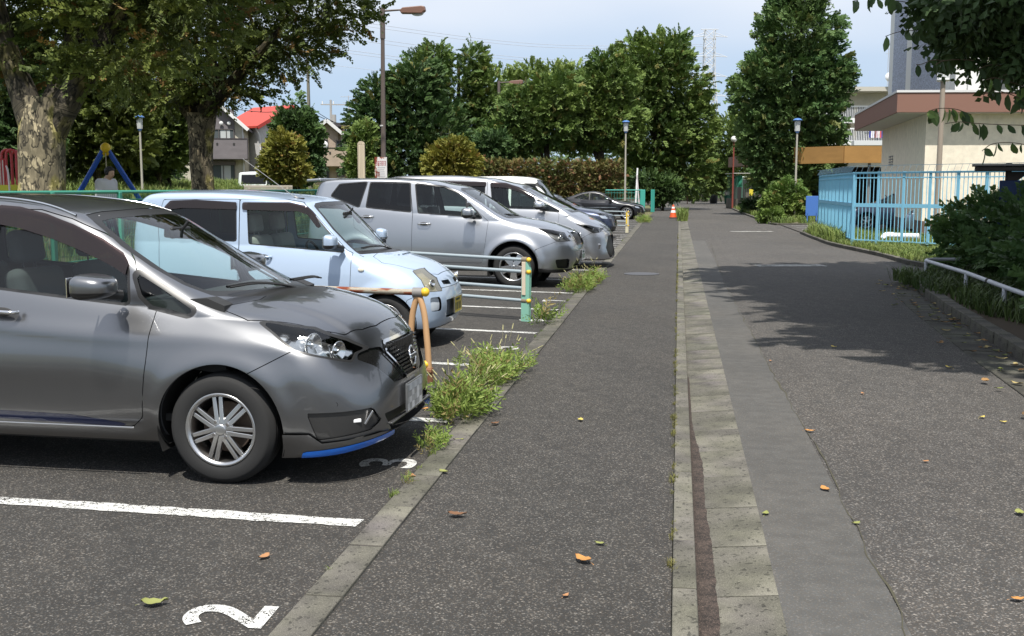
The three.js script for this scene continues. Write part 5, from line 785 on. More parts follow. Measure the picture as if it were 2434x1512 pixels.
// woodland massed behind everything, too far to tell apart
{ const g = new THREE.Group(); g.name = 'distant_wood'; g.userData = { kind: 'stuff', label: 'dark mass of distant wood closing the view', category: 'wood' }; scene.add(g); const bl = []; const r = mulberry(55); for (let px = -250; px < 1720; px += 42) { const D = 112 + r() * 14, p = at(px + r() * 20, 398 - r() * 22, D); bl.push([p.x, p.y, p.z, 1.9, 2.2 + r() * 0.8, 1.4], [p.x + 0.8, p.y - 2.2, p.z + 1, 1.9, 1.6, 1.2]); } for (let px = 1780; px < 2200; px += 45) { const p = at(px, 400, 140 + r() * 15); bl.push([p.x, 2.5, p.z, 2.2, 3, 1.6]); } foliage(g, 'wood_foliage', bl, 9500, 'fine', [G(0.06, 0.12, 0.04), G(0.16, 0.22, 0.07)], 240, { gap: 0.15, scale: 1.3, fill: 0.4 }); }
// ---------------------------------------------------------------- right-hand side: bed, rail, bush, overhanging tree, fence, buildings
const plaster = (c, s = 1) => { const t = texture(256, (u, v, i, j) => { const g = 222 + (tfbm(u, v, 14, 14, 3, 4) - 0.5) * 26 + (hash3(i, j, 2) - 0.5) * 14 + (tfbm(u, v, 6, 2, 8, 4) - 0.5) * 34; return [g, g, g]; }); return new THREE.MeshStandardMaterial({ map: rep(t, 0.5 * s), color: rgb(...c), roughness: 0.92, side: THREE.DoubleSide }); };
const soilMat = M([0.075, 0.055, 0.035], 1);
// grass: clumps of blades, instanced
function bladeClump(seed, n, h, lean = 0.5, w = 0.006) { const r = mulberry(seed), p = [], nn = []; for (let i = 0; i < n; i++) { const a = r() * 6.28, l = h * (0.5 + r() * 0.7), dx = Math.cos(a) * lean * l * (0.3 + r()), dz = Math.sin(a) * lean * l * (0.3 + r()), bx = (r() - 0.5) * 0.12, bz = (r() - 0.5) * 0.12, px = -Math.sin(a) * w, pz = Math.cos(a) * w; const A = [bx - px, 0, bz - pz], B = [bx + px, 0, bz + pz], C = [bx + dx * 0.4 - px * 0.8, l * 0.6, bz + dz * 0.4 - pz * 0.8], D = [bx + dx * 0.4 + px * 0.8, l * 0.6, bz + dz * 0.4 + pz * 0.8], E = [bx + dx, l * (0.95 - lean * 0.25), bz + dz]; p.push(...A, ...B, ...C, ...B, ...D, ...C, ...C, ...D, ...E); } const g = new THREE.BufferGeometry(); g.setAttribute('position', new THREE.Float32BufferAttribute(p, 3)); g.computeVertexNormals(); return g; }
const CL = [bladeClump(1, 16, 0.14), bladeClump(2, 18, 0.18, 0.7), bladeClump(3, 14, 0.26, 0.5)];
function grassPatch(parent, name, pts, cols, scale = 1, kind = 0, asThing) { const r = mulberry(pts.length + 7), m = new THREE.InstancedMesh(CL[kind], leafMat, pts.length), q = new THREE.Quaternion(), M4 = new THREE.Matrix4(); pts.forEach((p, i) => { q.setFromAxisAngle(UPV, r() * 6.28); const s = scale * (0.6 + r() * 0.8); M4.compose(V(p[0], p[1], p[2]), q, V(s, s, s)); m.setMatrixAt(i, M4); m.setColorAt(i, cols[0].clone().lerp(cols[1], r()).lerp(cols[2] || cols[1], r() * 0.3)); }); m.name = asThing ? numbered(name) : name; m.userData.kind = 'stuff'; m.castShadow = m.receiveShadow = true; parent.add(m); return m; }
const C_GR = [G(0.08, 0.15, 0.028), G(0.20, 0.275, 0.06), G(0.32, 0.30, 0.11)];
function poly2(pts, y, mat, name) { const s = new THREE.Shape(pts.map((p) => new THREE.Vector2(p[0], -p[1]))), g = new THREE.ShapeGeometry(s); g.rotateX(-Math.PI / 2); g.translate(0, y, 0); return structure(name, g, mat); }
function inPoly(x, z, P) { let c = false; for (let i = 0, j = P.length - 1; i < P.length; j = i++) if ((P[i][1] > z) !== (P[j][1] > z) && x < ((P[j][0] - P[i][0]) * (z - P[i][1])) / (P[j][1] - P[i][1]) + P[i][0]) c = !c; return c; }
function scatter(P, n, seed, y = 0, keep) { const r = mulberry(seed), xs = P.map((p) => p[0]), zs = P.map((p) => p[1]), o = [], x0 = Math.min(...xs), x1 = Math.max(...xs), z0 = Math.min(...zs), z1 = Math.max(...zs); for (let t = 0; t < n * 30 && o.length < n; t++) { const x = mix(x0, x1, r()), z = mix(z0, z1, r()); if (inPoly(x, z, P) && (!keep || keep(x, z, r()))) o.push([x, typeof y === 'function' ? y(x, z) : y, z]); } return o; }
function kerbRow(name, label, pts, w, h, y, mats, seed, len = 0.6) { const k = setting(name, label), cv = new THREE.CatmullRomCurve3(pts.map((p) => V(p[0], 0, p[1])), false, 'centripetal'), L = cv.getLength(), n = Math.floor(L / len), r = mulberry(seed), g = uvMetres(new RoundedBoxGeometry(w, h, L / n - 0.012, 1, 0.012)); for (let i = 0; i < n; i++) { const p = cv.getPointAt((i + 0.5) / n), t = cv.getTangentAt((i + 0.5) / n), m = part(numbered(name.replace(/s?$/, '') + '_stone'), g, mats[Math.floor(r() * mats.length)], k); m.position.set(p.x + (r() - 0.5) * 0.008, y - h / 2 + (r() - 0.5) * 0.01, p.z); m.rotation.y = Math.atan2(t.x, t.z) + (r() - 0.5) * 0.012; } return k; }
const kerbOld = [conc(0.40), conc(0.46), conc(0.34, 1.05), conc(0.5)];

// planting bed with the bush
const BED = [[2.75, 3], [2.95, -4], [3.2, -9], [3.42, -12.5], [3.62, -15.2], [3.85, -17.4], [4.3, -19.2], [5.2, -20.2], [9, -20.0], [14, -19.5], [14, 3]];
poly2(BED, 0.07, soilMat, 'planting_bed');
kerbRow('bed_kerb', 'old concrete kerb stones round the planting bed', [[2.7, 3], [2.9, -4], [3.15, -9], [3.37, -12.5], [3.57, -15.2], [3.8, -17.4], [4.25, -19.25], [5.2, -20.3], [7, -20.3], [10, -20.1]], 0.15, 0.28, 0.13, kerbOld, 51);
kerbRow('edge_strip', 'flat concrete edging beside the planting bed kerb', [[2.42, 3], [2.62, -4], [2.86, -9], [3.08, -12.5], [3.28, -15.2], [3.5, -17.2], [3.75, -18.3]], 0.36, 0.10, 0.012, [conc(0.30), conc(0.26), conc(0.34, 1.05)], 52);
{
  const t = thing('low_tube_rail', 'low white tubular rail along the planting bed', 'railing', [0, 0, 0]), wm = M([0.55, 0.57, 0.62], 0.45);
  const P = [[4.18, -19.1], [4.17, -16.45], [4.05, -14.15], [3.95, -11.6], [3.8, -9.0]];
  P.forEach(([x, z]) => part('post', rod([x, 0.0, z], [x, 0.36, z], 0.030, 0.030, 12), wm, t));
  for (let i = 0; i < P.length - 1; i++) { part('tube', rod([P[i][0], 0.37, P[i][1]], [P[i + 1][0], 0.37, P[i + 1][1]], 0.030, 0.030, 12), wm, t); }
  part('tube', pipe([[4.18, 0.37, -19.1], [4.3, 0.37, -19.4], [4.8, 0.37, -19.55], [5.4, 0.37, -19.6]], 0.028, 14, 10), wm, t); part('post', rod([5.3, 0, -19.6], [5.3, 0.36, -19.6], 0.028), wm, t);
  part('coupling', rod([4.10, 0.37, -15.1], [4.095, 0.37, -15.0], 0.034, 0.034, 12), MC.dark, t);
}
{
  const t = thing('evergreen_bush', 'dense dark evergreen hedge bush behind the low white rail', 'bush', [5.6, 0.07, -16]);
  const bl = []; for (let i = 0; i < 7; i++) for (const dx of [0, 1.1]) bl.push([-0.25 + dx + (i % 2) * 0.1 - Math.max(0, i - 3) * 0.25, 0.62 + 0.06 * (i % 3) + (i > 3 ? 0.12 : 0), -4.0 + i * 1.35, 0.75, 0.68, 0.9]);
  bl.push([0.2, 1.15, 1.6, 0.7, 0.5, 0.9], [0.0, 0.9, 3.4, 0.8, 0.8, 1.2], [-0.9, 0.75, 5.2, 0.5, 0.5, 0.8]);
  const st = []; const r = mulberry(5); for (let i = 0; i < 60; i++) { const x = (r() - 0.3) * 1.4, z = -4 + r() * 9; st.push(rod([x, 0, z], [x + (r() - 0.5) * 0.6, 0.9, z + (r() - 0.5) * 0.6], 0.014, 0.007, 5, false)); } part('stems', st, M([0.05, 0.04, 0.03], 1), t).userData.kind = 'stuff';
  foliage(t, 'foliage', bl, 6500, 'shrub', [G(0.045, 0.10, 0.03), G(0.11, 0.19, 0.05)], 301, { gap: 0.2, scale: 1.25, fill: 0.28, freq: 2.0, clip: (x, y) => y > 0.08 });
  const lr = scatter([[3.6, -19], [4.6, -19.3], [5.2, -12], [4.2, -10], [3.7, -14]], 420, 61, 0.07); const gp = grassPatch(scene, 'bed_undergrowth', lr, [G(0.05, 0.09, 0.025), G(0.12, 0.17, 0.05)], 1.3, 1, true); gp.userData.label = 'low undergrowth beneath the evergreen bush'; gp.userData.category = 'undergrowth';
}
// notice board behind the bush
{
  const p = at(2420, 445, 17.5), t = thing('notice_board', 'roofed notice board with dark blue back behind the bush', 'notice board', [p.x, 0, p.z], -0.25), dk = M([0.06, 0.05, 0.045], 0.8);
  part('panel', boxAt(0.35, 1.22, 0, 1.25, 1.0, 0.06, 0.01), M([0.012, 0.035, 0.12], 0.5), t); for (const x of [-0.15, 0.85]) part('post', boxAt(x, 1.0, -0.06, 0.09, 2.0, 0.09, 0.01), dk, t);
  part('roof', extrude([[-0.65, 1.88], [1.35, 1.88], [1.35, 1.93], [-0.65, 1.93]], 0.7, 0.008).translate(0, 0, -0.35), dk, t); part('roof_sheet', boxAt(0.35, 1.965, 0, 2.1, 0.03, 0.82), M([0.25, 0.24, 0.23], 0.7), t); part('bracket', extrude([[-0.1, 1.86], [0.22, 1.86], [-0.1, 1.6]], 0.05).translate(-0.05, 0, -0.03), dk, t);
}
// overhanging tree: trunk right of the frame, crown over the road, drooping twigs with big ovate leaves
SPRAY.ovate = [leafSpray(21, 9, 0.55, 0.15, 0.55, 0.36, 0.005), leafSpray(22, 8, 0.48, 0.155, 0.7, 0.38, 0.005), leafSpray(23, 10, 0.62, 0.14, 0.5, 0.36, 0.005)];
{
  const O = [6.4, 0, -11.5], t = thing('overhanging_tree', 'shady tree reaching over the road from the right with drooping ovate leaves', 'tree', O);
  part('trunk', limb([[0, -0.2, 0], [0.05, 1.2, 0], [-0.1, 2.6, 0], [-0.3, 4.2, 0], [-0.5, 6.2, -0.6]], [0.26, 0.2, 0.18, 0.15, 0.08], 14, 0.06, 31), barkDark, t);
  const br = (l, r0) => part('branch', limb(l.map((p) => [p[0] - O[0], p[1] - O[1], p[2] - O[2]]), r0, 8, 0.04, 32), barkDark, t);
  br([[6.2, 3.0, -11.5], [5.2, 4.2, -11.2], [4.0, 4.9, -10.6], [2.6, 5.2, -10.0]], [0.10, 0.07, 0.05, 0.02]); br([[6.1, 4.0, -11.6], [5.4, 5.6, -13.5], [4.4, 6.8, -16], [3.2, 7.6, -18]], [0.11, 0.08, 0.06, 0.02]); br([[6.1, 3.4, -11.4], [5.0, 3.9, -10.3], [3.9, 3.75, -9.7], [3.0, 3.25, -9.5]], [0.07, 0.045, 0.028, 0.010]); br([[6.2, 2.6, -11.4], [5.0, 3.0, -10.4], [3.9, 2.95, -9.9], [3.0, 2.62, -9.6]], [0.055, 0.035, 0.02, 0.008]);
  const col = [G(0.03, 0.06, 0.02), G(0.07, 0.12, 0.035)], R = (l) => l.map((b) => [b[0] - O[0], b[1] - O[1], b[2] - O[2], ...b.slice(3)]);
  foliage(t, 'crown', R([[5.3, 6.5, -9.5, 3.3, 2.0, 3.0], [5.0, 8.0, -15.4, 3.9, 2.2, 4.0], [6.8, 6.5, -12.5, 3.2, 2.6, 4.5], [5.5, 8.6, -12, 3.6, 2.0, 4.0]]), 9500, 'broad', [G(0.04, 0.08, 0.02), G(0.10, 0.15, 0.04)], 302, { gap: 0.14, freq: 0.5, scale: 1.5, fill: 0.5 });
  // hanging leaves that show against the buildings
  const W = (l) => R(l.map(([x, y, w, h, D = 9.6]) => { const p = at(x, y, D), s = D / 2569; return [p.x, p.y, p.z, w * s, h * s, 0.55]; }));
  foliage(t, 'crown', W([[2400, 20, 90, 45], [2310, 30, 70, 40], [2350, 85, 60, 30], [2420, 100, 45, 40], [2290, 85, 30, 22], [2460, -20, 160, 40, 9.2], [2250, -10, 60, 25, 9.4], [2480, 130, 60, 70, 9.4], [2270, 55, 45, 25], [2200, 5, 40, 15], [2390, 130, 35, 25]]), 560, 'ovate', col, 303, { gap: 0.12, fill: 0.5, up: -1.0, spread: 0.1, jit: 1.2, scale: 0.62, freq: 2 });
  const lg = new THREE.BufferGeometry(); { const sh = []; const pts = [[0, 0], [0.03, 0.022], [0.065, 0.030], [0.095, 0.020], [0.118, 0.0]]; for (let i = 0; i < 4; i++) { const [y0, w0] = pts[i], [y1, w1] = pts[i + 1], z0 = -0.25 * y0 * y0 * 6, z1 = -0.25 * y1 * y1 * 6, f = 0.008; for (const s of [-1, 1]) sh.push(0, -y0, z0, s * w0, -y0, z0 + f * (w0 > 0), s * w1, -y1, z1 + f * (w1 > 0), 0, -y0, z0, s * w1, -y1, z1 + f * (w1 > 0), 0, -y1, z1); } lg.setAttribute('position', new THREE.Float32BufferAttribute(sh, 3)); lg.computeVertexNormals(); }
  const rr = mulberry(88), tw = [], LM = []; const dm = new THREE.Matrix4(), qq = new THREE.Quaternion();
  const twig = (pts, D, every, green) => { const P = pts.map(([x, y, d = 0]) => { const p = at(x, y, D + d); return V(p.x - O[0], p.y, p.z - O[2]); }); const cv = new THREE.CatmullRomCurve3(P), n = Math.floor(cv.getLength() / every); tw.push(new THREE.TubeGeometry(cv, 16, 0.0035, 5)); for (let i = 0; i <= n; i++) { const p = cv.getPointAt(clamp((i + (rr() - 0.5) * 1.6) / Math.max(1, n), 0, 1)); if (rr() < 0.18) continue; qq.setFromEuler(new THREE.Euler((rr() - 0.5) * 1.3, rr() * 6.28, (rr() - 0.5) * 1.5)); const s = 0.7 + rr() * 0.6; dm.compose(p, qq, V(s, s, s)); LM.push([dm.clone(), green && rr() < 0.6 ? G(0.14, 0.22, 0.05) : col[0].clone().lerp(col[1], rr())]); } };
  twig([[2434, 300], [2390, 299], [2320, 296], [2270, 292], [2240, 296]], 9.3, 0.07); twig([[2434, 345], [2390, 340], [2350, 345], [2330, 360]], 9.2, 0.05); twig([[2300, 275], [2260, 262], [2215, 262], [2195, 270]], 9.4, 0.035, true); twig([[2434, 215], [2390, 200], [2350, 190], [2330, 195]], 9.3, 0.05, true); twig([[2434, 250], [2400, 232], [2370, 222], [2350, 218]], 9.3, 0.05); twig([[2240, 150], [2200, 150], [2180, 158], [2165, 160]], 9.5, 0.05); twig([[2200, 30], [2140, 18], [2090, 12], [2030, 10]], 9.8, 0.09); twig([[2180, 80], [2120, 85], [2090, 95]], 9.8, 0.10); twig([[2150, 15], [2100, 5], [2040, 8], [2010, 15]], 9.7, 0.07); twig([[2300, 150], [2260, 148], [2225, 152], [2210, 160]], 9.4, 0.05); twig([[2380, 165], [2340, 160], [2310, 170]], 9.4, 0.05); twig([[2434, 180], [2400, 175], [2370, 185]], 9.3, 0.04);
  const wt = part('twigs', tw, M([0.10, 0.07, 0.045], 0.9), t); wt.userData.kind = 'stuff';
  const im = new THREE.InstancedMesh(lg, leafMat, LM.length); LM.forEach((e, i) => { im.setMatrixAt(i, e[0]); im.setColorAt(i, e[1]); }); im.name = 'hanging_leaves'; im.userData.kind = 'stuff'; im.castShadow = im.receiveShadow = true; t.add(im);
}
// verge, blue fence
const VERGE = [[4.97, -22.6], [4.72, -26.1], [4.5, -28.3], [4.28, -30.6], [4.25, -34.5], [4.3, -38.5], [4.9, -40], [9, -40], [14, -30], [14, -20.6], [9, -21.6], [6.5, -22.0]];
poly2(VERGE, 0.05, M([0.10, 0.09, 0.05], 1), 'fence_verge');
kerbRow('verge_kerb', 'low old kerb along the verge by the blue fence', [[10, -21.2], [8, -21.75], [6.5, -21.9], [5.4, -22.2], [4.97, -22.7], [4.72, -26.1], [4.5, -28.3], [4.26, -30.6], [4.22, -34.5], [4.25, -38.5]], 0.12, 0.16, 0.09, [conc(0.42), conc(0.36), conc(0.48)], 53);
{
  const pts = scatter(VERGE, 4200, 62, 0.05, (x, z, q) => q < 0.25 + 0.75 * vnoise(x * 1.2, z * 1.2) && x < 11), g = grassPatch(scene, 'verge_grass', pts, C_GR, 0.85, 1, true); g.userData.label = 'green weeds and grass along the blue fence'; g.userData.category = 'grass';
  const pts2 = scatter([[4.35, -31], [4.6, -31], [4.7, -37.5], [4.35, -37.5]], 260, 63, 0.05), g2 = grassPatch(scene, 'tall_grass', pts2, C_GR, 1.5, 2, true); g2.userData.label = 'taller grass at the foot of the blue fence'; g2.userData.category = 'grass';
  const blue = M([0.22, 0.52, 0.70], 0.5), H = 1.98, t = thing('blue_fence', 'sky blue steel bar fence with spiked top round the yard', 'fence', [0, 0, 0]);
  const C0 = [4.85, -38.9], C1 = [4.72, -30.5], C2 = [10.6, -24.2], bar = new THREE.BoxGeometry(0.016, H - 0.12, 0.016), spike = new THREE.CylinderGeometry(0.004, 0.004, 0.2, 5), postG = new THREE.BoxGeometry(0.055, H, 0.055), post2 = new THREE.BoxGeometry(0.07, H + 0.02, 0.03);
  const run = (A, B, dBar, dPost) => {
    const L = Math.hypot(B[0] - A[0], B[1] - A[1]), a = Math.atan2(-(B[1] - A[1]), B[0] - A[0]), nx = (B[1] - A[1]) / L, nz = -(B[0] - A[0]) / L, P = (s) => [mix(A[0], B[0], s / L), mix(A[1], B[1], s / L)], cx = (A[0] + B[0]) / 2, cz = (A[1] + B[1]) / 2;
    for (const [y, h, d] of [[0.14, 0.03, 0.03], [H - 0.04, 0.05, 0.06], [H - 0.17, 0.03, 0.03], [1.08, 0.10, 0.02]]) part('rail', boxAt(cx, y + 0.05, cz, L, h, d, 0, a), blue, t);
    for (let s = dBar / 2; s < L; s += dBar) { const [x, z] = P(s), m = part('bar', bar, blue, t); m.position.set(x, 0.05 + (H + 0.1) / 2 - 0.02, z); }
    for (let s = 0; s <= L + 0.01; s += dPost) { const [x, z] = P(Math.min(s, L)), m = part('post', s % 2 < 0.01 ? postG : post2, blue, t); m.position.set(x, 0.03 + H / 2, z); m.rotation.y = a; }
    for (let s = 0.1; s < L; s += dBar * 1.6) { const [x, z] = P(s), m = part('spike', spike, M([0.12, 0.2, 0.26], 0.6), t); m.position.set(x - nx * 0.05, H + 0.12, z - nz * 0.05); m.rotation.set(nz * 0.5, 0, -nx * 0.5); }
    part('top_wire', boxAt(cx - nx * 0.09, H + 0.2, cz - nz * 0.09, L, 0.012, 0.012, 0, a), M([0.12, 0.2, 0.26], 0.6), t);
  };
  run(C0, C1, 0.115, 0.9); run(C1, C2, 0.115, 0.78);
  const pl = thing('white_drain_pipe', 'white plastic pipe lying in the grass behind the blue fence', 'pipe', [0, 0, 0]); const a = at(2112, 572, 31.5), b = at(2190, 567, 31); part('tube', rod([a.x, 0.2, a.z], [b.x, 0.2, b.z], 0.09, 0.09, 14), MC.white, pl); part('elbow', pipe([[a.x + 0.2, 0.2, a.z], [a.x, 0.2, a.z], [a.x - 0.08, 0.14, a.z + 0.06], [a.x - 0.1, 0.05, a.z + 0.08]], 0.1, 14, 12), MC.white, pl);
}
// low cream building with brown fascia
{
  const A = at(2195, 445, 34), B = at(2100, 445, 42.5), t = thing('low_cream_building', 'cream plastered building with brown flat-roof fascia behind the blue fence', 'building', [A.x, 0, A.z]);
  const fw = V(Math.cos(YAW * 0.75), 0, -Math.sin(YAW * 0.75)), lf = V(B.x - A.x, 0, B.z - A.z).normalize(), Ll = 9.5, Lf = 14, yW = 3.88, P = (a, b) => [fw.x * a + lf.x * b, fw.z * a + lf.z * b];
  const prism = (pts, y0, y1) => { const s = new THREE.Shape(pts.map((p) => new THREE.Vector2(p[0], -p[1]))), g = new THREE.ExtrudeGeometry(s, { depth: y1 - y0, bevelEnabled: false }); g.rotateX(-Math.PI / 2); return g.translate(0, y0, 0); };
  const cream = plaster([0.98, 0.89, 0.72]), brown = M([0.22, 0.115, 0.085], 0.75), rect = (o, y0, y1) => { const f = o > 0.5 ? o - 0.5 : o; return prism([P(-o, -f), P(Lf + o, -f), P(Lf + o, Ll + o), P(-o, Ll + o)], y0, y1); };
  part('wall', uvMetres(rect(0, 0.55, yW)), cream, t); part('plinth', rect(0.03, 0, 0.55), M([0.13, 0.09, 0.07], 0.9), t);
  part('soffit', rect(0.95, yW, yW + 0.05), M([0.55, 0.53, 0.48], 0.9), t); part('fascia', rect(1.0, yW + 0.02, yW + 0.62), brown, t); part('roof_edge', rect(1.03, yW + 0.62, yW + 0.69), M([0.62, 0.62, 0.62], 0.6), t);
  for (let i = 0; i < 2; i++) { const g = new THREE.Group(); g.name = 'wall_vent'; t.add(g); const [x, z] = P(-0.02, 6.6 + i * 0.55); for (let k = 0; k < 4; k++) part('louvre', boxAt(x, 2.45 + k * 0.10, z, 0.04, 0.05, 0.30, 0, Math.atan2(lf.x, lf.z)), M([0.3, 0.3, 0.3], 0.7), g); }
}
// tall tiled block behind it
{
  const A = at(2281, 445, 54), B = at(2117, 445, 69), t = thing('tiled_apartment_block', 'tall block with grey brick panels and white columns above the low building', 'building', [A.x, 0, A.z]);
  const tile = texture(512, (u, v, i, j) => { const row = Math.floor(j / 16), off = row % 2 ? 16 : 0, bx = Math.floor((i + off) / 32), m = j % 16 < 2 || (i + off) % 32 < 2; const g = m ? 150 : 112 + (hash3(bx, row, 3) - 0.5) * 30; return [g * 0.93, g * 0.97, g * 1.06]; }), brick = new THREE.MeshStandardMaterial({ map: rep(tile, 0.45), color: rgb(2.3, 2.3, 2.34), roughness: 0.8, side: THREE.DoubleSide }), white = M([0.74, 0.74, 0.72], 0.8), cream = plaster([0.95, 0.91, 0.78]), H = 17;
  const lf = V(B.x - A.x, 0, B.z - A.z), L = lf.length(); lf.normalize(); const fw = V(Math.cos(YAW * 0.7), 0, -Math.sin(YAW * 0.7)), aL = Math.atan2(lf.x, lf.z), aF = Math.atan2(-fw.z, fw.x);
  const seg = (s0, s1, d, mat, nm, y0 = 0, y1 = H, out = 0) => { const c = lf.clone().multiplyScalar((s0 + s1) / 2), g = boxAt(0, (y0 + y1) / 2, 0, d, y1 - y0, s1 - s0, 0, aL).translate(c.x + Math.cos(aL) * (d / 2 - out), 0, c.z - Math.sin(aL) * (d / 2 - out)); part(nm, uvMetres(g), mat, t); };
  seg(2.4, L * 0.62, 0.4, brick, 'brick_panel', 0, H); seg(L * 0.70, L * 0.93, 0.4, brick, 'brick_panel', 0, H); seg(0.0, 0.9, 0.9, white, 'column', 0, H, 0.45); seg(0.9, 2.4, 0.5, white, 'column', 0, H, 0.02); seg(L * 0.62, L * 0.70, 1.0, white, 'column', 0, H, 0.6); seg(L * 0.93, L, 1.0, white, 'column', 0, H, 0.6);
  { const w = new THREE.Group(); w.name = 'window'; t.add(w); const c = lf.clone().multiplyScalar(L * 0.40); part('frame', boxAt(c.x, 8.0, c.z, 0.1, 1.2, 0.75, 0, aL), MC.dark, w); part('pane', boxAt(c.x, 8.0, c.z, 0.13, 1.05, 0.6, 0, aL), M([0.06, 0.07, 0.08], 0.1), w); }
  const fc = (a) => fw.clone().multiplyScalar(a); const fr = (a0, a1, y0, y1, d, mat, nm, par = t, out = 0) => { const c = fc((a0 + a1) / 2); part(nm, uvMetres(boxAt(0, (y0 + y1) / 2, 0, a1 - a0, y1 - y0, d, 0, aF).translate(c.x + Math.sin(aF) * out, 0, c.z + Math.cos(aF) * out)), mat, par); };
  fr(0.1, 0.9, 0, H, 0.4, white, 'column'); fr(0.9, 12, 7.6, H, 0.3, cream, 'wall', t, -0.35); fr(0.9, 1.35, 0, 7.6, 0.3, cream, 'wall', t, -0.35); fr(4.4, 12, 0, 7.6, 0.3, cream, 'wall', t, -0.35); fr(1.35, 4.4, 0, 6.1, 0.3, cream, 'wall', t, -0.35);
  const w = new THREE.Group(); w.name = 'window'; t.add(w); fr(1.35, 4.4, 6.1, 7.6, 0.06, M([0.10, 0.105, 0.10], 0.12), 'pane', w, -0.5); fr(1.35, 1.5, 6.1, 7.6, 0.4, M([0.7, 0.68, 0.6], 0.7), 'frame', w, -0.3); fr(2.65, 2.85, 6.1, 7.6, 0.12, M(0.75, 0.5), 'mullion', w, -0.42); fr(1.35, 4.4, 7.45, 7.6, 0.4, M([0.7, 0.68, 0.6], 0.7), 'frame', w, -0.3);
}
// mid-rise flats with balconies
{
  const D = 125, s = D / 2569, o = at(2110, 445, D), t = thing('balcony_flats', 'distant cream flats with railed balconies behind the street tree', 'building', [o.x, 0, o.z], YAW);
  const X = (px) => (px - 2110) * s, Y = (py) => 1.61 + (445 - py) * s, cream = plaster([0.60, 0.56, 0.46]), wh = M(0.72, 0.6), bx = (x0, x1, y0, y1, d, zz, nm, mat, par = t) => part(nm, boxAt((X(x0) + X(x1)) / 2, (Y(y0) + Y(y1)) / 2, zz, Math.abs(X(x1) - X(x0)), Math.abs(Y(y1) - Y(y0)), d), mat, par);
  bx(1935, 2160, 445 + 30, 222, 8, -5.5, 'wall', cream); bx(1930, 2165, 222, 212, 11, -4.6, 'roof_slab', M([0.45, 0.43, 0.38], 0.9));
  for (const [fy, nm] of [[294, 'up'], [346, 'mid']]) {
    const b = new THREE.Group(); b.name = 'balcony'; t.add(b); bx(1940, 2120, fy - 11, fy, 1.5, -0.8, 'slab', wh, b); for (let x = 1944; x < 2120; x += 4) bx(x - 0.5, x + 0.5, fy - 38, fy - 11, 0.03, -0.1, 'baluster', wh, b); bx(1940, 2120, fy - 40, fy - 37, 0.06, -0.1, 'handrail', wh, b);
    for (const [x0, x1] of [[1950, 1985], [1992, 2032], [2042, 2078], [2084, 2104]]) { const w = new THREE.Group(); w.name = 'window'; t.add(w); bx(x0, x1, fy - 55 + 16, fy - 11, 0.1, -1.45, 'pane', M([0.18, 0.19, 0.2], 0.15), w); bx((x0 + x1) / 2 - 1, (x0 + x1) / 2 + 1, fy - 39, fy - 11, 0.14, -1.42, 'mullion', wh, w); }
  }
  const cl = thing('laundry', 'white and blue laundry hanging on a distant balcony', 'laundry', [o.x, 0, o.z], YAW); const r = mulberry(9), cs = [[0.05, 0.06, 0.3], [0.75, 0.75, 0.78], [0.6, 0.6, 0.7], [0.25, 0.12, 0.12], [0.7, 0.55, 0.6], [0.75, 0.72, 0.7], [0.5, 0.1, 0.12]]; for (let i = 0; i < 9; i++) { const g = new THREE.PlaneGeometry(3.2 * s, 18 * s, 3, 3), p = g.attributes.position; for (let k = 0; k < p.count; k++) p.setZ(k, (r() - 0.5) * 0.1); g.computeVertexNormals(); g.translate(X(2062 + i * 4.2), Y(320), 0.1 + r() * 0.1); part('garment', g, M(cs[i % 7], 0.9), cl); } part('pole', rod([X(2050), Y(310), 0.1], [X(2104), Y(310), 0.1], 0.05), wh, cl);
  bx(2020, 2100, 336, 347, 1.2, 0.4, 'awning_box', M([0.55, 0.57, 0.58], 0.6));
}
// carport with ochre fascia and yard things
{
  const D = 58, o = at(2020, 445, D), s = D / 2569, t = thing('ochre_carport', 'flat ochre fascia of an open carport behind the fence', 'carport', [o.x, 0, o.z], YAW), och = plaster([0.42, 0.23, 0.07]), X = (px) => (px - 2020) * s, Y = (py) => 1.61 + (445 - py) * s;
  part('fascia', boxAt((X(2003) + X(2130)) / 2, Y(368), 0, X(2130) - X(2003), Y(348) - Y(388), 0.2), och, t); part('fascia', boxAt(0, 0, 0, 3.2, Y(348) - Y(388), 0.2, 0, -0.9).translate(X(2003) - 0.98, Y(368), -1.24), och, t); part('roof_slab', boxAt(3.4, Y(355), -4.2, 6.6, 0.15, 8.2), M(0.2, 0.9), t);
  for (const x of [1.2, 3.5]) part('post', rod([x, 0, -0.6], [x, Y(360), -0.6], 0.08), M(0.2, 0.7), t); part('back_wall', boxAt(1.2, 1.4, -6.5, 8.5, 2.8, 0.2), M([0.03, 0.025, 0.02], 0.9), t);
  const p = at(1932, 445, 47); single('blue_sheet_panel', 'bright blue sheet panel beside the fence end', 'panel', [boxAt(0, 0.75, 0, 0.55, 0.86, 0.05, 0.01), boxAt(-0.2, 0.2, 0, 0.05, 0.5, 0.05), boxAt(0.2, 0.2, 0, 0.05, 0.5, 0.05)], M([0.06, 0.17, 0.50], 0.6), [p.x, 0.05, p.z], YAW);
}
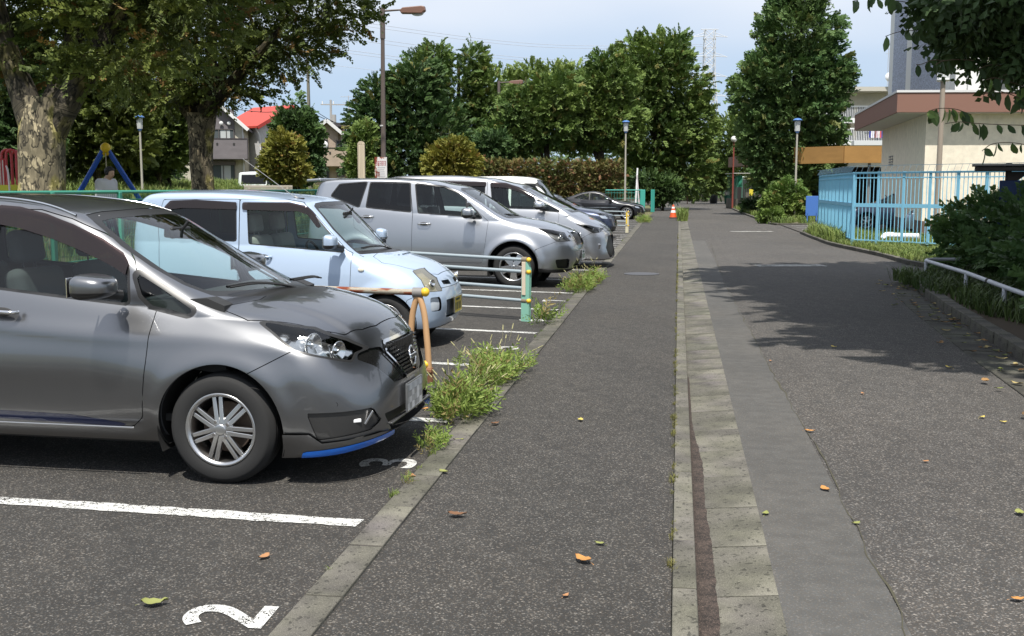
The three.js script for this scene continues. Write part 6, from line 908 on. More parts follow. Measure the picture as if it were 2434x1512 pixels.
// right-hand yard cars seen through the fence
plainCar('blue_grey_car', 'dark blue-grey car whose nose shows past the blue fence end', [7.1, 0.03, -42.2], 165, paint([0.09, 0.11, 0.17], 0.5, 0.35), { W: 0.83, R: 0.30, wb: 2.5, cowl: -0.05, tumble: 0.3, prof: [[-3.2, 1.30], [-2.6, 1.46], [-1.8, 1.50], [-1.2, 1.46], [-0.9, 1.38], [-0.4, 1.15], [0, 0.98], [0.3, 0.94], [0.6, 0.85], [0.75, 0.72]], belt: [[-3, 1.02], [0.7, 0.88]], front: [[0.2, 0.74], [0.5, 0.8], [0.7, 0.76], [0.9, 0.5]], rear: [[0.2, -3.1], [1, -3.2], [1.5, -3.0]], windows: [{ poly: [[-0.35, 1.02], [-0.85, 1.28], [-1.3, 1.37], [-1.3, 1.02]], mat: MC.mid }, { poly: [[-1.4, 1.02], [-1.4, 1.38], [-2.1, 1.36], [-2.4, 1.1]], mat: MC.tint }], screen: [[-1, 1.0], [0.58, 1.0], [0.52, 1.34], [-1, 1.40]], lights: [[0.3, 0.86], [0.55, 0.8], [0.62, 0.68], [0.4, 0.7]] });
plainCar('pale_blue_hatchback', 'pale silver-blue hatchback parked behind the blue bars', [8.3, 0.03, -37.5], 160, paint([0.45, 0.52, 0.62], 0.5, 0.4), { W: 0.83, R: 0.30, wb: 2.5, cowl: -0.05, tumble: 0.3, prof: [[-3.2, 1.30], [-2.6, 1.5], [-1.8, 1.54], [-1.2, 1.50], [-0.9, 1.42], [-0.4, 1.17], [0, 0.98], [0.3, 0.94], [0.6, 0.85], [0.75, 0.72]], belt: [[-3, 1.02], [0.7, 0.88]], front: [[0.2, 0.74], [0.5, 0.8], [0.7, 0.76], [0.9, 0.5]], rear: [[0.2, -3.1], [1, -3.2], [1.5, -3.0]], windows: [{ poly: [[-0.35, 1.02], [-0.85, 1.28], [-1.3, 1.40], [-1.3, 1.02]], mat: MC.tint }, { poly: [[-1.4, 1.02], [-1.4, 1.40], [-2.1, 1.38], [-2.4, 1.1]], mat: MC.tint }], screen: [[-1, 1.0], [0.58, 1.0], [0.52, 1.34], [-1, 1.42]], lights: [[0.3, 0.86], [0.55, 0.8], [0.62, 0.68], [0.4, 0.7]] });
for (let i = 0; i < 3; i++) { const m = structure('yard_line', line(4.6, -41.6 - i * 1.9, 6.4, -41.9 - i * 1.9, 0.13, 0.036), paintMat); m.userData.label = 'white bay line in the neighbour yard'; }
// verge beyond the yard entrance: bushes, cage of wire mesh, pillar, bins
const VERGE2 = [[4.05, -47.2], [4.0, -56], [3.95, -70], [4.05, -84], [12, -84], [12, -50], [6, -47.6]];
poly2(VERGE2, 0.045, M([0.10, 0.09, 0.05], 1), 'far_verge');
kerbRow('far_verge_kerb', 'kerb of the far verge', [[6, -47.3], [4.4, -47.0], [4.0, -48.5], [3.95, -56], [3.9, -70], [3.98, -84]], 0.13, 0.16, 0.09, [conc(0.42), conc(0.5)], 54, 0.9);
{ const g = grassPatch(scene, 'far_verge_grass', scatter(VERGE2, 900, 66, 0.045, (x) => x < 7.5), C_GR, 1.6, 1, true); g.userData.label = 'grass on the far verge by the grey pillar'; g.userData.category = 'grass'; }
tree('leafy bush round the foot of the blue-capped lamp', 1872, 0, 51, [[1865, 475, 38, 35], [1890, 480, 30, 32], [1845, 485, 30, 30], [1875, 450, 25, 20], [1905, 490, 16, 28]], 1800, 'broad', [G(0.10, 0.18, 0.035), G(0.26, 0.33, 0.075), G(0.28, 0.22, 0.07)], 310, { trunk: 0, name: 'bush', cat: 'bush', gap: 0.2, scale: 0.62, fill: 0.4, clip: (x, y) => y > 0.05 });
tree('bright green low bush at the verge corner', 1832, 0, 48, [[1832, 517, 18, 13], [1845, 512, 12, 10]], 420, 'broad', [G(0.10, 0.17, 0.03), G(0.2, 0.28, 0.06)], 311, { trunk: 0, name: 'bush', cat: 'bush', gap: 0.1, scale: 0.55, fill: 0.5, clip: (x, y) => y > 0.05 });
tree('dark trailing bush at the foot of the grey pillar', 1795, 0, 66, [[1790, 488, 22, 18], [1810, 495, 15, 14]], 600, 'shrub', C_DARK, 312, { trunk: 0, name: 'bush', cat: 'bush', gap: 0.15, scale: 1.3, fill: 0.5, clip: (x, y) => y > 0.05 });
{
  const D = 80, s = D / 2569, o = at(1765, 445, D), X = (px) => (px - 1765) * s, Y = (py) => 1.61 + (445 - py) * s, t = thing('wire_mesh_cage', 'green wire mesh refuse cage with netting on a concrete base', 'cage', [o.x, 0, o.z], YAW), gm = M([0.08, 0.20, 0.15], 0.6), cw = conc(0.5);
  part('base_wall', uvMetres(boxAt(X(1790), 0.38, 0, X(1815) - X(1764), 0.76, 0.15)), cw, t); part('base_wall', uvMetres(boxAt(0, 0.38, -1.8, 0.15, 0.76, 3.7).translate(-0.4, 0, 0)), cw, t);
  for (const x of [1764, 1790, 1813]) part('post', rod([X(x), 0.7, 0], [X(x), Y(421), 0], 0.03), gm, t); for (let i = 0; i < 11; i++) part('wire', rod([X(1766 + i * 4.4), 0.76, 0], [X(1766 + i * 4.4), Y(422), 0], 0.008, 0.008, 5), gm, t); for (let i = 0; i < 16; i++) part('wire', rod([-0.4, 0.76, -i * 0.23], [-0.4, Y(422), -i * 0.23], 0.008, 0.008, 5), gm, t); part('rail', rod([X(1764), Y(421), 0], [X(1813), Y(421), 0], 0.04), M([0.6, 0.7, 0.62], 0.6), t); part('rail', rod([-0.4, Y(418), 0], [-0.4, Y(418), -3.7], 0.03), gm, t); part('roof_sheet', boxAt(0.3, Y(412), -1.5, 2.0, 0.04, 3.2), M([0.5, 0.5, 0.47], 0.7), t);
  const n = new THREE.PlaneGeometry(0.8, 0.85, 6, 6), p = n.attributes.position; for (let i = 0; i < p.count; i++) p.setZ(i, (vnoise(p.getX(i) * 6, p.getY(i) * 6) - 0.5) * 0.15); n.computeVertexNormals(); part('green_net', n.rotateY(-1.1).translate(-0.25, Y(431), -0.3), M([0.03, 0.28, 0.17], 0.8, { transmission: 0.3 }), t); const q = n.clone(); part('pale_tarp', q.scale(1.1, 0.8, 1).translate(1.1, Y(434), -0.25), M([0.5, 0.56, 0.68], 0.8), t);
  part('yellow_notice', boxAt(X(1786), Y(457), 0.04, 0.31, 0.46, 0.01), M([0.65, 0.55, 0.05], 0.6), t);
  const pp = at(1820, 445, 77), pl = thing('grey_gate_pillar', 'grey weathered gate pillar beside the wire mesh cage', 'pillar', [pp.x, 0, pp.z], YAW); part('shaft', boxAt(0, 1.25, 0, 0.46, 2.5, 0.5, 0.02), conc(0.42), pl); part('side_panel', boxAt(0.45, 1.15, -0.15, 0.42, 2.2, 0.08), M([0.16, 0.17, 0.18], 0.8), pl);
  const bp = at(1730, 445, 104), bin = thing('green_bin', 'dark green tapered bin with white bag on top at lane end', 'bin', [bp.x, 0, bp.z]); part('tub', lathe([[0.001, 0.02], [0.26, 0.02], [0.32, 0.75], [0.34, 0.78], [0.3, 0.78]], 20), M([0.02, 0.13, 0.09], 0.6), bin); part('lid', lathe([[0.001, 0.86], [0.25, 0.84], [0.34, 0.78]], 20), M([0.02, 0.13, 0.09], 0.6), bin);
  const bag = new THREE.SphereGeometry(0.3, 14, 10); { const a = bag.attributes.position; for (let i = 0; i < a.count; i++) { const k = 1 + (vnoise(a.getX(i) * 8, a.getY(i) * 8, a.getZ(i) * 8) - 0.5) * 0.4; a.setXYZ(i, a.getX(i) * k, a.getY(i) * k * 0.9, a.getZ(i) * k); } bag.computeVertexNormals(); } single('white_bag', 'white plastic bag on the green bin', 'bag', [bag.clone().translate(bp.x, 1.05, bp.z)], M(0.7, 0.5));
  const wb = at(1736, 445, 106); single('white_board', 'white upright board behind the green bin', 'board', [boxAt(0, 0.95, 0, 0.35, 1.9, 0.08, 0.01)], M([0.6, 0.64, 0.7], 0.7), [wb.x, 0, wb.z], YAW); const db = at(1697, 445, 108), dbin = thing('dark_bin', 'low black bin at the lane end', 'bin', [db.x, 0, db.z]); part('tub', lathe([[0.001, 0.02], [0.35, 0.02], [0.42, 0.8], [0.001, 0.86]], 16), MC.dark, dbin);
}
{ // far brown-roofed house and lane-end wall, fence
  const o = at(1765, 445, 92), s = 92 / 2569, t = thing('brown_eaved_house', 'brown-eaved low house half hidden behind the street tree', 'building', [o.x, 0, o.z], YAW); part('wall', boxAt(2.9, 1.2, -3, 5, 2.4, 5), M([0.10, 0.08, 0.07], 0.9), t); part('fascia', boxAt(2.9, 1.61 + (445 - 383) * s, -2.6, 6.0, 0.9, 6.4), M([0.14, 0.085, 0.06], 0.8), t); part('sill', boxAt(0.6, 2.3, -0.3, 1.2, 0.12, 0.5), M(0.6, 0.7), t);
  const w = single('lane_end_wall', 'low mossy concrete wall closing the lane', 'wall', [uvMetres(boxAt(0, 0.35, 0, 30, 0.7, 0.3))], conc(0.5, 1.02), [3, 0, -128.5]); structure('edge_line', line(-10, -127.4, 16, -127.4, 0.3, 0.012), paintMat).userData.label = 'white edge line along the cross street';
  const f = thing('far_mesh_fence', 'tall green mesh fence with white top rail at the lane end', 'fence', [0, 0, 0]), gm = M([0.10, 0.20, 0.14], 0.7); for (let i = 0; i < 8; i++) part('post', rod([2 + i * 1.6, 0.6, -130], [2 + i * 1.6, 2.75, -130], 0.04), gm, f); part('top_rail', rod([2, 2.75, -130], [13.2, 2.75, -130], 0.06), M([0.6, 0.65, 0.6], 0.6), f); part('mesh', boxAt(7.6, 1.7, -130, 11.2, 2.1, 0.02), M([0.05, 0.12, 0.08], 0.8, { transmission: 0.5 }), f);
  tree('sunlit bushes over the lane-end wall', 1655, 0, 134, [[1640, 430, 30, 30], [1680, 425, 40, 30], [1720, 430, 30, 25], [1600, 430, 40, 35]], 1100, 'fine', [G(0.09, 0.14, 0.03), G(0.22, 0.25, 0.07)], 320, { trunk: 0.1, ground: 0.6, name: 'bush', cat: 'bush', gap: 0.2, scale: 1.2, limbs: false });
  tree('dark bush at the lot corner behind the cone', 1575, 0, 74, [[1565, 455, 25, 28], [1590, 450, 25, 30], [1540, 440, 30, 30]], 1200, 'fine', C_DARK, 321, { trunk: 0.08, name: 'bush', cat: 'bush', gap: 0.2, scale: 0.7, limbs: false });
}
// ---------------------------------------------------------------- park side: fence, swing, slide, person, houses
const H_ = (x) => hillY(x);
{
  const t = thing('park_fence', 'green wire mesh park fence with pipe rail behind the parked cars', 'fence', [0, 0, 0]), gm = M([0.05, 0.27, 0.19], 0.55), X = -9.35, z0 = -9, z1 = -46;
  for (const y of [1.53, 1.40, 0.45]) part('rail', rod([X, y, z0], [X, y, z1], y > 1.5 ? 0.028 : 0.012, y > 1.5 ? 0.028 : 0.012, 8), gm, t);
  for (let z = z0; z >= z1; z -= 2) part('post', boxAt(X + 0.02, 0.82, z, 0.06, 1.42, 0.09, 0.01), gm, t);
  const w = []; for (let z = z0; z > z1; z -= 0.06) w.push(rod([X, 0.4, z], [X, 1.53, z], 0.003, 0.003, 4, false)); for (let y = 0.55; y < 1.5; y += 0.12) w.push(rod([X, y, z0], [X, y, z1], 0.003, 0.003, 4, false)); part('wire_mesh', w, gm, t).userData.kind = 'stuff';
}
{ // swing, seen end on
  const a = at(254.5, 345, 24.4), gy = H_(a.x), t = thing('blue_swing', 'blue A-frame swing with yellow joint caps in the park', 'swing', [a.x, gy, a.z], 0.511), bl = M([0.012, 0.085, 0.42], 0.4), ye = M([0.75, 0.50, 0.02], 0.45), h = a.y - gy;
  for (const z of [0, -2.6]) { for (const s of [-1, 1]) part('leg', rod([s * 0.06, h - 0.1, z], [s * 1.26, 0, z], 0.036, 0.036, 12), bl, t); const c = new THREE.SphereGeometry(0.11, 18, 12); c.scale(1, 1.05, 0.8); part('joint_cap', c.translate(0, h - 0.07, z), ye, t); }
  part('beam', rod([0, h - 0.05, 0], [0, h - 0.05, -2.6], 0.045, 0.045, 12), bl, t);
  for (const z of [-0.7, -1.9]) { const s = new THREE.Group(); s.name = 'swing_seat'; t.add(s); part('board', boxAt(0, 0.5, z, 0.18, 0.03, 0.42, 0.01), MC.rubber, s); for (const d of [-0.2, 0.2]) part('chain', rod([0, h - 0.08, z + d], [0, 0.5, z + d], 0.012, 0.012, 6), M([0.4, 0.36, 0.25], 0.5, { metalness: 0.5 }), s); }
}
{ // red and white play frame with slide at the left edge
  const D = 26, o = at(25, 445, D), gy = H_(o.x), s = D / 2569, t = thing('play_slide', 'red and white play slide frame left of the big trunk', 'slide', [o.x, gy, o.z], YAW + 0.2), rd = M([0.50, 0.05, 0.06], 0.45), wh = M([0.72, 0.62, 0.6], 0.5), Y = (py) => 1.61 + (445 - py) * s - gy, X = (px) => (px - 25) * s;
  for (const [x0, x1, z] of [[9, 30, 0], [19, 42, 0.02], [10, 31, -0.9], [20, 43, -0.9]]) part('arch', pipe([[X(x0), Y(440), z], [X(x0), Y(375), z], [X(x0 + 2), Y(362), z], [X((x0 + x1) / 2), Y(357), z], [X(x1 - 2), Y(362), z], [X(x1), Y(375), z], [X(x1), Y(440), z]], 0.032, 40, 10), rd, t);
  for (const x of [2, 5, 8, 11, 14]) part('bar', rod([X(x), Y(440), 0.03], [X(x), Y(380), 0.03], 0.016), x % 2 ? wh : rd, t); part('top_rail', rod([X(0), Y(380), 0.03], [X(22), Y(380), 0.03], 0.02), rd, t); part('handrail', pipe([[X(20), Y(395), 0.1], [X(24), Y(405), 0.15], [X(29), Y(440), 0.3], [X(32), Y(500), 0.4]], 0.022, 20, 8), wh, t);
  part('panel', extrude([[X(34), Y(440)], [X(44), Y(440)], [X(41), Y(424)]], 0.04).translate(0, 0, -0.2), M([0.7, 0.35, 0.03], 0.5), t); part('deck', boxAt(X(20), Y(446), -0.45, 1.0, 0.14, 1.0, 0.02), M([0.65, 0.6, 0.05], 0.5), t); part('chute', boxAt(0, 0, 0, 0.5, 0.05, 2.2, 0.02).rotateX(0.5).translate(X(12), Y(446) - 0.55, 0.9), M([0.45, 0.5, 0.1], 0.4), t); for (const x of [4, 40]) for (const z of [0, -0.9]) part('leg', rod([X(x), 0, z], [X(x), Y(446), z], 0.04), rd, t);
}
{ // person standing by the swing: one continuous body from smooth-joined tapered bones
  const p = at(250, 445, 23.6), gy = H_(p.x), t = thing('person', 'person with dark hair in a loose pale grey shirt standing under the swing, head bowed', 'person', [p.x, gy, p.z], YAW + 1.15);
  // local frame: faces +z; slight stoop, head bowed
  const J = { pel: [0, 0.92, 0], ch: [0, 1.25, 0.03], nk: [0, 1.43, 0.07], hd: [0, 1.53, 0.13] };
  const bones = [[J.pel, J.ch, 0.15, 0.17], [[-0.15, 1.36, 0.03], [0.15, 1.36, 0.03], 0.085, 0.085], [J.ch, J.nk, 0.14, 0.06], [J.nk, J.hd, 0.055, 0.06]];
  for (const s of [-1, 1]) bones.push([[s * 0.09, 0.90, 0], [s * 0.10, 0.48, 0.02], 0.095, 0.065], [[s * 0.10, 0.48, 0.02], [s * 0.11, 0.08, -0.02], 0.062, 0.042], [[s * 0.11, 0.05, -0.03], [s * 0.125, 0.035, 0.16], 0.042, 0.035], [[s * 0.18, 1.36, 0.03], [s * 0.24, 1.08, 0.05], 0.06, 0.046], [[s * 0.24, 1.08, 0.05], [s * 0.20, 0.90, 0.22], 0.043, 0.030], [[s * 0.20, 0.90, 0.22], [s * 0.185, 0.86, 0.27], 0.032, 0.026]);
  for (const s of [-1, 1]) { const w = [s * 0.183, 0.855, 0.28]; for (let f = 0; f < 4; f++) bones.push([[w[0] + s * (f - 1.5) * 0.014, w[1], w[2]], [w[0] + s * (f - 1.5) * 0.017, w[1] - 0.045, w[2] + 0.045 - Math.abs(f - 1.2) * 0.006], 0.011, 0.008]); bones.push([[w[0] - s * 0.022, w[1] + 0.01, w[2] - 0.01], [w[0] - s * 0.045, w[1] - 0.02, w[2] + 0.02], 0.011, 0.009]); }
  const cap = (x, y, z, a, b, r1, r2) => { const dx = b[0] - a[0], dy = b[1] - a[1], dz = b[2] - a[2], t = clamp(((x - a[0]) * dx + (y - a[1]) * dy + (z - a[2]) * dz) / (dx * dx + dy * dy + dz * dz + 1e-9), 0, 1); return Math.hypot(x - a[0] - dx * t, y - a[1] - dy * t, z - a[2] - dz * t) - mix(r1, r2, t); };
  const smin = (a, b, k) => { const h = Math.max(k - Math.abs(a - b), 0) / k; return Math.min(a, b) - h * h * k * 0.25; };
  const head = (x, y, z) => { const cy = y - 1.585, cz = z - 0.155, yy = cy * 0.94 + cz * 0.34, zz = -cy * 0.34 + cz * 0.94; let d = (Math.hypot(x / 0.077, (yy) / 0.112, zz / 0.096) - 1) * 0.085; d = smin(d, Math.hypot(x, yy + 0.065, zz - 0.03) - 0.058, 0.04); d = smin(d, cap(x, yy, zz, [0, 0.015, 0.092], [0, -0.02, 0.112], 0.010, 0.015), 0.02); for (const s of [-1, 1]) { d = smin(d, Math.hypot((x - s * 0.08) / 0.5, yy + 0.005, zz + 0.005) - 0.026, 0.01); d = Math.max(d, -(Math.hypot(x - s * 0.032, yy - 0.005, zz - 0.104) - 0.017)); } d = Math.max(d, -cap(x, yy, zz, [-0.022, -0.058, 0.096], [0.022, -0.058, 0.096], 0.005, 0.005)); return d; };
  const body = (x, y, z) => { let d = 9; for (const b of bones) d = smin(d, cap(x, y, z, b[0], b[1], b[2], b[3]), b[2] < 0.02 ? 0.008 : 0.06); return smin(d, head(x, y, z), 0.03); };
  const skin = M([0.42, 0.27, 0.19], 0.6); part('body', soup(surfaceNet(body, [-0.36, -0.02, -0.26], [0.36, 1.76, 0.46], 0.013)), skin, t);
  const hair = (x, y, z) => { const cy = y - 1.60, cz = z - 0.145, yy = cy * 0.94 + cz * 0.34, zz = -cy * 0.34 + cz * 0.94; const d = (Math.hypot(x / 0.098, yy / 0.122, zz / 0.118) - 1) * 0.10 + (vnoise(x * 40, y * 40, z * 40) - 0.5) * 0.018; return Math.max(d, (zz - 0.045) * 0.8 - Math.max(0, yy - 0.02) * 0.9, -yy - 0.075); }; part('hair', soup(surfaceNet(hair, [-0.16, 1.42, -0.04], [0.16, 1.78, 0.34], 0.010)), M(0.012, 0.7), t);
  const shirt = (x, y, z) => { let d = 9; for (const b of [[J.pel, J.ch, 0.20, 0.20], [[0, 0.74, -0.01], [0, 0.98, 0], 0.205, 0.20], [[-0.16, 1.355, 0.03], [0.16, 1.355, 0.03], 0.105, 0.105], [[-0.18, 1.35, 0.03], [-0.255, 1.05, 0.05], 0.092, 0.088], [[0.18, 1.35, 0.03], [0.255, 1.05, 0.05], 0.092, 0.088], [J.ch, [0, 1.40, 0.05], 0.17, 0.085]]) d = smin(d, cap(x, y, z, ...b), 0.07); d += (vnoise(x * 9, y * 5, z * 9) - 0.5) * 0.025; return Math.max(d, 0.70 - y, y - 1.455); }; part('shirt', soup(surfaceNet(shirt, [-0.42, 0.62, -0.32], [0.42, 1.5, 0.36], 0.016)), M([0.50, 0.50, 0.51], 0.95), t);
  const trousers = (x, y, z) => { let d = 9; for (const s of [-1, 1]) { d = smin(d, cap(x, y, z, [s * 0.09, 0.92, 0], [s * 0.10, 0.48, 0.02], 0.115, 0.085), 0.03); d = smin(d, cap(x, y, z, [s * 0.10, 0.48, 0.02], [s * 0.11, 0.10, -0.02], 0.083, 0.07), 0.03); } return Math.max(d, 0.07 - y); }; part('trousers', soup(surfaceNet(trousers, [-0.26, 0.0, -0.2], [0.26, 1.08, 0.2], 0.016)), M([0.05, 0.055, 0.07], 0.9), t);
}
// park lawn: tufts where it shows over the car roofs
{ const pts = scatter([[-9.6, -12], [-9.6, -60], [-40, -90], [-44, -40], [-22, -12]], 7000, 71, (x) => H_(x)), g = grassPatch(scene, 'park_lawn_grass', pts, C_GR, 1.9, 2, true); g.userData.label = 'unmown park lawn grass behind the green fence'; g.userData.category = 'grass'; }
// park lamps with blue caps
function parkLamp(px, py, D, gy, label, sc = 1) {
  const a = at(px, py, D), h = a.y - gy, t = thing('park_lamp', label, 'street lamp', [a.x, gy, a.z], 0, 'blue-capped park lamps'), st = M([0.38, 0.36, 0.31], 0.6);
  part('pole', rod([0, 0, 0], [0, h - 0.62 * sc, 0], 0.055 * sc, 0.042 * sc, 14), st, t); part('collar', rod([0, h - 0.66 * sc, 0], [0, h - 0.58 * sc, 0], 0.075 * sc, 0.09 * sc, 16), M([0.05, 0.12, 0.30], 0.5), t);
  part('lantern', lathe([[0.10 * sc, h - 0.58 * sc], [0.125 * sc, h - 0.12 * sc]], 18), M([0.72, 0.75, 0.74], 0.25, { transmission: 0.35 }), t); for (let i = 0; i < 8; i++) { const c = Math.cos(i * 0.785), s = Math.sin(i * 0.785); part('rib', rod([0.108 * sc * c, h - 0.58 * sc, 0.108 * sc * s], [0.132 * sc * c, h - 0.12 * sc, 0.132 * sc * s], 0.008 * sc, 0.008 * sc, 5), M(0.6, 0.5), t); }
  part('cap', lathe([[0.001, h + 0.02 * sc], [0.12 * sc, h], [0.21 * sc, h - 0.06 * sc], [0.22 * sc, h - 0.10 * sc], [0.12 * sc, h - 0.11 * sc], [0.001, h - 0.11 * sc]], 24), M([0.06, 0.16, 0.40], 0.4), t); return t;
}
parkLamp(1486, 289, 60, 0.3, 'blue-capped park lamp behind the black coupe'); parkLamp(1891, 284, 50.5, 0.05, 'blue-capped park lamp in the bush beside the street tree'); parkLamp(338, 277, 48, 0.9, 'blue-capped park lamp in front of the shady wood');
{ // taller white-lantern lamp by the low building
  const b = at(2230, 445, 31.5), t = thing('white_lantern_lamp', 'lamp with white ribbed lantern on a stout pole before the cream building', 'street lamp', [b.x, 0, b.z]), h = 1.61 + (445 - 198) * 31.5 / 2569, wm = M([0.75, 0.76, 0.76], 0.35);
  part('pole', rod([0, 0, 0], [0, h, 0], 0.085, 0.07, 16), M([0.30, 0.25, 0.20], 0.7), t); part('lantern', lathe([[0.15, h + 0.03], [0.165, h + 0.60]], 20), M([0.8, 0.82, 0.82], 0.25, { transmission: 0.3 }), t); part('base_ring', lathe([[0.001, h], [0.17, h], [0.18, h + 0.05], [0.15, h + 0.07]], 20), wm, t); for (let i = 0; i < 10; i++) { const c = Math.cos(i * 0.628), s = Math.sin(i * 0.628); part('rib', rod([0.16 * c, h + 0.04, 0.16 * s], [0.175 * c, h + 0.6, 0.175 * s], 0.01, 0.01, 6), wm, t); } part('cap', lathe([[0.001, h + 0.78], [0.10, h + 0.76], [0.25, h + 0.66], [0.255, h + 0.62], [0.16, h + 0.60]], 24), wm, t); part('finial', lathe([[0.07, h + 0.76], [0.10, h + 1.10], [0.09, h + 1.16], [0.001, h + 1.18]], 16), wm, t);
}
{ const b = at(1742, 445, 80), t = thing('globe_lamp', 'white globe lamp on a rusty red pole at the lane side', 'street lamp', [b.x, 0, b.z]), h = 1.61 + 113 * 80 / 2569; part('pole', rod([0, 0, 0], [0, h - 0.2, 0], 0.07, 0.05, 12), M([0.22, 0.05, 0.035], 0.7), t); part('globe', new THREE.SphereGeometry(0.22, 20, 14).translate(0, h, 0), M([0.78, 0.78, 0.76], 0.3), t); part('collar', rod([0, h - 0.28, 0], [0, h - 0.17, 0], 0.08, 0.11, 12), M([0.15, 0.08, 0.06], 0.7), t); }
function armLamp(px, D, topPy, gy, label) { // tall brown pole with horizontal arm and lamp head
  const b = at(px, 445, D), h = 1.61 + (445 - topPy) * D / 2569 - gy, t = thing('arm_street_lamp', label, 'street lamp', [b.x, gy, b.z], YAW - 0.1, 'brown arm lamps'), br = M([0.12, 0.095, 0.085], 0.55);
  part('pole', rod([0, 0, 0], [0.06, h - 1.1, 0], 0.11, 0.075, 16), br, t); part('pole_top', rod([0.06, h - 1.15, 0], [0.07, h, 0], 0.098, 0.098, 16), br, t); part('arm', rod([0.07, h - 0.12, 0], [0.95, h - 0.08, 0], 0.04, 0.03, 10), br, t); part('band', rod([0.0, h * 0.45, 0], [0.0, h * 0.45 + 0.05, 0], 0.10, 0.10, 14), M(0.6, 0.5), t);
  const hd = extrude([[0, -0.06], [0.05, -0.14], [0.80, -0.16], [0.92, -0.06], [0.90, 0.05], [0.80, 0.07], [0.10, 0.02]], 0.24, 0.03).translate(0.78, h - 0.06, -0.12); part('lamp_head', hd, M([0.20, 0.11, 0.085], 0.5), t); const gl = new THREE.SphereGeometry(1, 18, 12); gl.scale(0.24, 0.11, 0.13); part('lamp_glass', gl.translate(1.42, h - 0.22, 0), M([0.7, 0.72, 0.7], 0.15, { transmission: 0.5 }), t);
}
armLamp(911, 42, 30, 0.3, 'tall brown arm lamp nearest, above the silver SUV roof'); armLamp(1184, 74, 197, 0.5, 'farther brown arm lamp in front of the tree clump');
{ // rusty sign on the lamp pole, and a pale wooden post
  const D = 32.5, o = at(906, 445, D), s = D / 2569, t = thing('parking_sign', 'white parking sign with faded red lettering and rust stains', 'sign', [o.x, 0, o.z], YAW), Y = (py) => 1.61 + (445 - py) * s, w = 29 * s, h = Y(374) - Y(424);
  const st = texture([256, 384], (u, v) => { const rust = Math.max(sstep(0.62, 0.8, fbm(u * 6, v * 5, 2, 4) + 0.42 * sstep(0.25, 0, u) + 0.30 * sstep(0.85, 1, v) * sstep(0.6, 0, u)), 0); return [mix(214, 120, rust), mix(212, 52, rust), mix(212, 30, rust)]; }); const pg = new THREE.BoxGeometry(w, h, 0.02); part('plate', pg.translate(0, Y(374) - h / 2, 0), new THREE.MeshStandardMaterial({ map: st, roughness: 0.6 }), t); part('post', rod([0, 0, -0.04], [0, Y(380), -0.04], 0.03), M([0.3, 0.28, 0.25], 0.7), t);
  const red = M([0.42, 0.09, 0.12], 0.6), grey = M([0.30, 0.31, 0.36], 0.6), r = mulberry(4);
  for (let k = 0; k < 5; k++) { const x0 = -w * 0.36 + k * w * 0.175; const gl = []; for (let i = 0; i < 3; i++) gl.push(boxAt(x0, Y(384) - i * 0.055, 0.013, w * 0.13, 0.015, 0.004)); gl.push(boxAt(x0 - w * 0.045 * (k % 2 ? 1 : -1), Y(384) - 0.06, 0.013, 0.012, 0.14, 0.004), boxAt(x0 + w * 0.05, Y(384) - 0.05, 0.013, 0.010, 0.12, 0.004)); const g = new THREE.Group(); g.name = 'letter'; t.add(g); gl.forEach((q) => part('stroke', q, red, g)); }
  for (let i = 0; i < 5; i++) part('small_print', boxAt((r() - 0.5) * 0.04, Y(399) - i * 0.062, 0.0125, w * (0.55 + r() * 0.2), 0.014, 0.003), grey, t);
  const p = at(860, 445, 33), pt = thing('pale_wooden_post', 'weathered pale wooden post left of the parking sign', 'post', [p.x, 0.15, p.z], YAW), wood = new THREE.MeshStandardMaterial({ map: texture([64, 256], (u, v, i, j) => { const g = 190 + (vnoise(u * 20, v * 2, 3) - 0.5) * 60 + (hash3(i, 0, 2) - 0.5) * 30; return [g, g * 0.93, g * 0.82]; }), roughness: 0.9 }); part('board', boxAt(0, 1.37, 0, 0.22, 2.74, 0.10, 0.02), wood, pt); const cp = new THREE.CylinderGeometry(0.11, 0.11, 0.10, 16, 1, false, 0, Math.PI); cp.rotateX(Math.PI / 2); part('rounded_top', cp.rotateZ(Math.PI / 2).translate(0, 2.74, 0), wood, pt);
}
// houses on the rise
function houseBox(t, x0, x1, y0, y1, z0, z1, mat, name = 'wall') { return part(name, uvMetres(boxAt((x0 + x1) / 2, (y0 + y1) / 2, (z0 + z1) / 2, x1 - x0, y1 - y0, Math.abs(z1 - z0))), mat, t); }
function win(t, x0, x1, y0, y1, z, curtain = true, n = 2) { const g = new THREE.Group(); g.name = 'window'; t.add(g); const w = x1 - x0, h = y1 - y0, fm = M([0.10, 0.09, 0.085], 0.5); part('pane', boxAt((x0 + x1) / 2, (y0 + y1) / 2, z + 0.01, w, h, 0.03), M([0.09, 0.105, 0.11], 0.08), g); if (curtain) part('curtain', boxAt(x0 + w * 0.62, (y0 + y1) / 2, z + 0.028, w * 0.42, h * 0.9, 0.01), M([0.45, 0.47, 0.46], 0.9), g); for (const [a, b, c, d] of [[x0, y0, w, 0.07], [x0, y1, w, 0.07]]) part('frame', boxAt(a + c / 2, b, z + 0.05, c, d, 0.08), fm, g); for (let i = 0; i <= n; i++) part('frame', boxAt(x0 + (w * i) / n, (y0 + y1) / 2, z + 0.05, 0.06, h, 0.08), fm, g); part('sill', boxAt((x0 + x1) / 2, y0 - 0.06, z + 0.08, w + 0.1, 0.05, 0.14), M(0.55, 0.7), g); return g; }
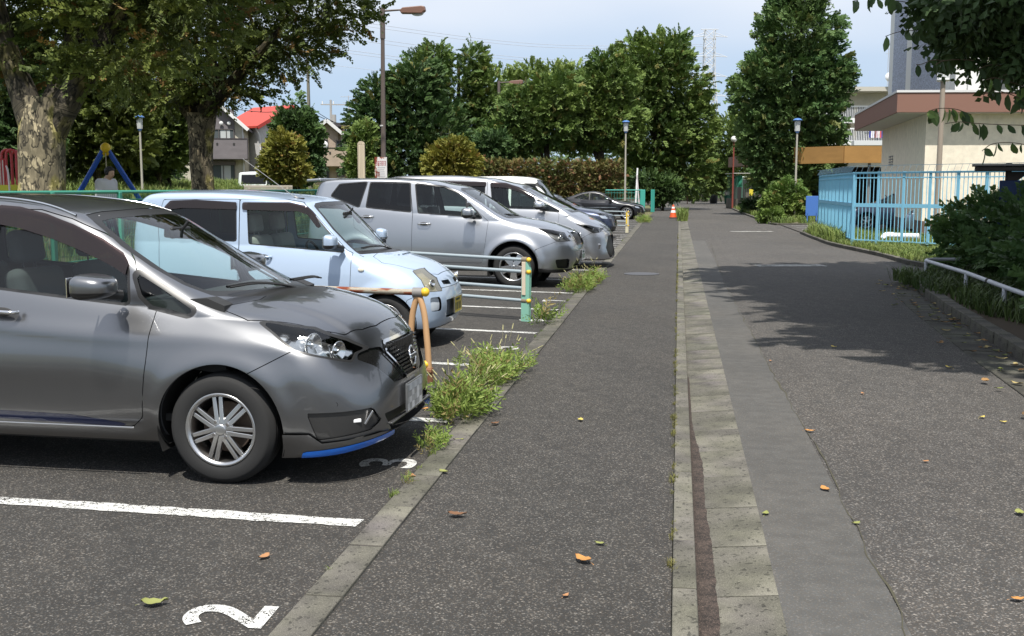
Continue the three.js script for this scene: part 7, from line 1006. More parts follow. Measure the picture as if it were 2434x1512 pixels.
function roofGable(t, x0, x1, ye, ya, z0, z1, mat, thick = 0.14, over = 0.35) { const xm = (x0 + x1) / 2, sl = (ya - ye) / (xm - x0), A = [x0 - over, ye - sl * over], B = [xm, ya], C = [x1 + over, ye - sl * over]; for (const [p, q] of [[A, B], [B, C]]) part('roof', extrude([[p[0], p[1]], [q[0], q[1]], [q[0], q[1] + thick], [p[0], p[1] + thick]], Math.abs(z1 - z0) + 0.7).translate(0, 0, Math.min(z0, z1) - 0.35), mat, t); return [A, B, C]; }
function gableWall(t, x0, x1, y0, ye, ya, z, mat, name = 'gable_wall') { part(name, uvMetres(extrude([[x0, y0], [x1, y0], [x1, ye], [(x0 + x1) / 2, ya], [x0, ye]], 0.15).translate(0, 0, z - 0.15)), mat, t); }
function barge(t, A, B, C, z, mat) { for (const [p, q] of [[A, B], [C, B]]) { const dx = q[0] - p[0], dy = q[1] - p[1], l = Math.hypot(dx, dy); part('barge_board', boxAt(0, 0, 0, l, 0.26, 0.06).rotateZ(Math.atan2(dy, dx)).translate((p[0] + q[0]) / 2, (p[1] + q[1]) / 2 + 0.02, z), mat, t); } }
const HD = 86, hs = HD / 2569;
function houseFrame(name, label, px, turn = 0) { const o = at(px, 445, HD), t = thing(name, label, 'house', [o.x, 0, o.z], YAW + 0.27 + turn); return t; }
const cream = plaster([0.62, 0.58, 0.47]), greyW = plaster([0.21, 0.19, 0.20]), slateR = M([0.055, 0.05, 0.055], 0.75), whiteT = M(0.70, 0.6), whiteW = plaster([0.70, 0.70, 0.71]), beigeW = plaster([0.52, 0.42, 0.33]);
const HX = (p0) => (px) => (px - p0) * hs, HY = (py) => 1.61 + (445 - py) * hs;
{
  const t = houseFrame('grey_balcony_house', 'cream two-storey house with grey gable and grey balcony behind the big tree', 495, -0.1), X = HX(495), gy = 1.2;
  gableWall(t, X(405), X(582), gy, HY(302), HY(222), 0, cream); houseBox(t, X(405) + 0.05, X(582) - 0.05, gy, HY(304), -0.2, -7, cream); part('grey_panel', uvMetres(boxAt((X(500) + X(560)) / 2, (HY(332) + HY(262)) / 2, 0.04, X(560) - X(500), HY(262) - HY(332), 0.08)), greyW, t);
  const [A, B, C] = roofGable(t, X(405), X(582), HY(302), HY(222), 0.2, -7, slateR); barge(t, A, B, C, 0.6, whiteT);
  win(t, X(506), X(558), HY(332), HY(309), 0.08, true, 3); const b = new THREE.Group(); b.name = 'balcony'; t.add(b); part('parapet', boxAt((X(470) + X(590)) / 2, (HY(379) + HY(333)) / 2, 1.1, X(590) - X(470), HY(333) - HY(379), 0.12), greyW, b); part('parapet', boxAt(X(590) - 0.06, (HY(379) + HY(333)) / 2, 0.55, 0.12, HY(333) - HY(379), 1.1), greyW, b); part('floor', boxAt((X(470) + X(590)) / 2, HY(378), 0.55, X(590) - X(470), 0.15, 1.1), greyW, b); part('coping', boxAt((X(470) + X(590)) / 2, HY(332), 1.1, X(590) - X(470) + 0.1, 0.07, 0.18), M([0.05, 0.04, 0.045], 0.6), b); for (const x of [522, 560]) part('drain_spout', boxAt(X(x), HY(344), 1.18, 0.14, 0.14, 0.06), MC.dark, b);
  win(t, X(505), X(557), HY(429), HY(392), 0.02, true, 2); part('shutter_box', boxAt((X(505) + X(557)) / 2, HY(388), 0.12, X(557) - X(505) + 0.2, 0.3, 0.2), M([0.14, 0.12, 0.12], 0.6), t); win(t, X(420), X(436), HY(412), HY(386), 0.02, false, 1); win(t, X(410), X(440), HY(350), HY(330), 0.02, false, 2); part('downpipe', rod([X(579), gy, 0.1], [X(579), HY(303), 0.1], 0.05), whiteT, t);
  for (const x of [530, 548]) { const d = new THREE.SphereGeometry(0.16, 12, 8); d.scale(1, 1, 0.4); part('satellite_dish', d.translate(X(x), HY(295), 0.25), M(0.6, 0.5), t); }
}
{
  const t = houseFrame('red_roof_house', 'white house with bright red roof between the trees', 692, 0.62), gy = 1.2, o2 = at(692, 445, HD + 8), redR = M([0.45, 0.055, 0.035], 0.55), w = 3.1, ye = HY(304), ya = HY(257);
  t.position.set(o2.x, -0.15, o2.z); t.scale.setScalar(1.09); gableWall(t, -w, w, gy, ye, ya, 0, whiteW); houseBox(t, -w + 0.05, w - 0.05, gy, ye - 0.05, -0.2, -4.2, whiteW);
  const [A, B, C] = roofGable(t, -w, w, ye, ya, 0.1, -4.2, redR, 0.16, 0.4); barge(t, A, B, C, 0.45, M([0.36, 0.04, 0.03], 0.6));
  win(t, -1.9, -1.3, HY(338), HY(317), 0.02, false, 1); win(t, 0.6, 1.8, HY(340), HY(318), 0.02, true, 2); part('ledge', boxAt(-1.6, HY(341), 0.2, 1.6, 0.08, 0.5), MC.dark, t); const d = new THREE.Group(); d.name = 'door'; t.add(d); part('leaf', boxAt(-1.2, (HY(435) + HY(405)) / 2, 0.05, 0.9, HY(405) - HY(435), 0.06), M([0.20, 0.12, 0.06], 0.6), d); part('handle', boxAt(-0.9, HY(420), 0.1, 0.05, 0.2, 0.05), MC.alloy, d); part('gutter_pipe', pipe([[-w - 0.3, ye - 0.2, 0.1], [-w - 0.1, ye - 0.5, 0.08], [-w + 0.05, ye - 0.8, 0.08], [-w + 0.05, gy, 0.08]], 0.05, 24, 8), whiteT, t);
}
{
  const t = houseFrame('beige_house', 'beige house with dark slate roof and wide beige balcony', 800, 0.05), X = HX(800), gy = 1.1;
  gableWall(t, X(748), X(806), gy, HY(312), HY(290), 0, beigeW); houseBox(t, X(745), X(850), gy, HY(318), -0.2, -7, beigeW); const [A, B, C] = roofGable(t, X(748), X(806), HY(314), HY(290), 0.1, -2, slateR, 0.14, 0.4); barge(t, A, B, C, 0.5, whiteT);
  part('main_roof', extrude([[X(735), HY(322)], [X(862), HY(322)], [X(835), HY(287)], [X(742), HY(287)]], 0.2).rotateX(-0.75).translate(0, HY(322) - HY(322) + 1.4, -1.2), slateR, t); houseBox(t, X(742), X(850), HY(300), HY(292), -1.5, -7, slateR, 'roof_back');
  const b = new THREE.Group(); b.name = 'balcony'; t.add(b); part('parapet', boxAt((X(757) + X(848)) / 2, (HY(396) + HY(355)) / 2, 1.0, X(848) - X(757), HY(355) - HY(396), 0.12), beigeW, b); part('parapet', boxAt(X(757), (HY(396) + HY(355)) / 2, 0.5, 0.12, HY(355) - HY(396), 1.0), beigeW, b); part('coping', boxAt((X(757) + X(848)) / 2, HY(354), 1.0, X(848) - X(757), 0.06, 0.18), MC.dark, b); part('floor', boxAt((X(757) + X(848)) / 2, HY(395), 0.5, X(848) - X(757), 0.14, 1.0), beigeW, b); part('drain_spout', boxAt(X(781), HY(365), 1.08, 0.14, 0.14, 0.06), MC.dark, b);
  win(t, X(764), X(781), HY(354), HY(334), 0.02, false, 2); win(t, X(800), X(816), HY(354), HY(336), 0.02, false, 2); win(t, X(748), X(782), HY(427), HY(400), 0.02, true, 2); win(t, X(802), X(818), HY(420), HY(401), 0.02, true, 2); const d = new THREE.SphereGeometry(0.3, 14, 10); d.scale(1, 1, 0.35); part('satellite_dish', d.translate(X(769), HY(347), 0.9), M(0.75, 0.5), t);
}
{ const t = houseFrame('brown_roof_house', 'low brown tiled roof farther behind the beige house', 850, 0), X = HX(850); roofGable(t, X(800), X(905), HY(315), HY(285), -14, -20, M([0.16, 0.08, 0.055], 0.8)); houseBox(t, X(805), X(900), 1, HY(315), -14.5, -19.5, beigeW); }
{ // bench boards and a white and green van behind the fence
  const p = at(638, 445, 52), b = thing('plank_bench', 'weathered grey plank bench on the lawn', 'bench', [p.x, H_(p.x) + 0.05, p.z], YAW + 0.25), w = M([0.36, 0.33, 0.28], 0.9); for (let i = 0; i < 3; i++) part('seat_plank', boxAt(0, 0.42, 0.1 - i * 0.14, 2.3, 0.04, 0.12, 0.01), w, b); for (let i = 0; i < 2; i++) part('back_plank', boxAt(0, 0.6 + i * 0.15, -0.28, 2.3, 0.12, 0.035, 0.01), w, b); for (const x of [-0.9, 0.9]) { part('leg', boxAt(x, 0.2, 0.05, 0.1, 0.4, 0.1), w, b); part('leg', boxAt(x, 0.4, -0.26, 0.1, 0.8, 0.08), w, b); }
  const q = at(665, 445, 66); const vn = plainCar('white_green_van', 'white van with green stripe parked beyond the lawn', [q.x, H_(q.x) - 0.55, q.z], -4, paint([0.62, 0.66, 0.64], 0, 0.4), { W: 0.74, R: 0.27, wb: 2.0, cowl: 0.55, bow: 0.08, tumble: 0.12, prof: [[-2.6, 1.78], [-1.5, 1.85], [-0.2, 1.84], [0.1, 1.76], [0.5, 1.25], [0.7, 1.0], [0.85, 0.85], [0.9, 0.7]], belt: [[-2.6, 1.1], [0.8, 1.0]], front: [[0.2, 0.82], [0.5, 0.86], [0.8, 0.8], [1.0, 0.7]], rear: [[0.2, -2.5], [1, -2.55], [1.8, -2.5]], windows: [{ poly: [[0.42, 1.1], [0.1, 1.6], [-0.5, 1.62], [-0.5, 1.1]], mat: MC.mid }, { poly: [[-0.62, 1.1], [-0.62, 1.62], [-2.2, 1.62], [-2.2, 1.1]], mat: MC.tint }], screen: [[-1, 1.1], [0.6, 1.1], [0.58, 1.6], [-1, 1.7]], screenX: -0.2, inserts: [{ name: 'green_stripe', poly: [[-2.4, 0.75], [0.7, 0.75], [0.7, 0.95], [-2.4, 0.95]], push: 0.002, mat: M([0.03, 0.28, 0.16], 0.4) }] });
}
// poles, wires, pylon
{ const p = at(738, 445, 72), h = 1.61 + 305 * 72 / 2569; single('concrete_pole', 'tall slim concrete pole rising above the red roof', 'pole', [rod([0, 0, 0], [0, h, 0], 0.17, 0.085, 14)], conc(0.75), [p.x, 0, p.z]); }
{ const p = at(790, 445, 120), h = 1.61 + 204 * 120 / 2569, t = thing('utility_pole', 'distant utility pole with crossarm above the beige roof', 'pole', [p.x, 0, p.z], 0.3), m = M([0.35, 0.34, 0.33], 0.8); part('pole', rod([0, 0, 0], [0, h, 0], 0.2, 0.12, 10), m, t); part('crossarm', boxAt(0.5, h - 0.5, 0, 3.2, 0.12, 0.12), m, t); part('transformer', rod([0.3, h - 2.6, 0], [0.3, h - 1.6, 0], 0.28), m, t); for (const x of [-0.9, 0.3, 1.9]) part('insulator', rod([x, h - 0.45, 0], [x, h - 0.15, 0], 0.06), MC.white, t); }
{ for (const [px, y0, y1, D, lb] of [[832, 231, 285, 95, 'thin roof aerial above the brown tiled roof'], [1694 + 405, 112, 215, 125, 'thin aerial mast above the distant flats']]) { const a = at(px, y0, D), b = at(px, y1, D), t = thing('roof_aerial', lb, 'aerial', [a.x, 0, a.z], YAW), m = M(0.4, 0.6); part('mast', rod([0, b.y - 1, 0], [0, a.y, 0], 0.03), m, t); for (let i = 0; i < 3; i++) part('rod', rod([-0.7 + i * 0.2, a.y - 0.1 - i * 0.5, 0], [0.7 - i * 0.2, a.y - 0.1 - i * 0.5, 0], 0.02), m, t); } }
{ const p = at(2105, 190, 124), t = thing('dish_antenna', 'white dish antenna on the roof of the distant flats', 'antenna', [p.x, p.y, p.z]); const d = new THREE.SphereGeometry(0.62, 18, 12, 0, 6.28, 0, 1.2); d.rotateX(Math.PI / 2 - 0.3); part('dish', d, M(0.78, 0.5), t); part('stand', rod([0, -1.4, -0.1], [0, 0, 0.2], 0.06), M(0.4, 0.6), t); }
{ // lattice pylon far off
  const D = 330, p = at(1679, 445, D), s = D / 2569, H = 1.61 + 366 * s, t = thing('lattice_pylon', 'pale steel lattice transmission pylon beyond the trees', 'pylon', [p.x, 0, p.z], YAW), m = M([0.55, 0.56, 0.58], 0.6), wd = (y) => mix(4.2, 1.6, Math.min(1, y / (H * 0.75)));
  const lat = []; for (const [sx, sz] of [[-1, -1], [1, -1], [1, 1], [-1, 1]]) part('leg', rod([sx * wd(0), 0, sz * wd(0)], [sx * 1.6, H * 0.75, sz * 1.6], 0.16, 0.13, 5), m, t), part('leg', rod([sx * 1.6, H * 0.75, sz * 1.6], [sx * 1.4, H, sz * 1.4], 0.13, 0.11, 5), m, t);
  for (let y = H * 0.3; y < H - 1; y += 2.6) { const a = wd(y), b = wd(y + 2.6); for (const sz of [-1, 1]) { lat.push(rod([-a, y, sz * a], [b, y + 2.6, sz * b], 0.08, 0.08, 4, false), rod([a, y, sz * a], [-b, y + 2.6, sz * b], 0.08, 0.08, 4, false), rod([-a, y, sz * a], [a, y, sz * a], 0.08, 0.08, 4, false)); lat.push(rod([sz * a, y, -a], [sz * b, y + 2.6, b], 0.08, 0.08, 4, false)); } } part('bracing', lat, m, t).userData.kind = 'stuff';
  const arms = [0.96, 0.84, 0.72, 0.60]; for (const f of arms) for (const sd of [-1, 1]) { const y = H * f; part('crossarm', [rod([sd * 1.4, y, 0], [sd * 5.5, y - 0.3, 0], 0.14, 0.08, 5), rod([sd * 1.4, y + 1.0, 0], [sd * 5.5, y - 0.3, 0], 0.10, 0.07, 5)], m, t); } part('top_beam', rod([-2.6, H, 0], [2.6, H, 0], 0.12, 0.12, 5), m, t);
  const wm = M([0.42, 0.45, 0.52], 0.7), wire = (x0, y0, x1, y1, D0, D1, sag, r) => { const a = at(x0, y0, D0), b = at(x1, y1, D1), mid = a.clone().add(b).multiplyScalar(0.5); mid.y -= sag; return single('power_line', `transmission wire crossing the sky, ${['upper', 'second', 'third', 'fourth', 'fifth', 'sixth', 'seventh', 'eighth'][wire.n++] || 'lowest'} from the top`, 'wire', [pipe([a, mid, b], r, 40, 4)], wm, null, 0, 'power lines to the pylon'); }; wire.n = 0;
  for (const [y0, y1] of [[52, 113], [60, 118], [86, 146], [95, 150], [120, 178], [127, 182]]) wire(780, y0, 1672, y1, 260, 328, 3, 0.055); wire(700, 150, 1672, 205, 300, 328, 3, 0.05);
  for (const [a, b] of [[[745, 262], [845, 300]], [[745, 272], [845, 292]]]) { const A = at(...a, 84), B = at(...b, 110); single('service_wire', a[1] < 265 ? 'low service wire near the slim pole, upper one' : 'low service wire near the slim pole, lower one', 'wire', [pipe([A, A.clone().lerp(B, 0.5).add(V(0, -0.4, 0)), B], 0.03, 20, 4)], MC.dark); }
  const A = at(560, 262, 80), B = at(736, 256, 72); single('street_wire', 'wire strung from the grey house to the slim pole', 'wire', [pipe([A, A.clone().lerp(B, 0.5).add(V(0, -0.3, 0)), B], 0.025, 20, 4)], MC.dark);
}
// ---------------------------------------------------------------- barriers, cone, weeds, leaves
const YEL = M([0.75, 0.48, 0.03], 0.45), galv = M([0.34, 0.40, 0.43], 0.5, { metalness: 0.3 });
const rustTex = texture([64, 512], (v, u, i, j) => { const n = fbm(u * 26, v * 3, 3, 4) + 0.20 * sstep(0.9, 0.55, Math.abs(v - 0.62) * 3.0) - 0.05; const r = sstep(0.40, 0.52, n), g = 150 + (hash3(i, j, 3) - 0.5) * 24; return [mix(g * 1.05, 118 + (hash3(i, j, 4) - 0.5) * 40, r), mix(g * 1.0, 52, r), mix(g * 0.9, 24, r)]; });
{ // tan hoop barrier with rusty pipe between the first two cars
  const z = -8.62, t = thing('tan_hoop_barrier', 'tan arched barrier hoop with rusty pipe between grey and pale blue cars', 'barrier', [-2.10, 0, z]), tan = M([0.50, 0.30, 0.15], 0.6), hoop = (x) => pipe([[x - 0.02, 0.05, -0.02], [x + 0.0, 0.35, -0.01], [x + 0.03, 0.60, 0.0], [x + 0.075, 0.715, 0.01], [x + 0.12, 0.60, 0.02], [x + 0.15, 0.35, 0.03], [x + 0.17, 0.0, 0.03]], 0.026, 48, 12);
  part('hoop', hoop(-0.09), tan, t); part('clamp', [rod([-0.06, 0.745, 0.01], [0.02, 0.745, 0.01], 0.042, 0.042, 14)], M([0.20, 0.19, 0.18], 0.6), t); part('clamp_knob', new THREE.SphereGeometry(0.038, 14, 10).translate(0.045, 0.75, 0.02), YEL, t);
  const rp = rod([-0.03, 0.745, 0.0], [-3.4, 0.775, -0.42], 0.026, 0.026, 14); part('rusty_pipe', rp, new THREE.MeshStandardMaterial({ map: rustTex, roughness: 0.75, metalness: 0.1 }), t);
  part('foot_bar', boxAt(-0.02, 0.10, 0.02, 0.26, 0.035, 0.05, 0.008, -0.25), M([0.26, 0.12, 0.06], 0.8), t); part('low_clamp', rod([-0.05, 0.155, 0.02], [0.03, 0.155, 0.02], 0.035, 0.035, 12), M([0.15, 0.08, 0.05], 0.7), t); part('low_knob', new THREE.SphereGeometry(0.034, 14, 10).translate(0.055, 0.15, 0.03), YEL, t); part('rusty_foot', rod([0.082, 0, 0.03], [0.082, 0.12, 0.03], 0.030, 0.030, 12), M([0.16, 0.07, 0.035], 0.85), t);
  part('far_hoop', hoop(-3.5).translate(0, 0.02, -0.42), tan, t);
}
function pipeBarrier(pos, turn, label, postCol, sideCol, group, L = 3.4) {
  const t = thing('pipe_barrier', label, 'barrier', pos, turn, group);
  for (const x of [0, -L]) { part('post', extrude([[-0.055, 0], [0.045, 0], [0.055, 0.62], [0.03, 0.72], [-0.02, 0.72], [-0.045, 0.62]], 0.05, 0.004).translate(x, 0, -0.03), sideCol, t); part('post_face', boxAt(x - 0.015, 0.52, 0.03, 0.05, 0.40, 0.012, 0.004), postCol, t); }
  for (const [y, k] of [[0.745, 1], [0.60, 1], [0.40, 0], [0.25, 1]]) { part('pipe', rod([-0.03, y, 0.0], [-L, y + 0.05, 0.02], 0.021, 0.021, 12), galv, t); if (k) { part('pipe_clamp', rod([-0.05, y, 0.0], [0.02, y, 0.0], 0.034, 0.034, 12), M([0.20, 0.17, 0.12], 0.6), t); part('pipe_knob', new THREE.SphereGeometry(0.030, 14, 10).translate(0.045, y, 0.01), YEL, t); } }
  return t;
}
pipeBarrier([-1.80, 0, -12.75], -0.40, 'pale green post barrier with four grey pipes before the silver SUV', M([0.62, 0.52, 0.40], 0.7), M([0.22, 0.46, 0.36], 0.6), 'pipe barriers in empty stalls', 2.9);
pipeBarrier([-1.80, 0, -38.5], -0.2, 'yellow-wrapped barrier post beside the navy car', M([0.75, 0.52, 0.05], 0.6), M([0.60, 0.56, 0.40], 0.6), 'pipe barriers in empty stalls', 2.9);
{ const t = thing('traffic_cone', 'orange traffic cone with white bands at the far footway end', 'cone', [-0.273, 0, -56.7]), o = M([0.62, 0.09, 0.02], 0.5); part('base', boxAt(0, 0.03, 0, 0.42, 0.06, 0.42, 0.015), M(0.02, 0.7), t); part('body', lathe([[0.19, 0.06], [0.18, 0.10], [0.135, 0.30]], 24), o, t); part('white_band', lathe([[0.135, 0.30], [0.11, 0.42]], 24), MC.white, t); part('body', lathe([[0.11, 0.42], [0.085, 0.52]], 24), o, t); part('white_band', lathe([[0.085, 0.52], [0.066, 0.60]], 24), MC.white, t); part('body', lathe([[0.066, 0.60], [0.04, 0.70], [0.03, 0.71], [0.001, 0.71]], 24), o, t); }
{ const p = at(1603, 445, 93), t = thing('folding_sign', 'dark triangular folding sign frame behind the cone', 'sign', [p.x, 0, p.z], 0.1), m = M([0.03, 0.06, 0.05], 0.6); for (const z of [-0.2, 0.2]) { part('leg', rod([-0.36, 0, z], [0, 1.1, 0], 0.03), m, t); part('leg', rod([0.36, 0, z], [0, 1.1, 0], 0.03), m, t); } part('panel', extrude([[-0.26, 0.25], [0.26, 0.25], [0, 1.02]], 0.02).translate(0, 0, 0.05), M([0.06, 0.09, 0.09], 0.5), t); part('crossbar', rod([-0.3, 0.2, 0.15], [0.3, 0.2, 0.15], 0.02), m, t); }
{ const b = new THREE.SphereGeometry(0.13, 18, 14); single('white_ball', 'white round float lying in the weeds past the cone', 'ball', [b], M([0.72, 0.68, 0.62], 0.6), [0.18, 0.13, -56]); }
{ const p = at(1634, 439, 104), t = thing('round_mirror', 'round road mirror on a rusty post at the lane end', 'mirror', [p.x, 0, p.z], -0.3); part('post', rod([0, 0, -0.05], [0, p.y + 0.3, -0.05], 0.045), M([0.25, 0.12, 0.08], 0.7), t); const r = new THREE.TorusGeometry(0.30, 0.03, 8, 28); part('rim', r.translate(0, p.y, 0), M([0.6, 0.6, 0.6], 0.5), t); const d = new THREE.SphereGeometry(0.9, 24, 10, 0, 6.28, 0, 0.33); d.rotateX(Math.PI / 2); part('mirror_face', d.translate(0, p.y, -0.85), M([0.10, 0.14, 0.22], 0.06, { metalness: 0.6 }), t); }
{ const p = at(1514, 474, 62), t = thing('leaning_white_pipes', 'two white pipes leaning together behind the black coupe', 'pipes', [p.x, 0.4, p.z], YAW); part('pipe', rod([-0.08, 0, 0.1], [0.02, 2.3, 0], 0.05), MC.white, t); part('pipe', rod([0.16, 0, -0.05], [-0.02, 1.9, 0.05], 0.05), M([0.65, 0.6, 0.6], 0.5), t); part('tie', rod([-0.06, 1.15, 0.05], [0.07, 1.15, 0.0], 0.04), MC.dark, t); }
{ // short green fence behind the coupe
  const a = at(1440, 445, 60), b = at(1527, 445, 60), t = thing('corner_fence', 'teal wire fence with wide end posts behind the black coupe', 'fence', [0, 0, 0]), gm = M([0.05, 0.33, 0.27], 0.55), L = a.distanceTo(b), u = b.clone().sub(a).normalize(); for (const y of [1.45, 1.3, 1.0, 0.75]) part('rail', rod([a.x, y, a.z], [b.x, y, b.z], y > 1.4 ? 0.03 : 0.008), gm, t); for (let s = 0; s <= L; s += 0.16) { const p = a.clone().addScaledVector(u, s); part('wire', rod([p.x, 0.3, p.z], [p.x, 1.45, p.z], 0.006, 0.006, 5, false), gm, t); } for (const px of [1528, 1552]) { const p = at(px, 445, 60); part('end_post', boxAt(p.x, 0.85, p.z, 0.28, 1.25, 0.06, 0.02, YAW + (px > 1540 ? 0.7 : 0)), gm, t); }
}
// weeds in the kerb joint: separate tufts of foxtail grass
SPRAY.weed = [leafSpray(41, 9, 0.22, 0.07, 0.35, 0.16, 0.0018), leafSpray(42, 8, 0.26, 0.08, 0.5, 0.14, 0.0018), leafSpray(43, 10, 0.18, 0.06, 0.2, 0.18, 0.0018)];
function weedTuft(x, z, n, rx, rz, h, label, seed, heads = true) {
  const t = thing('weed_tuft', label, 'weeds', [x, 0, z], 0, 'weeds in the kerb joint'), r = mulberry(seed), l = [[], [], []], q = new THREE.Quaternion(), M4 = new THREE.Matrix4(), hd = [];
  for (let i = 0; i < n; i++) { const a = r() * 6.28, d = Math.sqrt(r()), px = Math.cos(a) * d * rx, pz = Math.sin(a) * d * rz, dir = V(Math.cos(a) * d * 0.9 + (r() - 0.5) * 0.9, 0.75 + r() * 0.6, Math.sin(a) * d * 0.9 + (r() - 0.5) * 0.9).normalize(), s = h / 0.24 * (0.55 + r() * 0.7) * (1.1 - 0.4 * d), y0 = r() * h * 0.35; q.setFromUnitVectors(UPV, dir); q.multiply(new THREE.Quaternion().setFromAxisAngle(UPV, r() * 6.28)); M4.compose(V(px, y0 * (1 - d * 0.6), pz), q, V(s, s, s)); l[i % 3].push([M4.clone(), C_GR[0].clone().lerp(C_GR[1], 0.35 + r() * 0.65).multiplyScalar(1.3).lerp(G(0.36, 0.24, 0.12), r() < 0.16 ? 0.7 : r() * 0.12)]); if (heads && r() < 0.10) { const top = V(px, y0, pz).addScaledVector(dir, 0.26 * s).add(V(0, 0.05, 0)); hd.push([top, dir.clone().add(V((r() - 0.5) * 0.8, -0.1, (r() - 0.5) * 0.8)).normalize()]); } }
  l.forEach((e, k) => { const m = new THREE.InstancedMesh(SPRAY.weed[k], leafMat, Math.max(1, e.length)); m.name = 'blades'; m.userData.kind = 'stuff'; e.forEach((v, i) => { m.setMatrixAt(i, v[0]); m.setColorAt(i, v[1]); }); m.castShadow = true; t.add(m); });
  if (hd.length) { const g = []; for (const [p, d] of hd) { g.push(rod(p.clone().addScaledVector(d, -0.12), p, 0.0012, 0.001, 3, false), rod(p, p.clone().addScaledVector(d, 0.05), 0.006, 0.0035, 6)); } part('seed_heads', g, M([0.34, 0.32, 0.16], 0.9), t).userData.kind = 'stuff'; }
}
weedTuft(-1.50, -7.35, 210, 0.15, 0.34, 0.27, 'largest tall weed tuft by stall number 4', 91); weedTuft(-1.50, -8.7, 230, 0.14, 0.48, 0.24, 'long weed tuft before stall number 5', 92); weedTuft(-1.60, -9.3, 90, 0.35, 0.4, 0.22, 'sparse seeding grass spreading onto the stall paint', 96); weedTuft(-1.47, -6.35, 60, 0.07, 0.16, 0.14, 'small weed tuft beside stall number 3', 93, false); weedTuft(-1.50, -16.7, 200, 0.20, 0.55, 0.26, 'weed tuft in front of the silver SUV', 94); weedTuft(-1.42, -18.2, 140, 0.16, 0.6, 0.24, 'weed tuft by the minivan shadow', 95); weedTuft(-1.55, -12.6, 26, 0.12, 0.3, 0.3, 'dry thin weed beside the green barrier post', 97); weedTuft(-1.44, -5.55, 18, 0.03, 0.06, 0.07, 'tiny weed in the kerb joint before the white line', 98, false); weedTuft(-1.6, -50, 200, 0.25, 2.0, 0.35, 'ragged weeds at the far end of the kerb', 99);
{ const pts = []; const r = mulberry(7); for (let i = 0; i < 260; i++) { const z = -4 - Math.pow(r(), 1.3) * 34; if (vnoise(z * 1.7, 3) > 0.42) pts.push([0.0 + (r() - 0.5) * 0.02, 0, z]); } const g = grassPatch(scene, 'joint_moss', pts, [G(0.12, 0.13, 0.03), G(0.26, 0.24, 0.08)], 0.20, 1, true); g.userData.label = 'moss and tiny grass in the joint along the gutter'; g.userData.category = 'moss'; const p2 = []; for (let i = 0; i < 160; i++) { const z = -4 - r() * 30; if (vnoise(z * 1.1, 9) > 0.5) p2.push([kerbL(z) + (r() - 0.5) * 0.03, 0, z]); } const g2 = grassPatch(scene, 'kerb_joint_grass', p2, C_GR, 0.22, 1, true); g2.userData.label = 'tiny grass in the joint behind the kerb'; g2.userData.category = 'grass'; const p3 = []; for (let i = 0; i < 120; i++) p3.push([0.2 + (r() - 0.5) * 0.35, 0, -52 - r() * 7]); const g3 = grassPatch(scene, 'gutter_end_weeds', p3, C_GR, 2.0, 2, true); g3.userData.label = 'tall weeds overgrowing the far end of the gutter'; g3.userData.category = 'weeds'; }
// fallen leaves: each one curled and of its own
function fallenLeaf(seed, l) { const r = mulberry(seed), p = [], ix = [], n = 7; for (let i = 0; i <= n; i++) { const t = i / n, w = l * 0.30 * Math.sin(Math.PI * Math.pow(t, 0.8)) * (1 - 0.15 * t), y = l * (0.10 + 0.18 * Math.pow(t - 0.5, 2) * 4 * (0.4 + r() * 0.3)); for (const s of [-1, 0, 1]) p.push(t * l - l / 2, y + (s ? l * 0.07 * (0.5 + r()) : 0), s * w); } for (let i = 0; i < n; i++) for (let j = 0; j < 2; j++) { const q = i * 3 + j; ix.push(q, q + 1, q + 3, q + 1, q + 4, q + 3); } p.push(-l * 0.5, l * 0.12, 0, -l * 0.72, l * 0.05, 0.002, -l * 0.72, l * 0.05, -0.002); ix.push((n + 1) * 3, (n + 1) * 3 + 1, (n + 1) * 3 + 2); const g = new THREE.BufferGeometry(); g.setAttribute('position', new THREE.Float32BufferAttribute(p, 3)); g.setIndex(ix); g.computeVertexNormals(); return g; }
const leafCols = { tan: M([0.34, 0.17, 0.075], 0.85), brown: M([0.16, 0.08, 0.04], 0.9), yellow: M([0.50, 0.40, 0.10], 0.8), green: M([0.22, 0.235, 0.07], 0.8), orange: M([0.42, 0.20, 0.055], 0.8) };
const words = { tan: 'tan', brown: 'dark brown', yellow: 'yellow', green: 'yellow-green', orange: 'orange' };
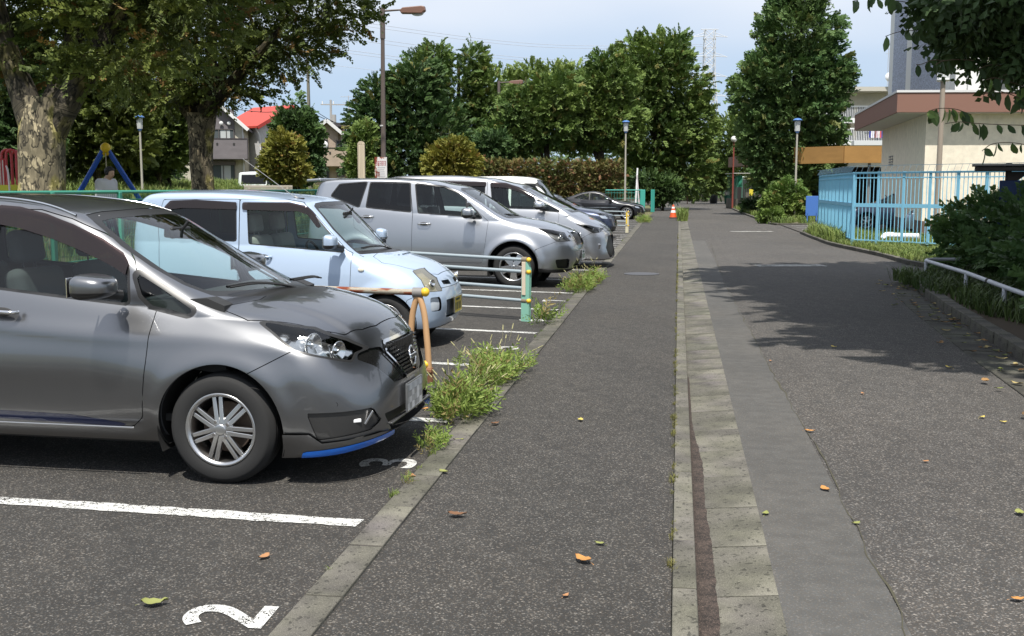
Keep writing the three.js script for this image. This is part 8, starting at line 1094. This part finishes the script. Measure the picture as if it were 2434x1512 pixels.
[[1087, 1230, 'brown', 'on the footway right of stall 2', 1.1], [1385, 1337, 'orange', 'curled on the footway near the bottom centre', 1.15], [1380, 1002, 'yellow', 'on the footway beside the weeds', 0.8], [1177, 1011, 'brown', 'beside the kerb below the big weed tuft', 0.9], [1090, 1050, 'green', 'lying on the kerb beside stall 3', 0.8], [1055, 1126, 'green', 'on the kerb edge near stall number 3', 0.8], [980, 1137, 'tan', 'on the kerb joint near stall number 3', 0.8], [627, 1329, 'tan', 'on the asphalt of stall 2', 0.75], [368, 1441, 'green', 'large one on the asphalt left of number 2', 1.2], [1425, 1296, 'green', 'small one in the middle of the footway', 0.6], [1962, 1168, 'orange', 'on the repaired strip right of the gutter', 0.9], [1820, 1225, 'green', 'on the gutter edge', 0.7], [2034, 1248, 'green', 'on the crack of the repair strip', 0.6], [1925, 1028, 'orange', 'by the crack in the sunlit road', 0.8], [2255, 876, 'yellow', 'in the sun at the shadow edge of the road', 0.9], [2424, 1225, 'green', 'at the right edge of the road', 0.9], [2335, 995, 'yellow', 'right of the road shadow', 0.7], [2385, 1006, 'yellow', 'near the right edge by the shadow patch', 0.6], [1982, 827, 'yellow', 'on the shaded road centre', 0.8], [2050, 938, 'tan', 'on the road before the shadow', 0.6], [1010, 975, 'orange', 'under the grey car nose', 0.7], [2420, 1430, 'orange', 'at the lower right corner', 0.7], [1265, 866, 'brown', 'at the foot of the long weed tuft', 0.8], [1832, 860, 'tan', 'on the repair strip near the shadow', 0.5], [1345, 1420, 'tan', 'pale speck on the near footway', 0.45], [2200, 1100, 'tan', 'small one on the right of the road', 0.5]].forEach(([px, py, c, where, s], i) => { const D = (1.61 * 2569) / (py * 1 - 445), p = at(px, py, D); const pitch = 1; const q = groundAt(px, py); const m = single('fallen_leaf', `${words[c]} fallen leaf ${where}`, 'leaf', fallenLeaf(200 + i, 0.085 * s), leafCols[c], [q[0], 0.004, q[1]], i * 2.4, 'fallen leaves'); });
// leaf litter along the shaded kerb
{ const r = mulberry(17), g = fallenLeaf(1, 0.09), m = new THREE.InstancedMesh(g, new THREE.MeshStandardMaterial({ color: 0xffffff, roughness: 0.9, side: THREE.DoubleSide }), 150), q = new THREE.Quaternion(), M4 = new THREE.Matrix4(); for (let i = 0; i < 150; i++) { const z = -7 - r() * 12, x0 = mix(3.0, 3.75, (-z - 7) / 11); q.setFromAxisAngle(UPV, r() * 6.28); const s = 0.6 + r() * 0.7; M4.compose(V(x0 - 0.35 + (r() + r() - 0.7) * 0.55, 0.018, z), q, V(s, s, s)); m.setMatrixAt(i, M4); m.setColorAt(i, [G(0.28, 0.16, 0.06), G(0.35, 0.28, 0.12), G(0.12, 0.07, 0.03), G(0.15, 0.17, 0.05)][Math.floor(r() * 4)]); } m.name = 'leaf_litter'; m.userData = { kind: 'stuff', label: 'dry leaf litter along the shaded bed kerb', category: 'leaves' }; scene.add(m); }
renderer.render(scene, camera);
